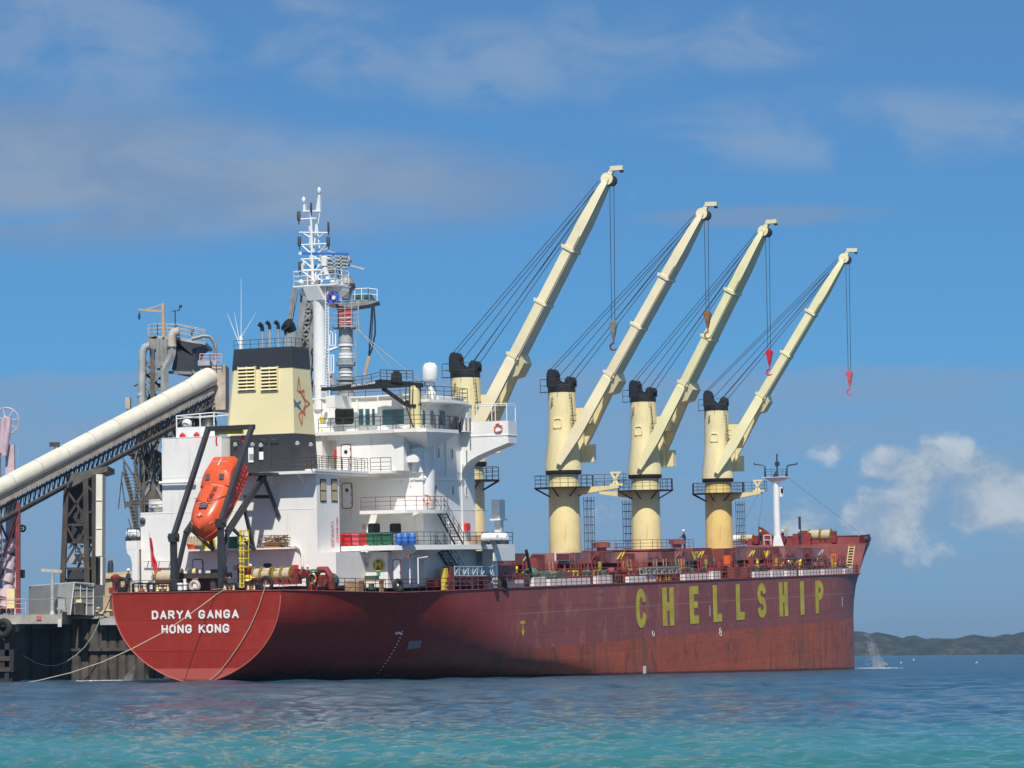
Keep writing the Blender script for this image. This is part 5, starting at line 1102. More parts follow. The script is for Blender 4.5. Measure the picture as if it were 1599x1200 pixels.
# ------------------------------------------------------------------ hatches, coamings and deck gear
part_mats = M['coaming_red']
hx = [(34.5, 51.5), (59.5, 77), (85, 102.5), (110.5, 128.5), (136.5, 152)]
mk('cover_faded', (.36,.15,.15), .55, var=.45, vs=.4, rust=.6, rcol=(.16,.05,.04), dirt=.3, bump=.01)
for k, (a, b) in enumerate(hx):
    hw = 8.0 if k < 4 else 7.2; zt_c = 2.75 if k < 3 else 3.0
    hc = empty_part('hatch', ship, ((a+b)/2, 0, 0)); mb = MB(); mb.box((a, hw-.6, -.4), (b, -(hw-.6), 1.65)); part(mb, 'hatch_trunk', M['coaming_red'], hc)
    n_ = 4
    for i in range(n_):
        x0_, x1_ = a+(b-a)*i/n_, a+(b-a)*(i+1)/n_-.12; mb = MB(); mb.box((x0_, hw, 1.75), (x1_, -hw, zt_c)); mb.box((x0_, hw+.15, 1.62), (x1_, -hw-.15, 1.76))
        if i % 2 == 0: mb.box((x0_+.4, -hw-.02, 2.1), (x0_+1.9, -hw-.06, 2.6))
        part(mb, 'hatch_cover', M['cover_faded' if (i+k) % 3 else 'deck_red'], hc)
    n_ = 12
    for i in range(n_+1):
        x = a+(b-a)*i/n_; mb = MB(); mb.prism([(x, -(hw-.6), 1.6), (x, -hw-.05, 1.6), (x, -hw-.0, 1.25), (x, -(hw-.35), -.4), (x, -(hw-.6), -.4)], (.1, 0, 0)); part(mb, 'coaming_stay', M['machine_red'], hc)
    for i in range(3):
        x = a+1.5+i*(b-a-3)/2; mb = MB(); mb.bar((x, -hw-.1, 2.0), (x+1.0, -hw-.25, 2.7), .1); mb.bar((x+1.0, -hw-.1, 2.0), (x+1.8, -hw-.25, 2.75), .1); part(mb, 'cover_arm', M[random.choice(['machine_red', 'machine_red', 'coaming_red', 'light_steel', 'yellow_paint'])], hc)
# winch houses between the hatches
for k, (a, b) in enumerate([(52.3, 58.7), (77.8, 84.2), (103.3, 109.7), (129.4, 135.6)]):
    mb = MB(); mb.box((a, 6.8, -.4), (b, -6.8, 2.62 + (.5 if k >= 2 else 0))); mb.box((a+.6, -6.8, .2), (a+2.4, -8.3, 2.3)); wh = part(mb, 'mast_house', M['deck_red'], ship)
    mb = MB(); mb.box((a+3.2, -6.85, 1.1), (a+3.9, -6.95, 2.3)); part(mb, 'red_panel', M['coaming_red'], wh)
xr = sY(1021, 860, -4.5).x; mb = MB(); mb.box((xr, 4, 2.9), (xr+14, -4.5, sX(1060, 858, xr).z)); part(mb, 'raised_house', M['deck_red'], ship)
mb = MB(); zr_ = sX(1060, 858, xr).z; rail(mb, [(xr+.2, 3, zr_), (xr+.2, -4.3, zr_), (xr+14, -4.3, zr_)], 1.15, 3, 1.5, .03); part(mb, 'railing', M['red_rail'], ship)
for px, py in ((939.5, 861), (1057, 856)):
    a = sX(px, py, 90 if px < 1000 else xr-1); ht = .95; mb = MB(); mb.lathe([(.55, 0), (.55, .35), (.95, .42), (.95, .95), (.3, 1.02)], a, n=4 if px > 1000 else 14); part(mb, 'vent_head', M['coaming_red'], ship)
mb = MB(); a = sX(960, 862, 92); rail(mb, [a, a+V((2.5, -.4, 0))], .9, 2, .5, .03); part(mb, 'railing', M['red_rail'], ship)
mb = MB(); mb.prism([(134.2, 0, 3.5), (XB, 0, 3.5), (XB, -9.0, 3.5), (160, -9.6, 3.5), (160, -6.5, 3.5), (134.2, -6.5, 3.5)], (0, 0, -.5)); part(mb, 'forecastle_apron', M['coaming_red'], ship) if False else None
# rail along the side with its white strip of painted pipe casing
XR0, XR1 = 24.0, 176.0
def edge(x, d=.25, dz=0): return V((x, -(half(x, 0)-d), deck_z(x)+.03+dz))
xsr = [XR0+(XR1-XR0)*i/38 for i in range(39)]
mb = MB(); rail(mb, [edge(x) for x in xsr], 1.15, 3, 1.45, .035); part(mb, 'side_railing', M['red_rail'], ship)
rnd0 = random.Random(8); mb = MB()
for s0_, s1_ in ((38.5, 43), (45.5, 48.5), (49.5, 60), (62, 66), (71, 79), (88, 96), (97.5, 100), (112, 118), (119, 123.6), (125, 128.5), (131, 139), (140, 151), (153, 160), (161.5, 168)):
    n_ = 3
    hh_ = rnd0.uniform(.16, .42)
    for i in range(n_):
        x0_, x1_ = s0_+(s1_-s0_)*i/n_, s0_+(s1_-s0_)*(i+1)/n_; y0_, y1_ = -(half(x0_, 0)-.9), -(half(x1_, 0)-.9)
        mb.hexa([(x0_, y0_, -.4), (x1_, y1_, -.4), (x1_, y1_+.5, -.4), (x0_, y0_+.5, -.4), (x0_, y0_, hh_), (x1_, y1_, hh_+.03), (x1_, y1_+.5, hh_+.03), (x0_, y0_+.5, hh_)])
part(mb, 'pipe_casing', M['plain_white'], ship, kind='stuff')
mb = MB(); pv = None
for j, (dy, z_, r_) in enumerate(((2.0, .35, .12), (2.3, .75, .09), (2.6, .3, .14), (2.2, 1.15, .06))): mb.path([(x, -(half(x, 0)-dy), z_) for x in range(36, 166, 5)], r_, 6)
part(mb, 'deck_pipe', M['machine_red'], ship)
rnd = random.Random(5)
KIND = [('yellow_post', 'yellow_paint'), ('stay_frame', 'machine_red'), ('stay_frame', 'rail_steel'), ('stay_frame', 'rail_steel'), ('dark_winch', 'black_paint'), ('dark_winch', 'rail_steel'), ('red_reel', 'machine_red'), ('vent_mushroom', 'machine_red'), ('yellow_frame', 'mustard'), ('stay_frame', 'timber'), ('green_valve', 'green_machine'), ('stay_frame', 'machine_red'), ('dark_winch', 'rail_steel'), ('vent_mushroom', 'coaming_red'), ('green_motor', 'green_machine'), ('yellow_frame', 'yellow_paint'), ('red_reel', 'deck_red')]
def clutter(kind, m, x, dy, s=1.):
    b = V((x, -(half(x, 0)-dy), -.35)); mb = MB()
    if kind == 'yellow_post': mb.bar(b, b+V((0, 0, 1.5*s)), .26, .3); mb.bar(b+V((0, 0, 1.4*s)), b+V((.35, 0, 1.65*s)), .2)
    elif kind == 'orange_box': mb.box(b+V((-.5, -.35, 1.35)), b+V((.5, .35, 2.55))); mb.bar(b, b+V((0, 0, 1.4)), .16)
    elif kind == 'green_valve': mb.lathe([(.3, 0), (.3, .6), (.62, .75), (.62, 1.15), (.3, 1.35)], b, n=12)
    elif kind == 'stay_frame': 
        for dx_ in (0, .9): mb.bar(b+V((dx_, 0, 0)), b+V((dx_+.35, .3, 2.3)), .11)
        mb.bar(b+V((.1, 0, 1.1)), b+V((1.1, .1, 1.1)), .09)
    elif kind == 'dark_winch': mb.lathe([(.55, -.55), (.55, -.48), (.3, -.45), (.3, .45), (.55, .48), (.55, .55)], b+V((0, 0, .75)), (1, .2, 0), 12); mb.box(b+V((-.8, -.3, 0)), b+V((-.6, .3, .9))); mb.box(b+V((.6, -.3, 0)), b+V((.8, .3, .9)))
    elif kind == 'vent_mushroom': mb.lathe([(.16, 0), (.16, 1.0), (.4, 1.1), (.42, 1.4), (.1, 1.5)], b, n=10)
    elif kind == 'green_motor': mb.lathe([(.34, -.6), (.36, .3), (.2, .6)], b+V((0, 0, 1.0)), (1, 0, 0), 12); mb.box(b+V((-.5, -.3, 0)), b+V((.5, .3, .7)))
    elif kind == 'yellow_frame':
        for dx_ in (0, 1.1): mb.bar(b+V((dx_, 0, 0)), b+V((dx_, 0, 1.3)), .14)
        mb.bar(b+V((0, 0, 1.25)), b+V((1.1, 0, 1.25)), .16); mb.bar(b+V((0, 0, .7)), b+V((1.1, 0, .7)), .1)
    elif kind == 'red_reel': mb.box(b+V((-.8, -.4, 0)), b+V((.8, .4, 1.2))); mb.bar(b+V((-.5, 0, 1.2)), b+V((-.5, 0, 1.9)), .14)
    part(mb, kind, M[m], ship)
x = 37.
while x < 172:
    kd = rnd.choice(KIND); clutter(kd[0], kd[1], x, rnd.uniform(1.5, 3.6), rnd.uniform(.8, 1.2)); x += rnd.uniform(.42, .95)
for x in (41, 109, 158.5): clutter('orange_box', 'orange_box', x, 3.0)
for px in (937, 975, 1064, 1103, 1183, 1213, 1278, 1300): a = sY(px, 890, -9.2); mb = MB(); mb.bar((a.x, -9.2, -.3), (a.x, -9.2, 1.8), .3, .3); part(mb, 'yellow_post', M['mustard'], ship)
for px in (1083, 1195):
    q = sY(px, 869, -8.3); mb = MB(); mb.prism([(q.x-1.2, -8.35, 2.7), (q.x-.5, -8.35, 2.7), (q.x, -8.35, 2.0), (q.x+.6, -8.35, 2.7), (q.x+1.3, -8.35, 2.7), (q.x+.3, -8.35, 1.8), (q.x-.4, -8.35, 1.8)], (0, -.12, 0)); part(mb, 'yellow_bracket', M['yellow_paint'], ship)
mb = MB(); q = sY(878, 871.5, -8.25); mb.box((q.x-1.9, -8.2, 1.95), (q.x+1.9, -8.32, 2.75)); mb.m = 1; mb.box((q.x-1.75, -8.33, 2.03), (q.x+1.75, -8.36, 2.67)); part(mb, 'cover_plate', [M['plain_white'], M['machine_red']], ship)
# forecastle gear
def on_fc(px, x): return V((x, sX(px, 848, x).y, 3.52))
def drum(mb_list, c, L, r, ax=(0, 1, 0), parent=ship, rope='rope_tan', nm='mooring_winch'):
    w_ = empty_part(nm, parent, c)
    a_ = V(ax).normalized(); mb = MB(); mb.lathe([(r*.8, -L/2+.06), (r*.84, 0), (r*.8, L/2-.06)], c, a_, 16); part(mb, 'rope_coil', M[rope], w_)
    for s_ in (-1, 1): mb = MB(); mb.lathe([(r*1.05, s_*L/2-.025), (r*1.05, s_*L/2+.025)], c, a_, 18); part(mb, 'drum_flange', M['mustard'], w_)
    mb = MB(); mb.lathe([(r*.4, L/2), (r*.45, L/2+.5)], c, a_, 12); mb.box(c+a_*(-L/2-.55)+V((-.4, -.15, -c.z+ (c.z-r*1.25))), c+a_*(-L/2-.25)+V((.4, .15, r*.6))); mb.box(c+V((-.7, -L/2-.1, -r*1.3)), c+V((.7, L/2+.1, -r*1.05))); part(mb, 'winch_frame', M['machine_red'], w_)
    return w_
for px, x, L, r in ((1273, 170, 1.5, .85), (1291, 170, 1.3, .85)): c = on_fc(px, x); drum(None, V((x, c.y, 3.52+1.25)), L, r)
for px, x, L, r, rp in ((1150, 160, 1.6, .6, 'plain_white'), (1168, 160, 1.5, .6, 'rope_tan')): c = on_fc(px, x); drum(None, V((x, c.y, 3.52+.95)), L, r, rope=rp)
for px, w_, h_, x in ((1180, 1.0, 1.3, 161), (1172, .7, .9, 159), (1192, .5, 1.4, 161), (1232, 1.2, .9, 163), (1243, 1.0, 1.5, 166), (1256, 1.3, 1.9, 169), (1263, .8, 1.6, 169), (1303, .5, 1.3, 171), (1196, .6, 1.2, 158)):
    c = on_fc(px, x); mb = MB(); mb.hexa([c+V((-.5, -w_/2, 0)), c+V((.5, -w_/2, 0)), c+V((.5, w_/2, 0)), c+V((-.5, w_/2, 0)), c+V((-.35, -w_/3, h_)), c+V((.35, -w_/3, h_)), c+V((.35, w_/3, h_)), c+V((-.35, w_/3, h_))]); mb.lathe([(.3, -.4), (.3, .4)], c+V((0, 0, h_*.6)), (0, 1, 0), 10); part(mb, 'windlass_gear', M['machine_red'], ship)
mb = MB(); c = on_fc(1197, 158); mb.prism([c+V((0, 1.1, .8)), c+V((0, 1.1, 2.5)), c+V((0, .6, 2.3)), c+V((0, -.7, 1.3)), c+V((0, -.7, .8))], (.5, 0, 0)); part(mb, 'winch_cover', M['machine_red'], ship)
mb = MB(); c = on_fc(1249.5, 168); mb.tube(c, V((168, c.y, sX(1249.5, 807, 168).z)), .18, 8); part(mb, 'vent_post', M['charcoal_paint'], ship)
mb = MB(); c = on_fc(1228, 165); mb.tube(c, c+V((0, 0, 3.0)), .05, 6); mb.lathe([(.02, -.06), (.5, 0), (.02, .06)], c+V((0, 0, 2.1)), (1, .5, 0), 14); part(mb, 'signal_disc', M['light_steel'], ship)
mb = MB(); c = on_fc(1218, 157); mb.box(c+V((-.3, -.35, 0)), c+V((.3, .35, 1.2))); part(mb, 'fire_locker', M['bright_red'], ship)
mb = MB(); rail(mb, [on_fc(1193, 157), on_fc(1204, 157)], 1.3, 2, 1.2, .06); part(mb, 'white_railing', M['plain_white'], ship)
mb = MB()
for i in range(12): x = XB+.1+i*.0; 
a = sX(1321.5, 887, XB-.1); b = sX(1326, 853, XB-.1); w_ = V((0, -.75, 0))
mb.bar(a, b, .12); mb.bar(a+w_, b+w_, .12)
for i in range(8): p = a.lerp(b, (i+.5)/8); mb.bar(p, p+w_, .12, .1)
part(mb, 'forecastle_ladder', M['pedestal_cream'], ship)
for px, py, m_ in ((1250, 864, 'yellow_paint'), (1222+20, 866, 'wood_brown')): board(px-6, py-3, px+6, py+3, 0, XB, m_, 'bulkhead_plate', .08, ship)
for px in (1248, 1262, 1280, 1296, 1308): board(px-3.5, 872, px+3, 881, 0, XB, 'louvre_dark', 'bulkhead_opening', .03, ship)
for px, py in ((1333, 870), (1311, 886), (1219, 892)): q = sY(px, py, -8.0 if px < 1300 else -6.5); mb = MB(); mb.sph(q, .5, 10, .7); part(mb, 'green_valve', M['green_machine'], ship)
for i in range(3): q = on_fc(1345+i*4, 180+i*3); mb = MB(); mb.ring(V((183+i*2.5, -(half(183+i*2.5, 4.2)+.03), 4.2)), (.4, 1, 0), .34, .13, 12, 6); part(mb, 'bow_fairlead', M['rail_steel'], ship)
# ------------------------------------------------------------------ lifeboat davit
dv = empty_part('lifeboat_davit', ship, (1.2, 0, 0)); XD = 1.2
yL, yR = sX(272, 918, XD).y, sX(346, 918, XD).y
kL, kR = sX(275, 838, XD), sX(353, 815, XD); kL = V((XD, yL, kL.z)); kR = V((XD, yR, kR.z))
tL, tR = sY(325, 670, yL), sY(393.5, 667, yR)
for k_, t_, y_, nm in ((kL, tL, yL, 'davit_arm'), (kR, tR, yR, 'davit_arm')):
    mb = MB(); mb.bar((XD, y_, -.1), (XD, y_, k_.z+.1), .46, .4); part(mb, 'davit_leg', M['truss_dark'] if False else M['charcoal_paint'], dv)
    mb = MB(); mb.bar(k_, t_, .34, .42); part(mb, nm, M['charcoal_paint'], dv)
    mb = MB(); mb.box(k_+V((-.35, -.3, -.45)), k_+V((.45, .3, .25))); mb.tube(k_+V((0, -.45, -.05)), k_+V((0, .45, -.05)), .22, 10); part(mb, 'davit_joint', M['charcoal_paint'], dv)
mb = MB(); mb.bar(tL+V((0, .15, 0)), tR+V((0, -.2, 0)), .4, .4); part(mb, 'davit_crossbar', M['charcoal_paint'], dv)
mb = MB(); a = sX(337, 675.5, tL.x+.1); b = sX(379, 674.5, tL.x+.1); mb.bar(a, b, .3, .34); mb.bar(a+V((0, -.2, .1)), a+V((0, -.2, .6)), .08); mb.bar(b+V((0, .2, .1)), b+V((0, .2, .6)), .08); part(mb, 'lifting_beam', M['yellow_paint'], dv)
mb = MB(); a = sX(338, 682, tL.x+.1); mb.path([a, a+V((0, .02, -.5)), a+V((0, -.05, -.8))], .07, 5); a = sX(379.5, 680, tL.x+.1); mb.path([a, a+V((0, .02, -.4)), a+V((0, -.05, -.65))], .1, 5); parts_each(mb, 'lifting_hook', M['bright_red'], dv)
# launching rails that lead up to the boarding platform, with struts
for y_, px0, px1 in ((yL, 0, 0), (yR, 0, 0)):
    r0 = V((2.6, y_*.86 if y_ > 0 else y_*.9, kR.z-.9)); r1 = V((9.3, y_*.86 if y_ > 0 else y_*.9, zc-.1)); mb = MB(); mb.bar(r0, r1, .34, .5); part(mb, 'launching_rail', M['charcoal_paint'], dv)
    mb = MB(); mb.bar((XD+.2, y_, 1.0), r0+V((.1, 0, .2)), .3); mb.bar(r0.lerp(r1, .45), r0.lerp(r1, .42)+V((1.8, 0, -3.4)), .26); mb.bar(r0.lerp(r1, .1), r0.lerp(r1, .42)+V((1.8, 0, -3.4)), .22); part(mb, 'rail_strut', M['charcoal_paint'], dv)
a = sX(411, 745, XA-1.2); b = sX(436, 808, XA-.1); mb = MB(); mb.bar(a, b, .26); part(mb, 'rail_strut', M['charcoal_paint'], dv)
a = sX(381, 776, XA-1.0); b = sX(421, 776, XA-1.0); mb = MB(); mb.bar(a, b, .18, .3); part(mb, 'rail_strut', M['charcoal_paint'], dv)
# the free-fall lifeboat, bow down
mk('boat_glass', (.10,.10,.12), .3)
bow = sX(323, 842, 2.3); AX = V((math.cos(R(46)), -.05, math.sin(R(46)))).normalized(); NX = V((-math.sin(R(46)), 0, math.cos(R(46))))
LB = 8.5; cen = bow+NX*1.05+V((0, .15, 0))
lb = thing('lifeboat', 'orange enclosed free-fall lifeboat hanging bow down in the black stern davit', 'lifeboat', cen)
def bp_(t, a, n): return cen+AX*t*.83+V((0, a*1.27, 0))+NX*n*1.12
stn = [(-.1, .05, -.85, .2, -.95), (.3, .66, -.62, .55, -1.45), (1.0, 1.02, -.5, .78, -1.55), (2.0, 1.2, -.4, .92, -1.6), (3.5, 1.36, -.35, 1.04, -1.5), (5.0, 1.38, -.3, 1.1, -1.3), (6.6, 1.3, -.3, 1.1, -1.1), (8.2, 1.15, -.3, 1.0, -.9), (8.5, .95, -.3, .85, -.7)]
def bsec(t, hw, g, top, kee):
    return [bp_(t, 0, kee), bp_(t, -hw*.62, kee*.62+g*.38-.1), bp_(t, -hw, g), bp_(t, -hw*.97, g+.25), bp_(t, -hw*.8, top*.62), bp_(t, -hw*.5, top*.93), bp_(t, 0, top), bp_(t, hw*.5, top*.93), bp_(t, hw*.8, top*.62), bp_(t, hw*.97, g+.25), bp_(t, hw, g), bp_(t, hw*.62, kee*.62+g*.38-.1)]
def loft(secs, close=True):
    mb = MB(); n = len(secs[0]); vs = [v for q in secs for v in q]
    fs = [(i*n+k, i*n+(k+1) % n, (i+1)*n+(k+1) % n, (i+1)*n+k) for i in range(len(secs)-1) for k in range(n)]+[tuple(range(n-1, -1, -1)), tuple(range((len(secs)-1)*n, len(secs)*n))]
    return mb._a(vs, fs)
body = part(loft([bsec(*q) for q in stn]), 'boat_body', M['orange_boat'], lb)
mb = MB(); 
for s_ in (-1, 1): mb.path([bp_(t, s_*(hw+.03), g+.08) for t, hw, g, *_ in stn], .07, 5)
part(mb, 'rubbing_strake', M['orange_deep'], lb)
def ct(t, a, n): return bp_(t, a, n)
sec = []
for t, hw, top in ((4.9, 1.1, 1.0), (6.0, 1.05, 1.62), (6.4, 1.02, 1.68), (8.1, .98, 1.62), (8.45, .9, 1.4)):
    sec.append([ct(t, -hw, .5), ct(t, -hw*.97, top-.35 if top > 1 else top-.1), ct(t, -hw*.7, top), ct(t, hw*.7, top), ct(t, hw*.97, top-.35 if top > 1 else top-.1), ct(t, hw, .5)])
part(loft(sec), 'conning_tower', M['orange_boat'], lb)
for s_ in (-1, 1):
    mb = MB(); c = [ct(5.35, s_*.36, 1.27), ct(5.35, s_*.68, 1.25), ct(5.8, s_*.68, 1.5), ct(5.8, s_*.36, 1.52)]; d_ = (NX*.85-AX*.5)*.07; mb._a([p+d_ for p in c]+[p+d_*.1 for p in c], [(0,1,2,3), (0,4,5,1), (1,5,6,2), (2,6,7,3), (3,7,4,0)]); part(mb, 'tower_window', M['boat_glass'], lb)
    mb = MB(); c = [ct(6.6, s_*1.04, .95), ct(7.2, s_*1.02, .95), ct(7.2, s_*1.0, 1.22), ct(6.6, s_*1.02, 1.22)]; d_ = V((0, s_*.05, 0)); mb._a([p+d_ for p in c], [(0,1,2,3)]); part(mb, 'tower_window', M['boat_glass'], lb)
mb = MB(); c = [ct(1.75, -.28, 1.0), ct(1.75, .28, 1.0), ct(2.2, .28, 1.03), ct(2.2, -.28, 1.03)]; mb._a([p+NX*.05 for p in c]+[p-NX*.1 for p in c], [(0,1,2,3), (0,4,5,1), (1,5,6,2), (2,6,7,3), (3,7,4,0)]); part(mb, 'bow_window', M['boat_glass'], lb)
def strip(pts, w_, name='reflective_tape', m='letter_white'):
    mb = MB()
    for a, b in pts: 
        a, b = V(a), V(b); mb.bar(a, b, w_, .03)
    return part(mb, name, M[m], lb)
strip([(ct(7.3, -.5, 1.68), ct(7.3, .5, 1.68)), (ct(6.8, 0, 1.69), ct(7.8, .0, 1.66))], .07)
strip([(ct(.95, -.22, .93), ct(.95, .22, .93)), (ct(.75, 0, .88), ct(1.15, 0, .95))], .07)
strip([(ct(4.75, -.75, .98), ct(4.85, .1, 1.14))], .07); strip([(ct(2.5, -.5, 1.0), ct(2.5, .5, 1.0))], .05)
strip([(ct(.45, -.6, .25), ct(.75, -.75, .3)), (ct(.45, .6, .25), ct(.75, .75, .3)), (ct(3.0, -1.33, .1), ct(3.5, -1.36, .1))], .07)
text_part('VR BR2', 'boat_lettering', M['charcoal_paint'], .42, lb, ct(4.6, -.1, 1.14), -AX, V((0, -1, 0)).cross(AX).cross(-AX)*0+V((0, -1, 0)), width=1.6, bold=.01)
mb = MB(); mb.path([ct(2.3, 0, 1.12), ct(2.7, -.6, 1.1), ct(4.2, -1.3, .6)], .03, 5); mb.path([ct(2.3, 0, 1.1), ct(2.8, .6, 1.1), ct(3.6, 1.2, .7)], .03, 5); part(mb, 'grab_line', M['charcoal_paint'], lb)
mb = MB()
for i in range(6): mb.path([ct(4.6+i*.55, -1.36, .3), ct(4.75+i*.55, -1.62, .75), ct(4.9+i*.55, -1.45, 1.15)], .05, 5)
mb.path([ct(4.5, -1.55, .5), ct(8.0, -1.45, .6)], .05, 5); mb.path([ct(4.5, -1.55, .9), ct(8.0, -1.4, .95)], .05, 5); part(mb, 'grab_rail', M['bright_red'], lb)

# ------------------------------------------------------------------ poop deck fittings
def ring_fair(px, py, x, r, m='truss_dark'):
    c = sX(px, py, x); mb = MB(); mb.ring(c, (1, 0, .05), r, .16, 16, 8); mb.box(c+V((-.15, -r*.8, -c.z)), c+V((.15, r*.8, -r*.8))) if c.z-r > .1 else None
    return part(mb, 'fairlead', M[m], ship)
ring_fair(191, 912, .5, .42, 'tyre_rubber'); ring_fair(236.5, 918.5-.5, .5, .40, 'truss_dark'); ring_fair(304, 916, .5, .38, 'beam_tan'); ring_fair(416, 911.5, .3, .5, 'tyre_rubber')
def roller(px0, px1, py0, py1, x=.35):
    a = sX(px0, py0, x); b = sX(px1, py1, x); e = empty_part('roller_chock', ship, a)
    mb = MB(); mb.box((x-.2, a.y, -.02), (x+.5, b.y, .14)); mb.bar((x, a.y, 0), (x, a.y, a.z), .14); mb.bar((x, b.y, 0), (x, b.y, a.z), .14); mb.bar((x, a.y, a.z), (x, b.y, a.z), .12); part(mb, 'chock_frame', M['black_paint'], e)
    n_ = 3
    for i in range(n_): y_ = a.y+(b.y-a.y)*(i+.6)/(n_+.2); mb = MB(); mb.lathe([(.17, .14), (.11, .25), (.11, .55), (.17, .66)], (x+.1, y_, 0), n=10); part(mb, 'chock_roller', M['pedestal_cream' if i != 1 else 'wood_brown'], e)
for a, b in ((208, 232), (240, 266), (346, 369), (384, 400)): roller(a, b, 912, 921)
mb = MB(); prail_p = []
rail(mb, [(.15, 7.6, .02), (.15, 1.2, .02)], 1.0, 2, 1.5, .025); part(mb, 'stern_railing', M['rail_steel'], ship); mb = MB(); rail(mb, [(.15, -2.2, .02), (.15, -7.6, .02)], 1.0, 2, 1.5, .025)
part(mb, 'stern_railing', M['rail_steel'], ship)
mb = MB(); rail(mb, [(.3, -7.85, 0)]+[(x, -(half(x, 0)-.2), deck_z(x)+.03) for x in (2, 5, 9, 13, 17, 21, 24)], 1.1, 3, 1.5, .03); part(mb, 'side_railing', M['rail_steel'], ship)
mb = MB(); rail(mb, [(.3, 7.7, 0)]+[(x, (half(x, 0)-.2), deck_z(x)+.03) for x in (2, 5, 9)], 1.1, 3, 1.5, .03); part(mb, 'side_railing', M['rail_steel'], ship)
def fwd_drums(specs, x, zc_, base='machine_red'):
    for px0, px1, r, rope in specs:
        a = sX(px0, 900, x); b = sX(px1, 900, x); c = V((x, (a.y+b.y)/2, zc_)); drum(None, c, abs(a.y-b.y), r, rope=rope)
fwd_drums([(247, 271, .62, 'rope_tan')], 4.5, 1.25)
fwd_drums([(398, 409, .62, 'rope_tan'), (411, 425, .64, 'rope_tan'), (430, 441, .62, 'rope_tan'), (443, 456, .66, 'rope_tan')], 4.0, 1.3)
mb = MB(); a = sX(458, 900, 4.0); b = sX(469, 905, 4.0); mb.lathe([(.5, 0), (.5, .25), (.25, .3), (.25, .75), (.42, .8), (.42, 1.0)], (4.0, a.y, 1.3), (0, -1, 0), 14); part(mb, 'warping_head', M['machine_red'], ship)
mb = MB(); a = sX(391, 900, 4.0); mb.lathe([(.75, 0), (.75, .5), (.5, .7)], (4.0, a.y+.6, 1.35), (0, -1, 0), 14); mb.box((3.4, a.y+.2, 0), (4.7, a.y-.5, 1.0)); part(mb, 'winch_gearbox', M['machine_red'], ship)
# dark platform and winch amidships
mb = MB(); a = sX(282, 896, 3.0); b = sX(340, 903, 3.0); mb.box((3, a.y, b.z), (5.5, b.y, a.z)); mb.box((3.2, a.y-.4, 0), (3.6, a.y-.8, b.z)); mb.box((3.2, b.y+.4, 0), (3.6, b.y+.8, b.z)); mb.box((3.8, a.y-1.2, .1), (5.2, b.y+.9, b.z)); part(mb, 'winch_platform', M['trestle_brown'], ship)
for px in (281, 288.5): mb = MB(); q = sX(px, 913, 1.4); mb.lathe([(.2, 0), (.2, .55), (.27, .58), (.27, .68), (.1, .72)], (1.4, q.y, .05), n=12); part(mb, 'bollard', M['foam_white'], ship)
for px, r_, tilt in ((347.5, .38, (-1, .1, .15)), (386.5, .42, (-.85, -.2, .9))):
    mb = MB(); q = sX(px, 903.5, 2.4); mb.lathe([(.38, 0), (.40, .05), (.25, .12)], q, tilt, 16); mb.lathe([(.1, 0), (.1, -1.2)], q, (-1, 0, 0), 8); part(mb, 'yellow_hub', M['yellow_paint'], ship)
for px, h_ in ((352, 1.8), (331, .9), (325, .7)): mb = MB(); q = sX(px, 915, 5.5); mb.lathe([(.16, 0), (.16, h_), (.2, h_+.1), (.05, h_+.25)], (5.5, q.y, .1), n=10); part(mb, 'vent_post', M['charcoal_paint'], ship)
mb = MB(); q = sX(335, 893, 6); mb.box((6, q.y-.4, .1), (6.8, q.y+.4, q.z+.2)); part(mb, 'valve_box', M['green_machine'], ship)
for px, r_ in ((298, .3), (281, .3), (304.5, .3)): mb = MB(); q = sX(px, 893.5, 5.2); mb.lathe([(r_, -.2), (r_, .2)], q, (0, 1, 0), 12); part(mb, 'small_sheave', M['pedestal_cream'], ship)
mb = MB(); q = sX(181, 913, .8); mb.lathe([(.45, 0), (.3, .3), (.3, 1.0), (.42, 1.15), (.42, 1.4), (.15, 1.6)], (.8, q.y, 0), n=12); mb.box((.5, q.y-.5, 0), (1.4, q.y+.5, .5)); part(mb, 'port_bollard', M['machine_red'], ship)
# yellow caged ladder to the platform
e = empty_part('caged_ladder', ship, (1.5, 0, 0)); mb = MB(); a, b = sX(375.5, 918, 1.6), sX(375.5, 828, 1.6); w_ = sX(380.5, 918, 1.6).y-a.y
mb.bar(a, b, .14); mb.bar(a+V((0, w_, 0)), b+V((0, w_, 0)), .1)
for i in range(13): p = a.lerp(b, i/13); mb.bar(p, p+V((0, w_, 0)), .06)
for py in (829, 845, 861, 873, 886): q = sX(376, py, 1.6); mb.path([q, q+V((0, -.75, 0)), q+V((-.35, -.75, 0)), q+V((-.35, 0, 0))], .045, 5, True)
for k in (-.72,): p = sX(376, 829, 1.6)+V((0, k, 0)); p2 = sX(376, 886, 1.6)+V((0, k, 0)); mb.bar(p, p2, .06)
part(mb, 'ladder_cage', M['yellow_paint'], e)

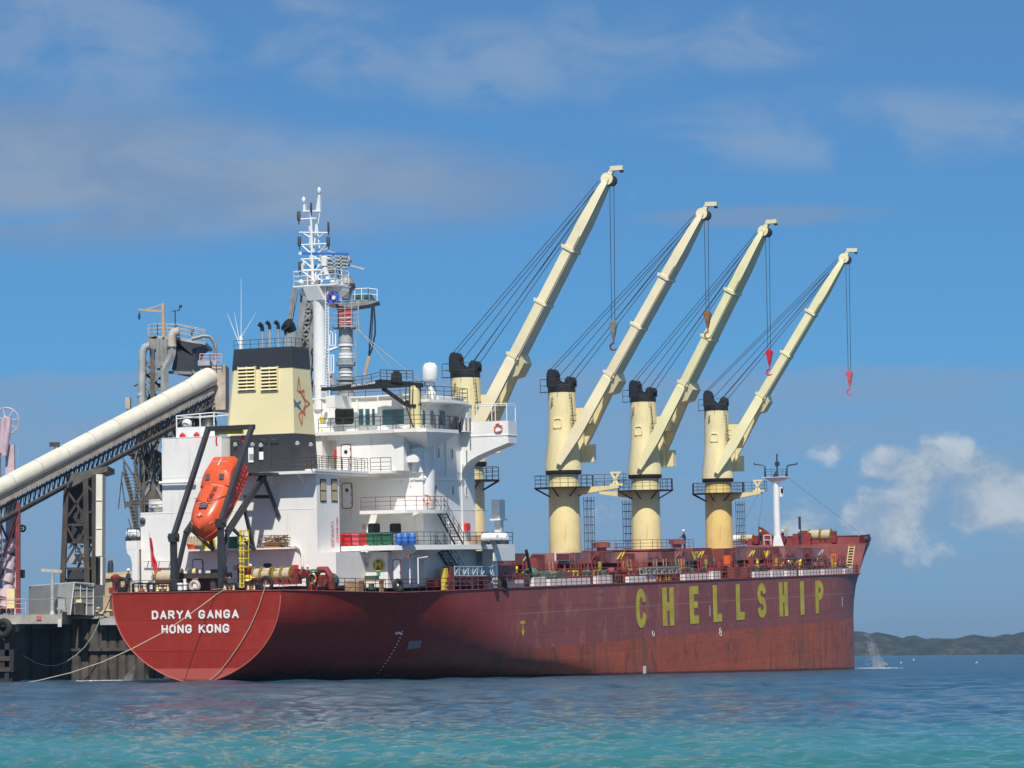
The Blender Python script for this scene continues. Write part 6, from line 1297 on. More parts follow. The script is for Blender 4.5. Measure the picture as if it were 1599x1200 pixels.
# things that stand on the decks
def bin_(px, m, label, z, x, name='wheelie_bin', grp='wheeled bins along the aft rail of the bin deck', top=.0):
    y_ = sX(px, 850, x).y; r = thing(name, label, 'bin', (x, y_, z), grp)
    mb = MB(); mb.hexa([V((x+a*.30, y_+b*.30, z+.08)) for a, b in ((-1,-1),(1,-1),(1,1),(-1,1))]+[V((x+a*.37, y_+b*.36, z+.98)) for a, b in ((-1,-1),(1,-1),(1,1),(-1,1))]); part(mb, 'bin_body', M[m], r)
    mb = MB(); mb.hexa([V((x+a*.41, y_+b*.39, z+.98)) for a, b in ((-1,-1),(1,-1),(1,1),(-1,1))]+[V((x+a*.36, y_+b*.33, z+1.09)) for a, b in ((-1,-1),(1,-1),(1,1),(-1,1))]); mb.tube((x+.44, y_-.3, z+.95), (x+.44, y_+.3, z+.95), .03, 6); part(mb, 'bin_lid', M[m], r)
    for s_ in (-1, 1): mb = MB(); mb.lathe([(.12, -.04), (.12, .04)], (x+.3, y_+s_*.3, z+.12), (0, 1, 0), 10); part(mb, 'wheel', M['tyre_rubber'], r)
XBIN = 16.15
for px, m, l in ((523.5, 'bright_red', 'red wheeled bin at the left end of the row by the casing'), (531.5, 'bright_red', 'second red wheeled bin from the casing, beside the end one'), (544.5, 'bright_red', 'bright red wheeled bin just left of the faded pink one'), (558, 'pink_red', 'faded pink-red wheeled bin between two bright red bins'), (569.5, 'bright_red', 'red wheeled bin standing next to the first green bin'),
                 (580, 'bin_green', 'green wheeled bin standing next to the red bins'), (592, 'bin_green', 'middle of the three green wheeled bins on the bin deck'), (606, 'bin_green', 'green wheeled bin nearest the blue drums')): bin_(px, m, l, z1, XBIN)
for px, l in ((623, 'light blue plastic drum nearest the green bins on the bin deck'), (633, 'middle blue plastic drum behind the rail strap'), (644, 'blue plastic drum farthest right beside the stairway')):
    y_ = sX(px, 850, XBIN).y; mb = MB(); mb.lathe([(.27, 0), (.3, .06), (.31, .33), (.325, .36), (.31, .39), (.31, .66), (.325, .69), (.31, .72), (.29, .95), (.25, 1.0)], (XBIN, y_, z1), n=16); solo(mb, 'plastic_drum', l, 'drum', M['drum_blue'], (XBIN, y_, z1), 'blue drums beside the bins')
def raft(px, py, x, ax, label, z0, L=1.5, r=.42, on=None):
    c = sX(px, py, x); c = V((c.x, c.y, z0+r+.18)); e = thing('liferaft_canister', label, 'liferaft', (c.x, c.y, z0)); mb = MB(); mb.lathe([(r*.6, -L/2), (r*.92, -L/2+.12), (r, -L/2+.3), (r, -.05), (r*1.05, -.03), (r*1.05, .03), (r, .05), (r, L/2-.3), (r*.92, L/2-.12), (r*.6, L/2)], c, ax, 18); part(mb, 'canister', M['foam_white'], e)
    mb = MB(); a_ = V(ax).normalized()
    for s_ in (-.3, .3): q = c+a_*s_*L; mb.box(q+V((-.3, -.3, -r-.18)), q+V((.3, .3, -r*.6))); 
    part(mb, 'cradle', M['rail_steel'], e)
raft(765, 844, 31, (.15, 1, 0), 'white liferaft canister on the deck beside the bin deck stairway, left of two', z1, 1.6); raft(781, 844, 33.5, (.15, 1, 0), 'white liferaft canister nearest the lifeboat winch post', z1, 1.5)
raft(208, 853, 11.2, (.3, 1, 0), 'white liferaft canister on the port overhang under the stair tower', zpo, 1.3, .4)
c = sX(742, 842, 33); mb = MB(); mb.box((32, c.y, z1), (34.5, c.y-1.3, z1+.85)); solo(mb, 'deck_locker', 'brown topped deck locker behind the white liferaft canisters', 'locker', M['timber'], (33, c.y, z1))
def lifering(c, axis, label, r=.32, tube=.075, grp=None, name='life_ring'):
    e = thing(name, label, 'life ring', c, grp); mb = MB(); mb.ring(c, axis, r, tube, 20, 8); part(mb, 'ring', M['orange_box'], e)
    mb = MB(); a, b = mb.frame(axis); 
    for k in range(4): t = R(45+90*k); p = V(c)+(a*math.cos(t)+b*math.sin(t))*r; q = V(c)+(a*math.cos(t+.35)+b*math.sin(t+.35))*r; mb.tube(p, q, tube*1.12, 8)
    part(mb, 'reflective_band', M['letter_white'], e)
lifering(sX(778, 668.5, XWG-.12), (1, 0, 0), 'red and white life ring on the face of the bridge wing', .36)
lifering(sX(666.5, 780.5, 22.5)+V((0, -.0, 0)), (.5, 1, 0), 'orange life ring hanging on the balcony rail above the stairway', .36)
lifering(sX(486, 903.5, 5.5), (1, 0, 0), 'orange life ring leaning by the red winch on the poop', .42)
# stores on the ledge
def heap(name, label, cat, px0, px1, py0, py1, x, m, n, seed, z0):
    r_ = random.Random(seed); a = sX(px0, py1, x); b = sX(px1, py0, x); mb = MB()
    for i in range(n):
        c = V((x+r_.uniform(-.3, .3), r_.uniform(b.y, a.y), r_.uniform(z0, b.z))); d = V((r_.uniform(-.3, .3), r_.uniform(-1, 1), r_.uniform(-.2, .25)))*.8; mb.bar(c-d, c+d, .09)
    return solo(mb, name, label, cat, M[m], (x, (a.y+b.y)/2, z0), kind='stuff')
heap('dunnage_heap', 'heap of loose brown dunnage timber in a rail crate on the aft ledge', 'timber heap', 411, 447, 836, 853, XA-.6, 'timber', 46, 4, zs_)
mb = MB(); c = sX(428, 850, XA-.6); mb.box((XA-1, c.y-.7, zs_), (XA-.3, c.y+.7, zs_+.5)); solo(mb, 'wooden_crate', 'brown wooden crate under the dunnage heap on the ledge', 'crate', M['wood_brown'], (XA-.6, c.y, zs_))
a = sX(356, 840, XA-.7); b = sX(373, 855, XA-.7); mb = MB(); mb.box((XA-1.0, a.y, zs_), (XA-.3, b.y, a.z)); mb.box((XA-1.05, a.y+.03, a.z), (XA-.25, b.y-.03, a.z+.08)); solo(mb, 'green_bin', 'dark green stores bin beside the yellow ladder cage', 'bin', M['bin_green'], (XA-.7, a.y, zs_))
a = sX(318, 845, XA-.7); b = sX(333, 857, XA-.7); mb = MB(); mb.box((XA-1.0, a.y, zs_), (XA-.3, b.y, a.z+.1)); mb.box((XA-1.02, a.y-.35, zs_), (XA-1.0, a.y-.38, a.z)); solo(mb, 'yellow_locker', 'yellow stores locker behind the lifeboat keel on the ledge', 'locker', M['yellow_paint'], (XA-.7, a.y, zs_))
a = sX(292, 838, XA-.7); b = sX(315, 850, XA-.7); mb = MB(); n_ = 8
mb.hexa([(XA-1.05, a.y, zs_+.35), (XA-.2, a.y, zs_+.35), (XA-.2, b.y, zs_+.35), (XA-1.05, b.y, zs_+.35), (XA-1, a.y-.15, a.z), (XA-.3, a.y-.2, a.z), (XA-.3, b.y+.2, a.z-.1), (XA-1, b.y+.2, a.z-.05)])
for i in range(4): mb.tube((XA-1.1, a.y-.2-i*.3, zs_+.35), (XA-1.08, a.y-.3-i*.3, a.z), .06, 5)
solo(mb, 'canvas_bundle', 'pale canvas covered bundle stowed behind the left davit arm', 'bundle', M['rope_tan'], (XA-.7, a.y, zs_))
for px, l in ((299, 'orange plastic tub under the canvas bundle, on the left'),):
    q = sX(px, 857, XA-.9); mb = MB(); mb.lathe([(.3, 0), (.38, .4), (.4, .42), (.4, .48)], (XA-.9, q.y, zs_), n=14); solo(mb, 'orange_tub', l, 'tub', M['orange_box'], (XA-.9, q.y, zs_))
# ensign on its staff
mb = MB(); a, b = sX(239, 914, .6), sX(233, 832, .6); e = thing('ensign_flag', 'drooping red ensign on a grey staff at the port quarter', 'flag', a); mb.tube(a, b, .045, 6, .03); part(mb, 'flag_staff', M['light_steel'], e)
mb = MB(); rows = [(840, 234.3, 235.2), (850, 235.2, 238), (860, 235.8, 239.5), (870, 236.2, 241), (880, 236.5, 244), (887, 239, 244)]; nn = 7
for py, x0_, x1_ in rows:
    for k in range(nn): p = sX(x0_+(x1_-x0_)*k/(nn-1), py, .55); mb.v.append((p.x+.16*math.sin(k*1.9+py*.11), p.y, p.z))
for i in range(len(rows)-1):
    for k in range(nn-1): mb.f.append((i*nn+k, i*nn+k+1, (i+1)*nn+k+1, (i+1)*nn+k)); mb.mi.append(0)
part(mb, 'flag_cloth', M['flag_red'], e)
# courtesy flag under the mast platform
e = thing('courtesy_flag', 'small dark blue flag with white star and union canton below the mast platform', 'flag', sX(515, 470, MX-.9))
mb = MB(); rows = [(454, 519, 523), (458, 513, 528), (464, 511.5, 529.5), (470, 511, 527), (473.5, 512, 525)]
for py, x0_, x1_ in rows:
    for k in range(nn): p = sX(x0_+(x1_-x0_)*k/(nn-1), py, MX-.9); mb.v.append((p.x+.12*math.sin(k*1.5+py), p.y, p.z))
for i in range(len(rows)-1):
    for k in range(nn-1): mb.f.append((i*nn+k, i*nn+k+1, (i+1)*nn+k+1, (i+1)*nn+k)); mb.mi.append(0)
part(mb, 'flag_cloth', M['flag_blue'], e)
mb = MB(); c = sX(521, 465, MX-1.06); mb.prism([c+V((0, .27*(1 if k % 2 == 0 else .5)*math.cos(math.pi*k/7), .27*(1 if k % 2 == 0 else .5)*math.sin(math.pi*k/7))) for k in range(14)], (-.02, 0, 0)); part(mb, 'white_star', M['flag_white'], e)
mb = MB(); mb.bar(sX(514, 461, MX-1.06), sX(520, 455.5, MX-1.06), .14, .02); mb.bar(sX(514.5, 456, MX-1.05), sX(519, 461.5, MX-1.05), .12, .02); part(mb, 'canton_cross', M['pink_red'], e)
mb = MB(); mb.tube(sX(511, 470, MX-.9), sX(507, 445, MX-.9), .02, 4); mb.tube(sX(511, 470, MX-.9), sX(508, 600, MX-.9), .015, 4); part(mb, 'halyard', M['rope_tan'], e)
# gangway trusses stowed on deck
def truss_frame(a, b, wv, hgt, n, r):
    mb = MB(); a, b, wv = V(a), V(b), V(wv); up = V((0, 0, hgt))
    for q in (V((0,0,0)), wv, up, wv+up): mb.bar(a+q, b+q, r)
    for i in range(n+1):
        p = a.lerp(b, i/n); mb.bar(p, p+up, r*.8); mb.bar(p+wv, p+wv+up, r*.8); mb.bar(p, p+wv, r*.8)
        if i < n: q = a.lerp(b, (i+1)/n); mb.bar(p+(up if i % 2 else V((0,0,0))), q+(V((0,0,0)) if i % 2 else up), r*.7)
    return mb
a = sY(710, 899, -11.6); b = sY(773, 899, -11.6)
e = thing('accommodation_ladder', 'pale blue accommodation ladder stowed along the rail below the bin deck', 'gangway', (a.x, -11.6, a.z)); hh = sY(710, 885, -11.6).z-a.z
part(truss_frame(a, b, (0, .7, 0), hh, 9, .10), 'ladder_truss', M['truss_blue'], e); mb = MB(); mb.box(a+V((0, .12, .1)), b+V((0, .16, hh-.1))); part(mb, 'side_panel', M['truss_blue'], e)
mb = MB(); q = sY(700, 921, -11.4); mb.box((q.x, -11.6, -.4), (q.x+.9, -10.9, sY(702, 886, -11.4).z)); mb.bar((q.x+.5, -11.4, 2.0), (q.x+5.5, -11.4, -.3), .18); mb.bar((q.x+1, -11.4, .4), (q.x+18, -11.4, .4), .2, .3); mb.bar((q.x+8, -11.4, -.4), (q.x+7, -11.4, 1.0), .16); mb.bar((q.x+13, -11.4, -.4), (q.x+13, -11.4, 1.0), .16); part(mb, 'ladder_davit', M['machine_red'], ship)
mb = MB(); mb.box((q.x-1.1, -11.65, -.4), (q.x-.55, -11.2, 1.5)); part(mb, 'yellow_post', M['yellow_paint'], ship)
a = sY(1009, 897, -11.2); b = sY(1062, 895, -11.2); hh = sY(1010, 887, -11.2).z-a.z
e = thing('accommodation_ladder', 'grey-green accommodation ladder truss stowed at the rail amidships', 'gangway', (a.x, -11.2, a.z)); part(truss_frame(a, b, (0, .7, 0), hh, 9, .10), 'ladder_truss', M['light_steel'], e); mb = MB(); mb.box(a+V((0, .12, .1)), b+V((0, .16, hh-.1))); part(mb, 'side_panel', M['green_machine'], e)
mb = MB()
for px in (1012, 1024, 1036, 1048, 1060): q = sY(px, 897, -11.1); mb.bar((q.x, -11.1, -.4), (q.x, -11.1, q.z), .14)
part(mb, 'ladder_support', M['machine_red'], ship)
# fenders / tyre fairleads on the side, red lockers
for px, py in ((632.5, 916), (786, 916)): c = sY(px, py, -12.0); c = V((c.x, -(half(c.x, 0)-.1), c.z+.05)); mb = MB(); mb.ring(c, (.25, 1, 0), .45, .2, 16, 8); part(mb, 'fairlead', M['tyre_rubber'], ship)
for px0, px1, py0, py1, m_ in ((771, 788, 912, 921, 'pink_red'), (789, 805, 911, 920, 'pink_red'), (774, 806, 883, 902, 'coaming_red'), (680, 695, 906, 916, 'bright_red')):
    a = sY(px0, py0, -11.0); b = sY(px1, py1, -11.0); mb = MB(); mb.box((a.x, -11.0, b.z), (b.x, -10.2, a.z)); part(mb, 'deck_locker' if m_ != 'coaming_red' else 'sloping_chute', M['coaming_red' if m_ == 'pink_red' else m_], ship)
q = sY(823, 905, -10.8); mb = MB(); mb.bar((q.x+1.6, -10.8, -.3), sY(821.5, 859, -10.8), .22); mb.bar(sY(829, 895, -10.8), (q.x-.5, -10.8, -.3), .2); part(mb, 'hose_crane', M['black_paint'], ship)
mb = MB(); q = sY(829, 897, -10.4); mb.sph(q, .8, 12, .8); solo(mb, 'covered_machine', 'green tarpaulin covered machine behind the rail just ahead of the bridge', 'machine', M['green_machine'], q) if False else part(mb, 'green_motor', M['green_machine'], ship)
# poop starboard quarter
for (px0, px1, py0, py1, x, m_, nm, lab, cat) in ((480.5, 488.5, 898, 908, 6.0, 'bright_red', 'red_chest', 'small bright red chest behind the orange life ring', 'chest'), (539, 560, 908, 922, 12.5, 'timber', 'timber_stack', 'low grey-brown timber stack behind the side rail', 'timber')):
    a = sX(px0, py0, x); b = sX(px1, py1, x); mb = MB(); mb.box((x, a.y, deck_z(x)), (x+.9, b.y, a.z)); solo(mb, nm, lab, cat, M[m_], (x, (a.y+b.y)/2, 0))
c = sX(504, 903, 6.5); mb = MB(); mb.path([V((6.5, c.y+.8, 0)), V((6.5, c.y+.75, 1.0)), V((6.5, c.y+.3, 1.6)), V((6.5, c.y-.35, 1.6)), V((6.5, c.y-.75, 1.0)), V((6.5, c.y-.8, 0))], .3, 8); mb.lathe([(.5, -.6), (.5, .6)], V((6.9, c.y, .7)), (1, 0, 0), 14); part(mb, 'fairlead_arch', M['machine_red'], ship)
c = sX(516, 908, 7.2); mb = MB(); mb.sph((7.2, c.y, .65), .75, 12, .95); solo(mb, 'tarpaulin_cover', 'dark green tarpaulin bundle beside the red fairlead arch on the poop', 'tarpaulin', M['tarp_green'], (7.2, c.y, 0))
c = sX(489, 893.5, 5.8); mb = MB(); mb.sph(c, .42, 10, .6); mb.tube(c, c+V((0, 0, -1.2)), .15, 8); solo(mb, 'green_float', 'green domed float standing above the red chest on the poop', 'float', M['bin_green'], c)
mb = MB()
for i in range(7): px = 500+i*2.2; mb.tube(sX(px, 878+2*(i % 2), 15.2), sX(px-1+i % 3, 900+3*(i % 3), 15.2), .07, 5)
solo(mb, 'hanging_hose_bundle', 'bundle of dark hoses hanging on the casing corner by the poop house door', 'hoses', M['black_paint'], sX(507, 885, 15.2))
a = sX(566, 903, 16.2); b = sX(600, 908, 16.2); e = thing('work_bench', 'rusty brown work bench below the round green and yellow sign', 'bench', (16.2, a.y, -.4)); mb = MB(); mb.box((15.4, a.y, b.z), (16.3, b.y, b.z+.16)); part(mb, 'bench_top', M['timber'], e)
for yy in (a.y-.1, b.y+.1): mb = MB(); mb.box((15.5, yy-.06, -.4), (16.2, yy+.06, b.z)); part(mb, 'leg', M['timber'], e)
mb = MB(); mb.box((15.5, (a.y+b.y)/2-.6, b.z+.16), (16.1, (a.y+b.y)/2+.5, b.z+.5)); mb.lathe([(.25, 0), (.25, .5)], (15.8, (a.y+b.y)/2, b.z-.7), n=10); part(mb, 'bench_vice', M['tarp_green'], e)
# side ports near the poop house: red fire box and similar small boxes on doors
# ------------------------------------------------------------------ people
def person(x, y, z, label, cloth, yaw=0., h=1.75, vest=None, arms=((.25, .5), (.25, .5)), lean=0., grp=None, helmet=True):
    base = V((x, y, z)); e = thing('person', label, 'person', base, grp); k = h/1.75; c_, s_ = math.cos(yaw), math.sin(yaw)
    def LL(fx, fy, fz): fx += lean*max(0, fz-.9); return V((base.x+(fx*c_-fy*s_)*k, base.y+(fx*s_+fy*c_)*k, base.z+fz*k))
    pts = [(0,0,.95,.15), (0,0,1.15,.15), (0,0,1.38,.17), (0,0,1.5,.07), (0,0,1.58,.085), (.01,0,1.68,.095),
        (0,.10,.9,.105), (.03,.11,.5,.075), (0,.12,.09,.05), (.13,.13,.05,.045), (0,-.10,.9,.105), (.06,-.11,.5,.075), (.02,-.12,.09,.05), (.15,-.13,.05,.045),
        (0,.19,1.40,.065), (arms[0][0]*.4,.25,1.15,.05), (arms[0][0],.22,arms[0][1]+.5,.04), (0,-.19,1.40,.065), (arms[1][0]*.4,-.25,1.15,.05), (arms[1][0],-.22,arms[1][1]+.5,.04)]
    ed = [(0,1),(1,2),(2,3),(3,4),(4,5),(0,6),(6,7),(7,8),(8,9),(0,10),(10,11),(11,12),(12,13),(2,14),(14,15),(15,16),(2,17),(17,18),(18,19)]
    me = bpy.data.meshes.new('person_body'); me.from_pydata([tuple(LL(*p[:3])-base) for p in pts], ed, [])
    ob = bpy.data.objects.new('body', me); COL.objects.link(ob); md = ob.modifiers.new('skin', 'SKIN'); md.use_smooth_shade = True
    for i, p in enumerate(pts): me.skin_vertices[0].data[i].radius = (p[3]*k, p[3]*k)
    me.skin_vertices[0].data[0].use_root = True; sb = ob.modifiers.new('sub', 'SUBSURF'); sb.levels = 1; sb.render_levels = 1
    dg = bpy.context.evaluated_depsgraph_get(); m2 = bpy.data.meshes.new_from_object(ob.evaluated_get(dg)); ob.modifiers.clear(); ob.data = m2; ob.parent = e; m2.materials.clear()
    for mm in (M[cloth], M['skin'], M[vest or cloth]): m2.materials.append(mm)
    for p in m2.polygons:
        zz = p.center.z/k; p.material_index = 1 if zz > 1.5 else (2 if 1.0 < zz < 1.48 and abs((-p.center.x*s_+p.center.y*c_)/k) < .2 else 0); p.use_smooth = True
    if helmet:
        mb = MB(); c = LL(.01, 0, 1.70); mb.lathe([(.15*k, 0), (.125*k, .02*k), (.12*k, .08*k), (.07*k, .14*k), (.01, .155*k)], c, n=12); part(mb, 'helmet', M['helmet_white'], e)
    return e
q = sX(201, 915, 1.6); person(1.6, q.y, .0, 'crew member in dark blue coveralls and white helmet at the port stern corner', 'navy_cloth', yaw=2.6, h=1.95)
q = sX(391.5, 915, 5.2); person(5.2, q.y, .1, 'crew member in dark clothes and white helmet behind the starboard mooring winch', 'dark_cloth', yaw=2.9, h=2.0)
q = sX(481, 917, 5.0); person(5.0, q.y, .0, 'crew member in a red top and white helmet beside the orange life ring', 'dark_cloth', yaw=2.4, vest='red_cloth', h=1.95, arms=((.35, .7), (.3, .5)))
q = sX(1069.5, 857, 124); person(xr+3, sX(1069.5, 857, xr+3).y, zr_, 'lone black clad crew member leaning on the railing between the third and fourth cranes', 'dark_cloth', yaw=2.2, h=2.1, arms=((.45, .62), (.42, .6)), lean=.12)
for px, x, l in ((1188, 157, 'crew member in dark clothes standing left of the white foremast'), (1222.5, 158, 'crew member standing close right of the foremast base'), (1248.5, 166, 'crew member in blue by the dark vent post on the forecastle')):
    q = on_fc(px, x); person(x, q.y, 3.52, l, 'navy_cloth' if px > 1240 else 'dark_cloth', yaw=2.7, h=1.9)
q = sY(1232, 903, -10.0); person(q.x, -10.0, -.4, 'crew member walking on the main deck beside the rail near the bow', 'navy_cloth', yaw=0, h=1.8)
# ------------------------------------------------------------------ the wharf and its plant (world frame)
W4 = I4
def wthing(name, label, cat, pos, group=None): return thing(name, label, cat, pos, group, W4)
def wsolo(mb, name, label, cat, m, pos, group=None, kind=None): return solo(mb, name, label, cat, m, pos, group, W4, kind)
zdk = wD(60, 961, 270).z
wf = wthing('wharf', 'old wharf with rusty sheet pile face and concrete deck at the stern of the ship', 'wharf', (-45, 272, 0))
xl, xr2 = wD(97, 1000, 272).x, wD(240, 1000, 272).x+8
n_ = 19; wp = (xr2-xl)/n_
for i in range(n_):
    x0_ = xl+wp*i; mb = MB(); d_ = .07 if i % 2 else 0
    mb.prism([(x0_, 272-d_, -1.5), (x0_+wp*.18, 272-.2, -1.5), (x0_+wp*.82, 272-.2+d_*.4, -1.5), (x0_+wp, 272, -1.5), (x0_+wp, 273, -1.5), (x0_, 273, -1.5)], (0, 0, zdk+1.4-random.uniform(0, .15))); part(mb, 'sheet_pile', M['sheet_pile'], wf)
mb = MB(); mb.box((xl-.1, 271.5, 2.75), (xr2, 271.72, 3.0)); part(mb, 'waling', M['sheet_pile'], wf)
mb = MB(); mb.box((xl, 273, -1.5), (xr2+10, 330, zdk-.15)); mb.box((wD(-40, 1000, 272).x-6, 286, -1.5), (xl+.2, 330, zdk-.15)) if False else None; part(mb, 'wharf_fill', M['concrete'], wf)
mb = MB(); mb.box((wD(-60, 1000, 272).x, 266, zdk-.85), (wD(102, 1000, 268).x, 330, zdk)); part(mb, 'deck_slab', M['concrete'], wf)
mb = MB(); mb.box((wD(108, 1000, 272).x, 271.4, zdk-.35), (xr2, 286, zdk-.12)); part(mb, 'deck_slab', M['concrete'], wf)
mb = MB(); mb.box((wD(157, 968, 271).x, 270.6, zdk-.95), (wD(190, 968, 271).x, 271.3, zdk-.3)); part(mb, 'bollard_block', M['light_steel'], wf)
mb = MB(); mb.box((wD(8, 970, 266).x, 265.6, zdk-1.55), (wD(25, 970, 266).x, 267.5, zdk-.86)); part(mb, 'pile_cap', M['frame_white'], wf)
for px in (-8, 12, 45, 75, 96):
    for D in (275, 281): mb = MB(); x_ = wD(px, 1000, D).x; mb.lathe([(.35, -1.5), (.35, zdk-.8)], (x_, D, 0), n=10); part(mb, 'pile', M['sheet_pile'], wf)
mb = MB(); x_ = wD(61, 963, 266).x; mb.box((x_-.22, 265.9, zdk-.5), (x_+.22, 266.01, zdk-.1)); part(mb, 'rubbing_block', M['rim_pink'], wf)
mb = MB(); x_ = wD(103, 970, 270).x; mb.box((x_-.1, 265.8, zdk-1.15), (x_+.25, 266.0, zdk-.45)); part(mb, 'white_marker', M['frame_white'], wf)
# fender unit at the left edge
e = wthing('wharf_fender', 'dark fender frame with a round tyre on top at the left end of the wharf', 'fender', wD(8, 1065, 258))
b = wD(8, 1065, 258); x0_, x1_ = wD(-30, 1000, 258).x, wD(18, 1000, 258).x
mb = MB(); mb.box((x0_, 258, .9), (x1_+.2, 263, 2.9)); mb.box((x0_, 258.4, -1), (x1_, 263, .9)); mb.box((x0_, 258.6, 2.9), (x1_-.5, 263, 5.2)); mb.bar((x1_-.4, 258.2, -1), (x1_-.4, 258.2, 5), .4); part(mb, 'fender_frame', M['tyre_rubber'], e)
for z_, r_ in ((4.8, .62),): mb = MB(); mb.ring((wD(4, 1000, 257.6).x, 257.8, z_), (.3, 1, 0), r_, .3, 16, 8); part(mb, 'tyre', M['tyre_rubber'], e)
mb = MB(); mb.box((x0_, 257.9, .95), (x1_-.1, 258.0, 1.35)); mb.box((x0_, 257.9, 1.9), (x1_-.1, 258.0, 2.3)); part(mb, 'timber_facing', M['trestle_brown'], e)
# grey shed
def wb(px0, px1, y0, y1, D0, D1, grow=0):      # box between pixel bounds on its near face
    a = wD(px0, y0, D0); b = wD(px1, y1, D0); return (a.x, D0, b.z), (b.x, D1, a.z)
e = wthing('grey_shed', 'grey cladded shed with a glazed white framed end standing on the wharf deck', 'shed', wD(95, 963, 271))
a = wD(45, 915, 274); b = wD(82, 911, 268.5); c = wD(118, 911, 268.5)
xA_, xB_, xC_ = wD(45, 930, 276).x, wD(94, 930, 270).x, wD(118, 930, 270).x
zt_l, zt_r = wD(45, 916, 276).z, wD(118, 911, 270).z
mb = MB(); mb._a([(xA_, 276, zdk), (xB_-.4, 269.2, zdk), (xC_-.4, 269.2, zdk), (xC_+1.6, 278, zdk), (xA_+2, 284, zdk), (xA_, 276, zt_l), (xB_, 269.2, zt_r-.1), (xC_, 269.2, zt_r), (xC_+1.6, 278, zt_r), (xA_+2, 284, zt_l)], [(0,1,6,5), (1,2,7,6), (2,3,8,7), (3,4,9,8), (4,0,5,9), (5,6,7,8,9)]); part(mb, 'shed_wall', M['shed_grey'], e)
mb = MB(); mb.bar((xA_, 275.9, zt_l+.03), (xC_, 269.1, zt_r+.05), .12, .1); mb.bar((xC_, 269.1, zt_r+.05), (wD(147, 914, 271).x, 271, zt_r-.05), .12, .1); part(mb, 'roof_trim', M['frame_white'], e)
xD_ = wD(146, 940, 271.3).x
mb = MB(); mb.bar((xC_-.35, 269.1, zdk), (xC_, 269.1, zt_r), .1); mb.bar((xD_, 271.2, zdk), (xD_, 271.2, zt_r), .1)
for f_ in (.33, .66): p = V((xC_, 269.1, 0)).lerp(V((xD_, 271.2, 0)), f_); mb.bar((p.x, p.y, zdk), (p.x, p.y, zt_r), .08)
for z_ in (zdk+1.05, zdk+1.7, zdk+2.4): mb.bar((xC_, 269.1, z_), (xD_, 271.2, z_), .06)
part(mb, 'window_frame', M['frame_white'], e)
mb = MB(); mb._a([(xC_, 269.2, zdk), (xD_, 271.3, zdk), (xD_, 271.3, zt_r-.1), (xC_, 269.2, zt_r-.1)], [(0,1,2,3)]); part(mb, 'window_pane', M['shed_grey'], e)
mb = MB(); q = wD(124, 950, 268.8); mb.box((q.x-.3, 268.2, zdk), (q.x+.5, 268.9, zdk+1.1)); mb.m = 1; mb.box((q.x-.2, 268.15, zdk+1.1), (q.x+.3, 268.8, zdk+1.4)); wsolo(mb, 'switch_cabinet', 'small brown cabinet with a yellow top in front of the shed glazing', 'cabinet', [M['trestle_brown'], M['pedestal_cream']], (q.x, 268.5, zdk))
mb = MB(); q = wD(96, 940, 268); mb.box((q.x-.3, 267.8, zdk+.65), (q.x+.35, 268.2, zdk+1.5)); mb.box((q.x-.38, 267.7, zdk+.45), (q.x+.43, 268.3, zdk+.66)); mb.bar((q.x, 268, zdk), (q.x, 268, zdk+.6), .12); wsolo(mb, 'meter_box', 'grey meter box on a post standing before the shed wall', 'box', M['light_steel'], (q.x, 268, zdk))
e = wthing('lamp_column', 'pale grey column with a rusty cross arm standing in front of the shed', 'post', wD(81.5, 958, 267)); q = wD(81.5, 958, 267)
mb = MB(); mb.lathe([(.3, zdk), (.2, zdk+.3), (.17, zdk+.4), (.17, wD(81, 891, 267).z)], (q.x, 267, 0), n=12); part(mb, 'post', M['light_steel'], e)
mb = MB(); mb.bar(wD(65, 890.5, 267), wD(97, 893, 267), .28); part(mb, 'cross_arm', M['beam_tan'], e)
mb = MB(); a, b = wb(10.5, 22.5, 919.5, 950, 268, 269); mb.box(a, b); mb.m = 1; mb.bar((a[0]+.15, 268.3, zdk), (a[0]+.15, 268.3, a[2]), .12); mb.bar((b[0]-.15, 268.3, zdk), (b[0]-.15, 268.3, a[2]), .12); wsolo(mb, 'cream_cabinet', 'cream electrical cabinet on legs below the pink loading arms', 'cabinet', [M['pedestal_cream'], M['trestle_brown']], (a[0], 268, zdk))
mb = MB(); rail(mb, [wD(-20, 957, 266.5), wD(40, 958, 266.5)], 1.3, 3, 1.5, .035); wsolo(mb, 'pink_handrail', 'faded red handrail along the wharf edge at far left', 'railing', M['print_red'], wD(0, 957, 266.5))
e = wthing('storage_building', 'tan storage building with a shallow roof far behind the wharf', 'building', wD(185, 930, 420))
a, b = wb(158, 230, 903, 968, 420, 470); mb = MB(); mb.box((a[0], a[1], 0), b); part(mb, 'wall', M['store_tan'], e); mb = MB(); mb.prism([wD(158, 904, 420)+V((-1, -.6, 0)), wD(164, 895.5, 420), wD(205, 892, 425), wD(240, 903, 420)], (0, 50, 0)); part(mb, 'roof', M['store_tan'], e)
mb = MB(); q = wD(172.5, 895, 440); mb.lathe([(.45, 0), (.45, 1.8), (.3, 2.4)], q-V((0, 0, .5)), n=10); part(mb, 'roof_vent', M['charcoal_paint'], e)
mb = MB(); q = wD(158, 958, 270.5); 
for i in range(8): c = q+V((random.uniform(-.5, .9), random.uniform(-.2, .4), random.uniform(-.15, .5))); mb.sph(c, random.uniform(.15, .3), 6, .6)
wsolo(mb, 'rope_heap', 'pale heap of rope and sacks on the wharf corner under the green line', 'rope heap', M['rope_tan'], q, kind='stuff')
mb = MB(); a, b = wb(161, 171, 930, 968, 271.5, 275); mb.box(a, b); wsolo(mb, 'tan_panel', 'tan board standing on the wharf edge next to the stern', 'board', M['store_tan'], a)

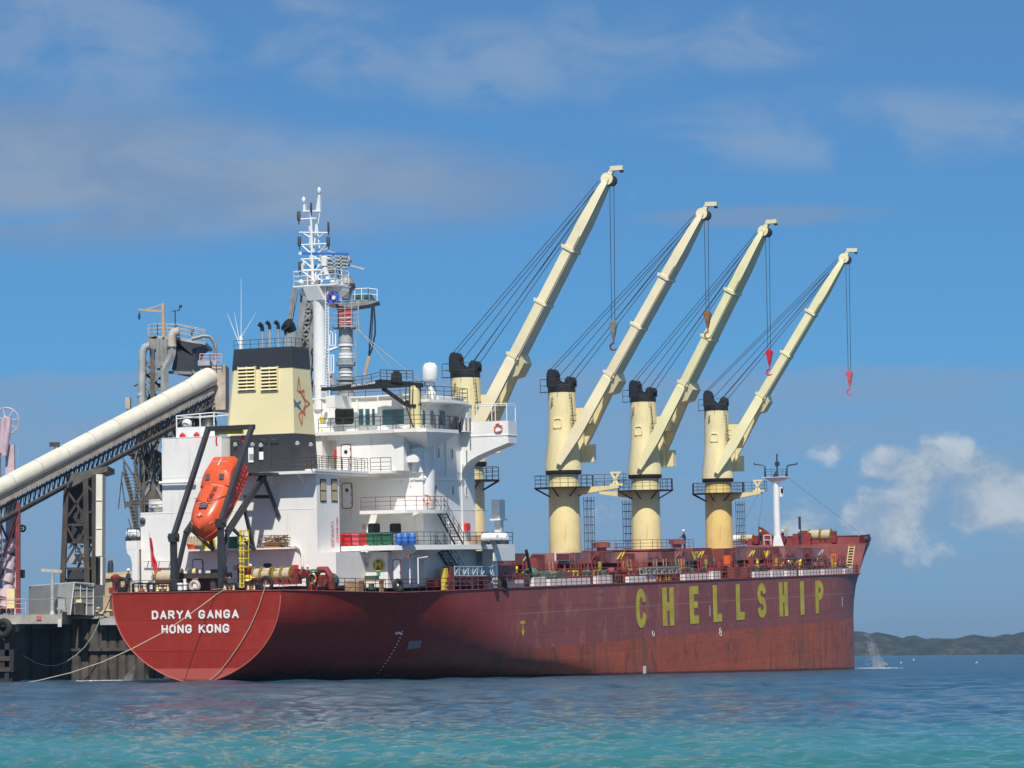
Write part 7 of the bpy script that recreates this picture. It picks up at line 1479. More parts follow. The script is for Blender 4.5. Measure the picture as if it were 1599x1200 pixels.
# ---- conveyor gallery
gl0, gl1 = wD(-30, 778, 268), wD(326, 592, 300)
cg = wthing('conveyor_gallery', 'long cream tubular conveyor gallery rising to the right on a steel truss', 'conveyor', wD(100, 730, 275))
N_ = 9
for i in range(N_):
    a, b = gl0.lerp(gl1, i/N_), gl0.lerp(gl1, (i+1)/N_); ra, rb = .84+.16*i/N_, .84+.16*(i+1)/N_; mb = MB()
    if i == N_-1: mb.path([a, a.lerp(b, .35), a.lerp(b, .7)+V((0, 0, .15)), b+V((0, 0, .1))], [ra, ra+.03, ra+.1, ra+.12], 22)
    else: mb.tube(a, b, ra, 22, rb)
    part(mb, 'gallery_tube', M['gallery_cream'], cg)
    mb = MB(); mb.ring(a, (b-a), ra+.01, .035, 22, 4); part(mb, 'tube_seam', M['light_steel'], cg)
def GP(px, py, D_at=None):
    t = (px+30)/356.; return wD(px, py, 268+32*t-.9)
LEN = [(0, 783), (240, 656.5), (330, 612)]
def beam_y(px): return 783-(px)*.5285 + (max(0, px-240)*.02)
mb = MB(); n_ = 10
mb.bar(GP(-30, beam_y(-30)), GP(332, beam_y(332)), .3, .62); part(mb, 'walkway_beam', M['beam_tan'], cg)
mb = MB(); mb.bar(GP(-30, beam_y(-30)-7.5)+V((0, .4, 0)), GP(332, beam_y(332)-7.5)+V((0, .4, 0)), .8, .1); part(mb, 'walkway_grating', M['truss_dark'], cg)
mb = MB()
for k in range(60): px = -30+k*6.1; p = GP(px, beam_y(px)+4)+V((0, -.2, 0)); q = GP(px-1, beam_y(px)-13)+V((0, -.2, 0)); mb.bar(p, q, .10)
for dy in (-13, -9.5): mb.bar(GP(-30, beam_y(-30)+dy)+V((0, -.2, 0)), GP(332, beam_y(332)+dy)+V((0, -.2, 0)), .08)
part(mb, 'walkway_railing', M['truss_dark'], cg)
def low_y(px): return beam_y(px)+max(9, 29-px*.018)
mb = MB(); mb.bar(GP(-30, low_y(-30)), GP(335, low_y(335)), .2); mb.bar(GP(-30, low_y(-30))+V((0, 2, 0)), GP(335, low_y(335))+V((0, 2, 0)), .2); mb.bar(GP(-30, beam_y(-30)+6)+V((0, 2, 0)), GP(335, beam_y(335)+6)+V((0, 2, 0)), .2); part(mb, 'truss_chord', M['truss_dark'], cg)
mb = MB()
for k in range(48):
    px = -30+k*7.6; p2 = px+7.6
    for o_ in (V((0, 0, 0)), V((0, 2, 0))):
        mb.bar(GP(px, low_y(px))+o_, GP(p2-2, beam_y(p2-2)+3)+o_, .075); mb.bar(GP(px, beam_y(px)+4)+o_, GP(px+1, low_y(px+1))+o_, .06)
    mb.bar(GP(px, low_y(px)), GP(p2, low_y(p2))+V((0, 2, 0)), .07)
part(mb, 'truss_lattice', M['truss_dark'], cg, kind='stuff')
mb = MB(); q = GP(83, 694); mb.tube(GP(83, 712)+V((0, 1, 0)), q+V((0, 1, 0)), .05, 5); mb.box(q+V((-.5, .8, -.15)), q+V((.45, 1.2, .25))); part(mb, 'floodlight', M['trestle_brown'], cg)
# head house of the gallery
a, b = wb(331, 352, 570, 640, 300.2, 304); mb = MB(); mb.box(a, b); part(mb, 'head_box', M['beam_tan'], cg)
mb = MB(); mb.box(wD(309, 571, 299.5), wD(333, 568, 303)); part(mb, 'head_cover', M['light_steel'], cg)
# bent carrying the low end: red-brown post
mb = MB(); mb.bar(wD(28.5, 785, 272), wD(28.5, 958, 272), .38); mb.bar(wD(5, 870, 272), wD(27, 808, 272), .2); wsolo(mb, 'gallery_post', 'slender rust red post under the low end of the conveyor gallery', 'post', M['machine_red'], wD(28, 958, 272))
# ---- trestle tower
D = 279
tt = wthing('trestle_tower', 'dark steel trestle tower carrying the conveyor gallery beside a cream duct', 'tower', wD(125, 900, D))
def TP(px, py, d=0): return wD(px, py, D+d)
for d in (0, 5):
    for a_, b_ in (((104, 762), (96, 960)), ((134, 748), (137, 960)), ((147, 742), (147, 960))): mb = MB(); mb.bar(TP(*a_, d), TP(*b_, d), .5 if a_[0] < 140 else .4); part(mb, 'tower_leg', M['trestle_brown'], tt)
mb = MB()
for d in (0, 5):
    for a_, b_ in (((104, 765), (136, 812)), ((134, 765), (101, 815)), ((103, 820), (136, 885)), ((134, 825), (99, 885)), ((101, 820), (137, 820)), ((96, 888), (150, 888)), ((134, 800), (147, 800)), ((134, 840), (147, 840)), ((137, 760), (148, 770))): mb.bar(TP(*a_, d), TP(*b_, d), .2)
parts_each(mb, 'tower_bracing', M['trestle_brown'], tt)
mb = MB(); mb.prism([TP(105, 762, 2), TP(147, 746, 2), TP(146, 848, 2), TP(103, 848, 2)], (0, 2, 0)); part(mb, 'chute_casing', M['charcoal_paint'], tt)
mb = MB(); mb.prism([TP(103, 742), TP(168, 728), TP(168, 736), TP(148, 742), TP(104, 765)], (0, 5, 0)); part(mb, 'tower_head', M['truss_dark'], tt)
mb = MB(); a = TP(108, 866, 1); b = TP(134, 880, 1); mb.box(a, b+V((0, 3, 0))); part(mb, 'control_cabin', M['light_steel'], tt)
mb = MB(); a = TP(118, 850, .5); b = TP(134, 866, .5); rail(mb, [V((a.x, a.y, b.z)), b], .9, 3, .6, .04); part(mb, 'tower_railing', M['light_steel'], tt)
mb = MB(); mb.box(TP(105, 890, 1), TP(150, 935, 4)); part(mb, 'base_casing', M['charcoal_paint'], tt)
mb = MB(); mb.box(TP(150, 741, -.8), TP(164.5, 870, 1.5)); mb.box(TP(157, 870, -.8), TP(165, 915, 1.5)); mb.box(TP(149.8, 782, -.9), TP(164.7, 783.5, 1.6)); mb.box(TP(149.8, 826, -.9), TP(164.7, 827.5, 1.6)); part(mb, 'cream_duct', M['gallery_cream'], tt)
mb = MB(); mb.box(TP(140, 870, 1), TP(156, 960, 3)); part(mb, 'duct_support', M['trestle_brown'], tt)
# ---- loading tower behind the gallery
D = 306
lt = wthing('loading_tower', 'grey steel transfer tower with dark hopper, ducts and a small jib crane', 'tower', wD(260, 800, D))
for px in (222, 238, 331): 
    for d in (0, 6): mb = MB(); mb.bar(TP(px, 590 if px > 300 else 545, d), TP(px+(2 if px < 230 else 4), 960, d), .5); part(mb, 'tower_leg', M['truss_dark'], lt)
mb = MB()
for a_, b_ in (((222, 580), (300, 583)), ((222, 566), (245, 566)), ((222, 570), (245, 570)), ((222, 640), (330, 640)), ((222, 585), (246, 606)), ((250, 585), (232, 606)), ((224, 608), (262, 608)), ((300, 640), (330, 700)), ((330, 640), (300, 700)), ((300, 580), (331, 600)), ((222, 780), (258, 720)), ((255, 780), (222, 720))):
    for d in (0, 6): mb.bar(TP(*a_, d), TP(*b_, d), .3)
parts_each(mb, 'tower_bracing', M['grey_steel'], lt)
mb = MB()
for a_, b_ in (((228, 585), (258, 612)), ((256, 640), (330, 700)), ((330, 640), (262, 700)), ((262, 700), (330, 745)), ((326, 700), (270, 745)), ((240, 700), (262, 660)), ((285, 640), (285, 745)), ((308, 620), (308, 745))):
    for d in (1, 5): mb.bar(TP(*a_, d), TP(*b_, d), .3)
parts_each(mb, 'tower_lattice', M['truss_dark'], lt)
# hopper: dark curved wedge
mb = MB(); mb.prism([TP(250, 529), TP(318, 538), TP(309, 545), TP(304, 558), TP(303, 584), TP(268, 577), TP(272, 560), TP(275, 532)], (0, 6, 0)); part(mb, 'hopper', M['charcoal_paint'], lt)
mb = MB()
for px, y0, y1 in ((246, 528, 575), (252, 530, 572), (258, 530, 568)): mb.bar(TP(px, y0), TP(px+2, y1), .35)
mb.prism([TP(232, 522), TP(246, 526), TP(243, 546), TP(231, 545)], (0, 3, 0)); mb.prism([TP(243, 530), TP(262, 530), TP(254, 578), TP(245, 578)], (0, 2, 0)); part(mb, 'hopper_stiffener', M['grey_steel'], lt)
mb = MB(); mb.prism([TP(231, 528), TP(245, 525), TP(275, 526), TP(322, 535), TP(320, 539), TP(275, 531), TP(245, 530)], (0, 7, 0)); part(mb, 'top_platform', M['light_steel'], lt)
mb = MB(); rail(mb, [TP(233, 526), TP(246, 524), TP(276, 526), TP(320, 536)], 1.25, 3, 1.0, .05); part(mb, 'top_railing', M['light_steel'], lt); mb = MB(); rail(mb, [TP(231, 526, 6), TP(276, 524, 6), TP(320, 533, 6)], 1.25, 3, 1.2, .05); part(mb, 'top_railing', M['light_steel'], lt)
mb = MB(); mb.path([TP(221, 640, -.6), TP(222, 560, -.6), TP(223, 549, -.6), TP(227, 542, -.6), TP(234, 540, -.6)], .42, 12); mb.sph(TP(220, 618, -.6), .45, 10); part(mb, 'dust_duct', M['light_steel'], lt)
mb = MB(); mb.path([TP(257, 640, -1), TP(257, 580, -1), TP(259.5, 572, -1), TP(267, 558, -1), TP(268.5, 552, -1), TP(268.5, 540, -1)], .42, 4); part(mb, 'square_duct', M['foam_white'] if False else M['light_steel'], lt)
mb = MB(); mb.path([TP(268.5, 542, -1), TP(268, 526, -1), TP(272, 519.5, -1), TP(280, 518, -1)], .5, 10); part(mb, 'duct_elbow', M['beam_tan'], lt)
mb = MB(); mb.path([TP(299, 530, -1), TP(318, 525, -1), TP(328, 526, -1), TP(334.5, 534, -1), TP(337, 546, -1), TP(335, 562, -1)], .2, 8); part(mb, 'flexible_hose', M['grey_steel'], lt)
mb = MB(); mb.box(TP(296, 512, 1), TP(303, 519, 2)); mb.tube(TP(299.5, 519, 1.5), TP(299.5, 526, 1.5), .1, 6); part(mb, 'floodlight', M['grey_steel'], lt)
mb = MB(); mb.tube(TP(273.5, 520, 2), TP(273.5, 485, 2), .07, 6); mb.tube(TP(268, 486.5, 2), TP(279, 485, 2), .05, 5); mb.tube(TP(279.5, 486, 2), TP(280.5, 478, 2), .06, 5); mb.sph(TP(282, 478.5, 2), .18, 8); part(mb, 'wind_vane', M['charcoal_paint'], lt)
mk('jib_tan', (.50,.33,.18), .6, var=.2, rust=.3)
e2 = empty_part('jib_crane', lt, wD(255, 525, D)); mb = MB(); mb.bar(TP(255.5, 527), TP(254.5, 474.5), .3); mb.bar(TP(254, 487), TP(216.5, 484), .2, .22); mb.bar(TP(254, 475.5), TP(228, 483.5), .12); mb.box(TP(251, 484), TP(257, 489, .5)); part(mb, 'jib', M['jib_tan'], e2)
mb = MB(); mb.tube(TP(217, 485), TP(217.5, 490), .04, 5); mb.lathe([(.06, -.45), (.14, -.2), (.1, .2)], TP(217.5, 493), n=8); part(mb, 'jib_hook', M['charcoal_paint'], e2)
mb = MB(); mb.box(TP(196, 704), TP(258, 716, 7)); mb.box(TP(203, 716, .5), TP(255, 720, 6)); mb.bar(TP(213, 955, 1), TP(213, 716, 1), .35); mb.bar(TP(254, 800, 1), TP(252, 716, 1), .6); mb.bar(TP(226, 955, 1), TP(226, 716, 1), .7); part(mb, 'lower_platform', M['truss_dark'], lt)
mb = MB(); mb.box(TP(217, 717, -.2), TP(224, 752, .5)); mb.box(TP(228, 717, 1), TP(249, 745, 2)); part(mb, 'cladding', M['light_steel'], lt)
mb = MB(); mb.bar(TP(229, 718, -.1), TP(250, 755, -.1), .15); mb.bar(TP(250, 718, -.1), TP(229, 755, -.1), .15); mb.box(TP(226, 752), TP(256, 790, 3)); part(mb, 'lower_machinery', M['truss_dark'], lt)
mb = MB(); rr_ = random.Random(31)
for k in range(70): x_ = rr_.uniform(220, 262); y_ = rr_.uniform(560, 860); mb.bar(TP(x_, y_, rr_.uniform(1, 6)), TP(x_+rr_.uniform(-14, 14), y_+rr_.uniform(-26, 26), rr_.uniform(1, 6)), rr_.uniform(.1, .24))
for k in range(46): x_ = rr_.uniform(102, 146); y_ = rr_.uniform(750, 950); mb.bar(wD(x_, y_, 279+rr_.uniform(.5, 4.5)), wD(x_+rr_.uniform(-14, 14), y_+rr_.uniform(-30, 30), 279+rr_.uniform(.5, 4.5)), rr_.uniform(.08, .2))
part(mb, 'pipe_clutter', M['truss_dark'], lt, kind='stuff')
mb = MB(); mb.box(TP(195.5, 620.5, -2), TP(205, 640, -1)); part(mb, 'panel_box', M['beam_tan'], lt)
mb = MB(); rail(mb, [wD(312, 568, 299.5), wD(328, 568, 299.5), wD(346, 568, 299.5)], 1.0, 3, .8, .05); part(mb, 'platform_railing', M['print_red'], lt)
mb = MB(); mb.bar(TP(335, 563, -1), TP(337, 650, -1), .35); mb.path([TP(338, 592, -2), TP(343, 588, -2), TP(345, 596, -2), TP(344, 606, -2)], .1, 6); part(mb, 'riser_pipe', M['light_steel'], lt)
# lattice slung under the gallery's upper end
mb = MB(); rr_ = random.Random(9)
for k in range(170):
    x_ = rr_.uniform(212, 335); yy = beam_y(x_)+rr_.uniform(8, 26); mb.bar(TP(x_, yy, rr_.uniform(-4, 2)), TP(x_+rr_.uniform(-12, 12), yy+rr_.uniform(6, 40), rr_.uniform(-4, 2)), .16)
part(mb, 'hanging_steelwork', M['truss_dark'], lt, kind='stuff')
mb = MB(); mb.prism([TP(268, 690, 1), TP(332, 652, 1), TP(332, 715, 1), TP(268, 715, 1)], (0, 3, 0)); part(mb, 'chute_casing', M['charcoal_paint'], lt)
# ---- gangway stair tower
D = 262
st_ = wthing('stair_gangway', 'dark steel stairway with landings leaning beside the port side of the superstructure', 'stairway', wD(205, 880, D))
mb = MB(); stairs(mb, TP(218, 862), TP(203, 790), (1.0, 0, 0), 13, True, .05); part(mb, 'stair_flight', M['truss_dark'], st_)
mb = MB(); stairs(mb, TP(207, 790), TP(193, 738), (1.0, 0, 0), 10, True, .05); part(mb, 'stair_flight', M['truss_dark'], st_)
mb = MB(); mb.bar(TP(196, 788), TP(218, 786), .15, .5); mb.bar(TP(210, 789), TP(221, 865), .2); mb.bar(TP(191, 715), TP(222, 766), .15); mb.bar(TP(207, 738), TP(221, 800), .12); mb.tube(TP(191, 737), TP(185, 795), .06, 5); mb.tube(TP(190, 750), TP(196, 795), .06, 5); mb.bar(TP(200, 810), TP(216, 862), .1); mb.bar(TP(221, 780), TP(221, 960), .3); part(mb, 'landing_frame', M['truss_dark'], st_)
# ---- ship loader over the holds
D = 292
sl = wthing('ship_loader', 'grey ship loader boom and telescopic spout with red cab behind the radar mast', 'ship loader', wD(540, 620, D))
b0, b1 = (448, 668), (481, 432)
mb = MB()
for o0, o1 in ((0, 0), (26, 14)):
    for d in (0, 4): mb.bar(TP(b0[0]+o0, b0[1], d), TP(b1[0]+o1, b1[1], d), .5)
parts_each(mb, 'boom_chord', M['grey_steel'], sl)
mb = MB(); n_ = 13
for k in range(n_):
    t0, t1 = k/n_, (k+1)/n_; L0 = b0[0]+(b1[0]-b0[0])*t0; L1 = b0[0]+(b1[0]-b0[0])*t1; y0 = b0[1]+(b1[1]-b0[1])*t0; y1 = b0[1]+(b1[1]-b0[1])*t1; w0 = 26-12*t0; w1 = 26-12*t1
    for d in (0, 4): mb.bar(TP(L0, y0, d), TP(L1+w1, y1, d), .24); mb.bar(TP(L0+w0, y0, d), TP(L1, y1, d), .2); mb.bar(TP(L0, y0, d), TP(L0+w0, y0, d), .2)
mb.bar(TP(460, 445), TP(452, 500), .3); mb.bar(TP(458, 466), TP(451, 466), .2); mb.bar(TP(474, 540), TP(488, 560), .2)
parts_each(mb, 'boom_lattice', M['grey_steel'], sl)
mb = MB(); mb.bar(TP(462, 452, 2), TP(452, 508, 2), .5); mb.bar(TP(456, 640, 2), TP(474, 500, 2), 1.2, .5); mb.prism([TP(452, 668, 3.2), TP(480, 668, 3.2), TP(497, 452, 3.2), TP(470, 452, 3.2)], (0, .6, 0)); part(mb, 'belt_casing', M['grey_steel'], sl)
mb = MB(); rr_ = random.Random(21)
for k in range(90):
    t = rr_.random(); x_ = 450+33*t+rr_.uniform(0, 30-14*t); y_ = 668-225*t; mb.bar(TP(x_, y_, rr_.uniform(-1, 3)), TP(x_+rr_.uniform(-9, 11), y_-rr_.uniform(8, 38), rr_.uniform(-1, 3)), rr_.uniform(.08, .2))
for k in range(26): x_ = rr_.uniform(503, 542); y_ = rr_.uniform(396, 430); mb.bar(TP(x_, y_, rr_.uniform(0, 2)), TP(x_+rr_.uniform(-8, 8), y_+rr_.uniform(3, 20), rr_.uniform(0, 2)), .12)
part(mb, 'cable_clutter', M['truss_dark'], sl, kind='stuff')
def CYL(name, m, px, y0, y1, r0, r1=None, mid=None):
    a = TP(px, y1); b = TP(px, y0); H = b.z-a.z; r1 = r1 or r0; prof = [(r0, 0), (r1, H)] if mid is None else [(r0, 0), (mid, H*.5), (r1, H)]; mb = MB(); mb.lathe(prof, (a.x, a.y, a.z), n=18); return part(mb, name, m, sl)
CYL('spout_section', M['light_steel'], 540, 513, 533, .72); 
rr_ = random.Random(2)
for k in range(12): y0 = 533+k*4.7; CYL('spout_ring', M['foam_white'] if k % 3 else M['light_steel'], 540, y0, y0+3.9, .68+rr_.uniform(-.06, .1))
for k in range(4): y0 = 590+k*8; CYL('spout_ring', M['grey_steel'] if k % 2 == 0 else M['light_steel'], 540.5, y0, y0+7.6, .72+.2*(k % 2))
CYL('spout_shroud', M['light_steel'], 540.5, 566, 571, 1.0); CYL('spout_shroud', M['light_steel'], 540.5, 592, 595, 1.05)
mb = MB(); mb.lathe([(1.35, 0), (1.35, .15)], TP(540, 513), n=16); part(mb, 'cab_platform', M['light_steel'], sl)
mb = MB(); q = TP(539.5, 511); mb.hexa([q+V((a_*.72, b_*.72, 0)) for a_, b_ in ((-1,-1),(1,-1),(1,1),(-1,1))]+[q+V((a_*.72, b_*.72, 1.65)) for a_, b_ in ((-1,-1),(1,-1),(1,1),(-1,1))]); mk('cab_red', (.42,.06,.05), .5, var=.25); part(mb, 'operator_cab', M['cab_red'], sl)
mb = MB(); mb.bar(q+V((.02, -.76, 0)), q+V((.02, -.76, 1.65)), .2, .06)
for z_ in (.45, .9): mb.bar(q+V((-.74, -.76, z_)), q+V((.74, -.76, z_)), .06)
part(mb, 'cab_frame', M['plain_white'], sl)
mb = MB()
for z_ in (.0, .55, 1.1): pass
rail(mb, [TP(514, 513, -1), TP(528, 514, -1.4), TP(560, 513, -1)], 2.6, 5, .75, .05); part(mb, 'cab_cage', M['light_steel'], sl)
mb = MB(); mb.prism([TP(525, 474), TP(552, 469), TP(574, 468.5), TP(592, 471), TP(575, 476), TP(548, 480), TP(530, 478)], (0, 3, 0)); mb.prism([TP(526, 478, .5), TP(548, 480, .5), TP(546, 487, .5), TP(530, 487, .5)], (0, 2, 0)); part(mb, 'head_platform', M['grey_steel'], sl)
mb = MB(); rail(mb, [TP(533, 470, -.1), TP(575, 468, -.1), TP(589, 470, -.1)], 1.15, 2, .75, .05); part(mb, 'head_railing', M['plain_white'], sl)
mb = MB(); mb.box(TP(552, 459, 1), TP(566, 468, 2)); mb.box(TP(568, 461, 1), TP(576, 468, 2)); mb.prism([TP(577, 470), TP(578, 457), TP(586, 469)], (0, 1, 0)); part(mb, 'head_machinery', M['tarp_green'], sl)
for y0, y1, r0, r1 in ((430, 436, .45, .5), (436, 444, .7, .95), (444, 450, .95, 1.0), (450, 458, .9, .55), (458, 468, .6, .45)): CYL('slew_bearing', M['grey_steel' if r0 != .95 else 'trestle_brown'], 540, y0, y1, r1, r0)
mb = MB(); mb.hexa([TP(516, 432), TP(516, 432, 3), TP(534, 434, 3), TP(534, 434), TP(505, 396), TP(505, 396, 3), TP(544, 398, 3), TP(544, 398)]) if False else None
for a_, b_ in (((503, 398), (544, 402)), ((505, 404), (545, 408)), ((506, 410), (545, 413)), ((508, 416), (543, 418)), ((505, 396), (512, 424)), ((520, 396), (524, 430)), ((532, 398), (533, 430)), ((512, 392), (525, 396)), ((503, 391), (512, 388))):
    for d in (0, 1.5): mb.bar(TP(*a_, d), TP(*b_, d), .14)
mb.ring(TP(543, 408), (1, .4, 0), .5, .08, 12, 5); mb.box(TP(510, 412, .5), TP(526, 430, 2)); part(mb, 'top_gear', M['light_steel'], sl)
mb = MB(); mb.bar(TP(540, 413), TP(569, 421), .16); part(mb, 'outrigger', M['beam_tan'], sl)
mb = MB(); mb.path([TP(581, 475), TP(579.5, 500), TP(577, 530), TP(577, 547), TP(576, 556)], .1, 6); mb.path([TP(583.5, 475), TP(585.5, 500), TP(586, 520), TP(581, 545), TP(576.5, 556)], .1, 6); mb.path([TP(582, 475), TP(582, 500), TP(580, 530), TP(577, 550)], .06, 6); part(mb, 'hose_loop', M['charcoal_paint'], sl)
mb = MB(); mb.bar(TP(576.5, 557), TP(569, 588), .32); mb.bar(TP(513, 580), TP(521, 602), .3); mb.bar(TP(569, 600, -1), TP(581, 622, -1), .9, .5) if False else None; part(mb, 'tan_pipe', M['jib_tan'], sl)
mb = MB()
for a_, b_ in (((556, 520), (556, 618)), ((560, 470), (553, 560)), ((558, 512), (610, 575)), ((556, 514), (660, 600))): mb.tube(TP(*a_, -1), TP(*b_, -1), .045, 5)
part(mb, 'stay_wire', M['light_steel'], sl)
for a_, b_, w_ in (((515, 518), (524, 540), 1), ((513, 555), (521, 582), 1)):
    mb = MB(); p = TP(a_[0], a_[1], -.5); q = TP(b_[0], b_[1], -.5); mb.bar(p, V((p.x, p.y, q.z)), .12); mb.bar(V((q.x, q.y, p.z)), q, .12); mb.bar(p, V((q.x, q.y, p.z)), .1); mb.bar(V((p.x, p.y, q.z)), q, .1); mb.bar(p.lerp(V((q.x, q.y, p.z)), .5), V((p.x, p.y, q.z)).lerp(q, .5), .1); part(mb, 'access_frame', M['plain_white'], sl)
mb = MB(); mb.prism([TP(511, 545, -.5), TP(527, 541, -.5), TP(527, 543, -.5), TP(512, 549, -.5)], (0, 1, 0)); part(mb, 'step_plate', M['foam_white'], sl)
mb = MB(); mb.tube(TP(498, 668, 4), TP(498, 700, 4), .3, 8); mb.bar(TP(460, 668, 2), TP(462, 780, 2), 1.0); mb.bar(TP(448, 668, 2), wD(300, 745, 306), 1.2); mb.bar(TP(530, 478, 3), TP(470, 455, 3), .8); part(mb, 'loader_frame', M['truss_dark'], sl)
# ---- pink loading arms at far left
mb = MB(); mb.box((wD(-60, 1000, 272).x, 300, -1.5), (xl+.2, 300.5, zdk-.9)); part(mb, 'void_shade_sheet', M['charcoal_paint'], wf)  # dark sheet added behind the piles so the void under the slab reads black
D = 274
for k, (o_, lab) in enumerate(((0, 'pink marine loading arm with spoked wheel on top, right hand column'), (-22, 'pink marine loading arm column at the very left edge of the picture'))):
    e = wthing('marine_loader', lab, 'loading arm', TP(22+o_, 958, k*2), 'pink marine loading arms'); T2 = lambda px, py, d=0: wD(px+o_, py, D+k*2+d)
    mb = MB(); mb.bar(T2(21.5, 960), T2(18, 695), .55); mb.bar(T2(13, 860), T2(12, 695), .4); mb.bar(T2(12, 742), T2(20, 742), .3); part(mb, 'riser', M['pink_arm'], e)
    if k == 0:
        mb = MB(); c = T2(9, 658, -.6); mb.ring(c, (0, 1, .0), 1.28, .07, 24, 6)
        for j in range(8): t = math.pi/4*j+.2; mb.bar(c, c+V((1.28*math.cos(t), 0, 1.28*math.sin(t))), .09)
        mb.lathe([(.25, -.3), (.25, .3)], c, (0, 1, 0), 12); part(mb, 'sheave_wheel', M['pink_arm'], e)
        mb = MB(); mb.tube(T2(28, 660, -.6), T2(27.5, 740, -.6), .03, 5); part(mb, 'balance_wire', M['light_steel'], e)
    mb = MB(); mb.path([T2(2, 708, -.8), T2(4, 680, -.8), T2(5.5, 660, -.8), T2(9, 652, -.8), T2(13, 655, -.8), T2(12, 672, -.8), T2(6, 712, -.8)], .3, 10); part(mb, 'arm_pipe', M['pink_arm'], e)
    mb = MB()
    for yy, r_ in ((852, .5), (868, .45), (880, .6), (900, .55), (925, .75), (940, .65)): q = T2(10+(yy % 7), yy, -.5); mb.lathe([(r_*.6, -.7), (r_, -.6), (r_, .1), (r_*.7, .15), (r_*.7, .7)], q, (.3, .2, 1), 12)
    mb.box(T2(4, 842), T2(20, 848, 1.5)); part(mb, 'swivel_joint', M['pink_arm'], e)
    mb = MB(); mb.bar(T2(26, 810, -.4), T2(2, 905, -.4), .2); mb.bar(T2(2, 820, -.4), T2(27, 880, -.4), .18); mb.box(T2(-4, 935, 0), T2(22, 958, 2)); part(mb, 'arm_bracing', M['trestle_brown'], e)
q = TP(35, 825.5); mb = MB(); mb.ring(q, (0, 1, 0), .28, .1, 14, 5); mb.bar(q-V((.45, 0, 0)), q, .12); mb.bar(q-V((0, 0, .28)), q+V((0, 0, .28)), .08); mb.box(TP(30, 890), TP(39, 903, .6)); wsolo(mb, 'hand_wheel', 'small dark hand wheel on the red gallery post by the loading arms', 'wheel', M['trestle_brown'], q)

# ------------------------------------------------------------------ mooring lines, birds, spray, haze
def sag(a, b, s_, n=26): a, b = V(a), V(b); return [a.lerp(b, i/n)-V((0, 0, 4*s_*(i/n)*(1-i/n))) for i in range(n+1)]
def to_w(p): return SHIP @ V(p)
def line(name, label, pts, r, m): mb = MB(); mb.path(pts, r, 6); return wsolo(mb, name, label, 'rope', M[m], pts[0])
p = sX(414, 909, .1); line('mooring_line', 'slack cream mooring line hanging from the round starboard fairlead down the transom', [to_w(V((-.15, 0, 0))+V((0, q.y, q.z))) for q in [sX(x_, y_, -.15) for x_, y_ in ((415.5, 909), (413, 920), (404, 948), (391, 978), (376, 1004), (358, 1030), (344, 1048), (331, 1060), (316, 1068), (306, 1070))]], .036, 'rope_tan')
a = to_w(sX(353, 919, -.05)); m_pts = [a]+[wD(x_, y_, D_) for x_, y_, D_ in ((335, 931, 234.5), (300, 957, 233), (260, 985, 231), (205, 1014, 228.5), (160, 1034, 226.5), (110, 1051, 224), (60, 1063, 222), (20, 1070, 220.5))]
line('mooring_line', 'long pale mooring line running from mid transom down to the water at left', m_pts, .034, 'rope_tan')
m_pts = [a]+[wD(x_, y_, D_) for x_, y_, D_ in ((290, 925.5, 238), (235, 929, 243), (165, 932, 250), (80, 936, 258), (0, 938.5, 264), (-30, 939, 267))]
line('mooring_line', 'taut brownish mooring line stretched from the stern across the grey shed', m_pts, .032, 'beam_tan')
m_pts = [wD(x_, y_, 269.5) for x_, y_ in ((157, 965), (151, 980), (143, 996), (132, 1011), (118, 1024), (103, 1034), (88, 1039.5), (72, 1040), (55, 1035), (38, 1025), (22, 1012), (5, 998))]
line('mooring_line', 'pale green rope sagging below the wharf from its corner to the fender', m_pts, .045, 'rope_green')
line('mooring_line', 'short dark line from the port bollard down to the wharf corner', [to_w(sX(180, 914, .6)), wD(172, 935, 252), wD(160, 962, 268)], .045, 'rope_tan')
for px, py in ((1407, 1035.5), (1427, 1031), (1525, 1035.5)):
    hz_ = 1026.6-(px-800)*.0078; D_ = min(900, 1.87*F_PX/max(4, py-hz_+4)); q = wD(px, py, D_); e = wthing('seabird', {1407: 'white seabird flying low over the water, nearest the spray', 1427: 'white seabird flying low, middle one of three', 1525: 'white seabird with raised wings, farthest right'}[px], 'bird', q, 'seabirds over the water'); k = D_/900*1.0
    mb = MB(); mb.lathe([(.02, -.4*k), (.12*k, -.15*k), (.13*k, .1*k), (.05*k, .35*k), (.01, .45*k)], q, (1, .2, .1), 8); part(mb, 'bird_body', M['bird_white'], e)
    for s_ in (-1, 1): mb = MB(); mb._a([q+V((-.12*k, 0, .05*k)), q+V((.15*k, 0, .05*k)), q+V((.1*k, s_*.35*k, .45*k)), q+V((-.05*k, s_*.6*k, .3*k))], [(0, 1, 2, 3)]); mb._a([v+V((0, 0, .03)) for v in (q+V((-.12*k, 0, .05*k)), q+V((.15*k, 0, .05*k)), q+V((.1*k, s_*.35*k, .45*k)), q+V((-.05*k, s_*.6*k, .3*k)))], [(0, 1, 2, 3)]); part(mb, 'wing', M['bird_white'], e)
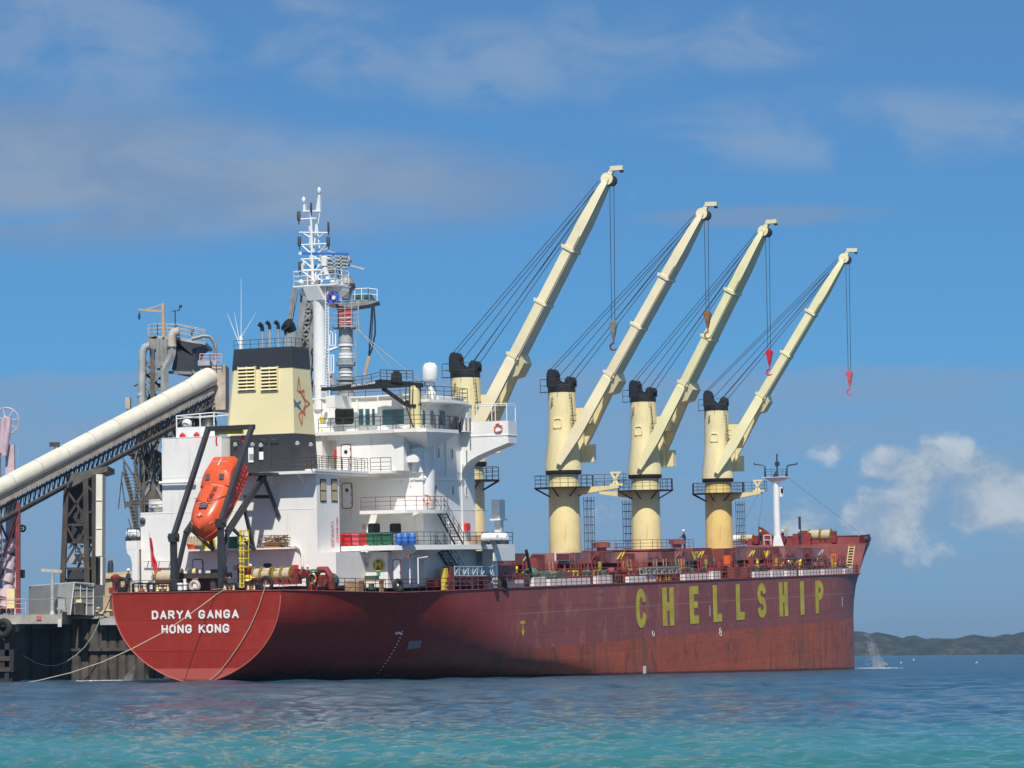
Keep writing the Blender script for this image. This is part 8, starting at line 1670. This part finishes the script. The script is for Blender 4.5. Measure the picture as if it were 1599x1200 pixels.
# spray thrown up ahead of the bow, with its foam line
def fuzz(name, label, cat, pts, m, seed=1):
    r_ = random.Random(seed); mb = MB()
    for c, s_ in pts:
        a, b, c2, d = (c+V((r_.uniform(-1, 1), r_.uniform(-1, 1), r_.uniform(-1, 1)))*s_ for _ in range(4)); mb._a([a, b, c2, d], [(0, 1, 2), (0, 2, 3), (0, 3, 1), (1, 3, 2)])
    return solo(mb, name, label, cat, m, pts[0][0], None, W4, 'stuff', smooth=False)
DS = 392.; r_ = random.Random(11); pts = []
for i in range(900):
    t = r_.random()**1.6; cx_ = 1368-14*t+r_.gauss(0, 3.2+5*(1-t)); y_ = 1041-52*t; pts.append((wD(cx_, y_, DS+r_.uniform(-1.5, 1.5)), (.022+.025*(1-t))))
M['mist'] = bpy.data.materials.new('water_mist'); M['mist'].use_nodes = True; t_ = NT(M['mist'].node_tree); o_ = t_.n('ShaderNodeOutputMaterial'); v_ = t_.n('ShaderNodeVolumePrincipled'); t_.l(v_.outputs[0], o_.inputs[1])
v_.inputs['Color'].default_value = (.95, .97, 1, 1); oc_ = t_.n('ShaderNodeTexCoord').outputs['Object']; nn_ = t_.noise(oc_, 1.1, 7, .7, sc=(1, 1, .6), dist=.6); sz = t_.n('ShaderNodeSeparateXYZ'); t_.l(oc_, sz.inputs[0])
t_.l(t_.math('MULTIPLY', t_.ramp(nn_, .42, .72), t_.ramp(sz.outputs[2], 0., 4.6, 1.9, .4)), v_.inputs['Density'])
mb = MB(); mb.path([wD(1374, 1043, DS), wD(1371, 1036, DS), wD(1364, 1018, DS), wD(1359, 1000, DS), wD(1353, 988, DS)], [1.3, .85, .7, .6, .3], 12); wsolo(mb, 'spray_mist', 'thin white spray blown up from the water just ahead of the bow', 'spray', M['mist'], wD(1370, 1043, DS), kind='stuff')
fuzz('spray_drops', 'scattered white droplets within the spray plume ahead of the bow', 'spray', pts[:420], M['foam_white'])
pts = [(V((wD(r_.gauss(1370, 13), 1042, DS).x, DS+r_.gauss(0, 2.5), .0)), .07) for i in range(1500)]
fuzz('foam_line', 'thin line of white foam on the water below the spray at the bow', 'foam', pts, M['foam_white'])
pts = [(V((wD(r_.gauss(168, 20), 1063, 268).x, 268+r_.uniform(-5, 1.5), .0)), .07) for i in range(900)]
fuzz('foam_line', 'low white foam at the foot of the sheet piles beside the stern', 'foam', pts, M['foam_white'])
mb = MB(); mb.path([wD(214, 1037, 250), wD(207, 1047, 250), wD(202, 1056, 250), wD(200, 1064, 250)], [.12, .22, .34, .5], 8); wsolo(mb, 'discharge_jet', 'grey-white jet of cooling water falling beside the port side of the stern', 'water jet', M['mist'], wD(207, 1050, 250), kind='stuff')
# haze: one closed box of even air
mb = MB(); mb.box((-2600, -60, -3.2), (2600, 6200, 62)); hz = MB(); hb_ = struct(mb, 'haze', [], False) if False else None
hm = bpy.data.materials.new('thin_air'); hm.use_nodes = True; t_ = NT(hm.node_tree); o_ = t_.n('ShaderNodeOutputMaterial'); v_ = t_.n('ShaderNodeVolumePrincipled'); t_.l(v_.outputs[0], o_.inputs[1]); v_.inputs['Color'].default_value = (.5, .72, 1, 1); v_.inputs['Density'].default_value = .00009; v_.inputs['Anisotropy'].default_value = .2
HAZE = True
if HAZE:
    hb_ = bpy.data.objects.new('haze', mb.mesh('haze', hm, None, False)); COL.objects.link(hb_); hb_['kind'] = 'stuff'; hb_['label'] = 'thin blue sea haze in front of the far hills'
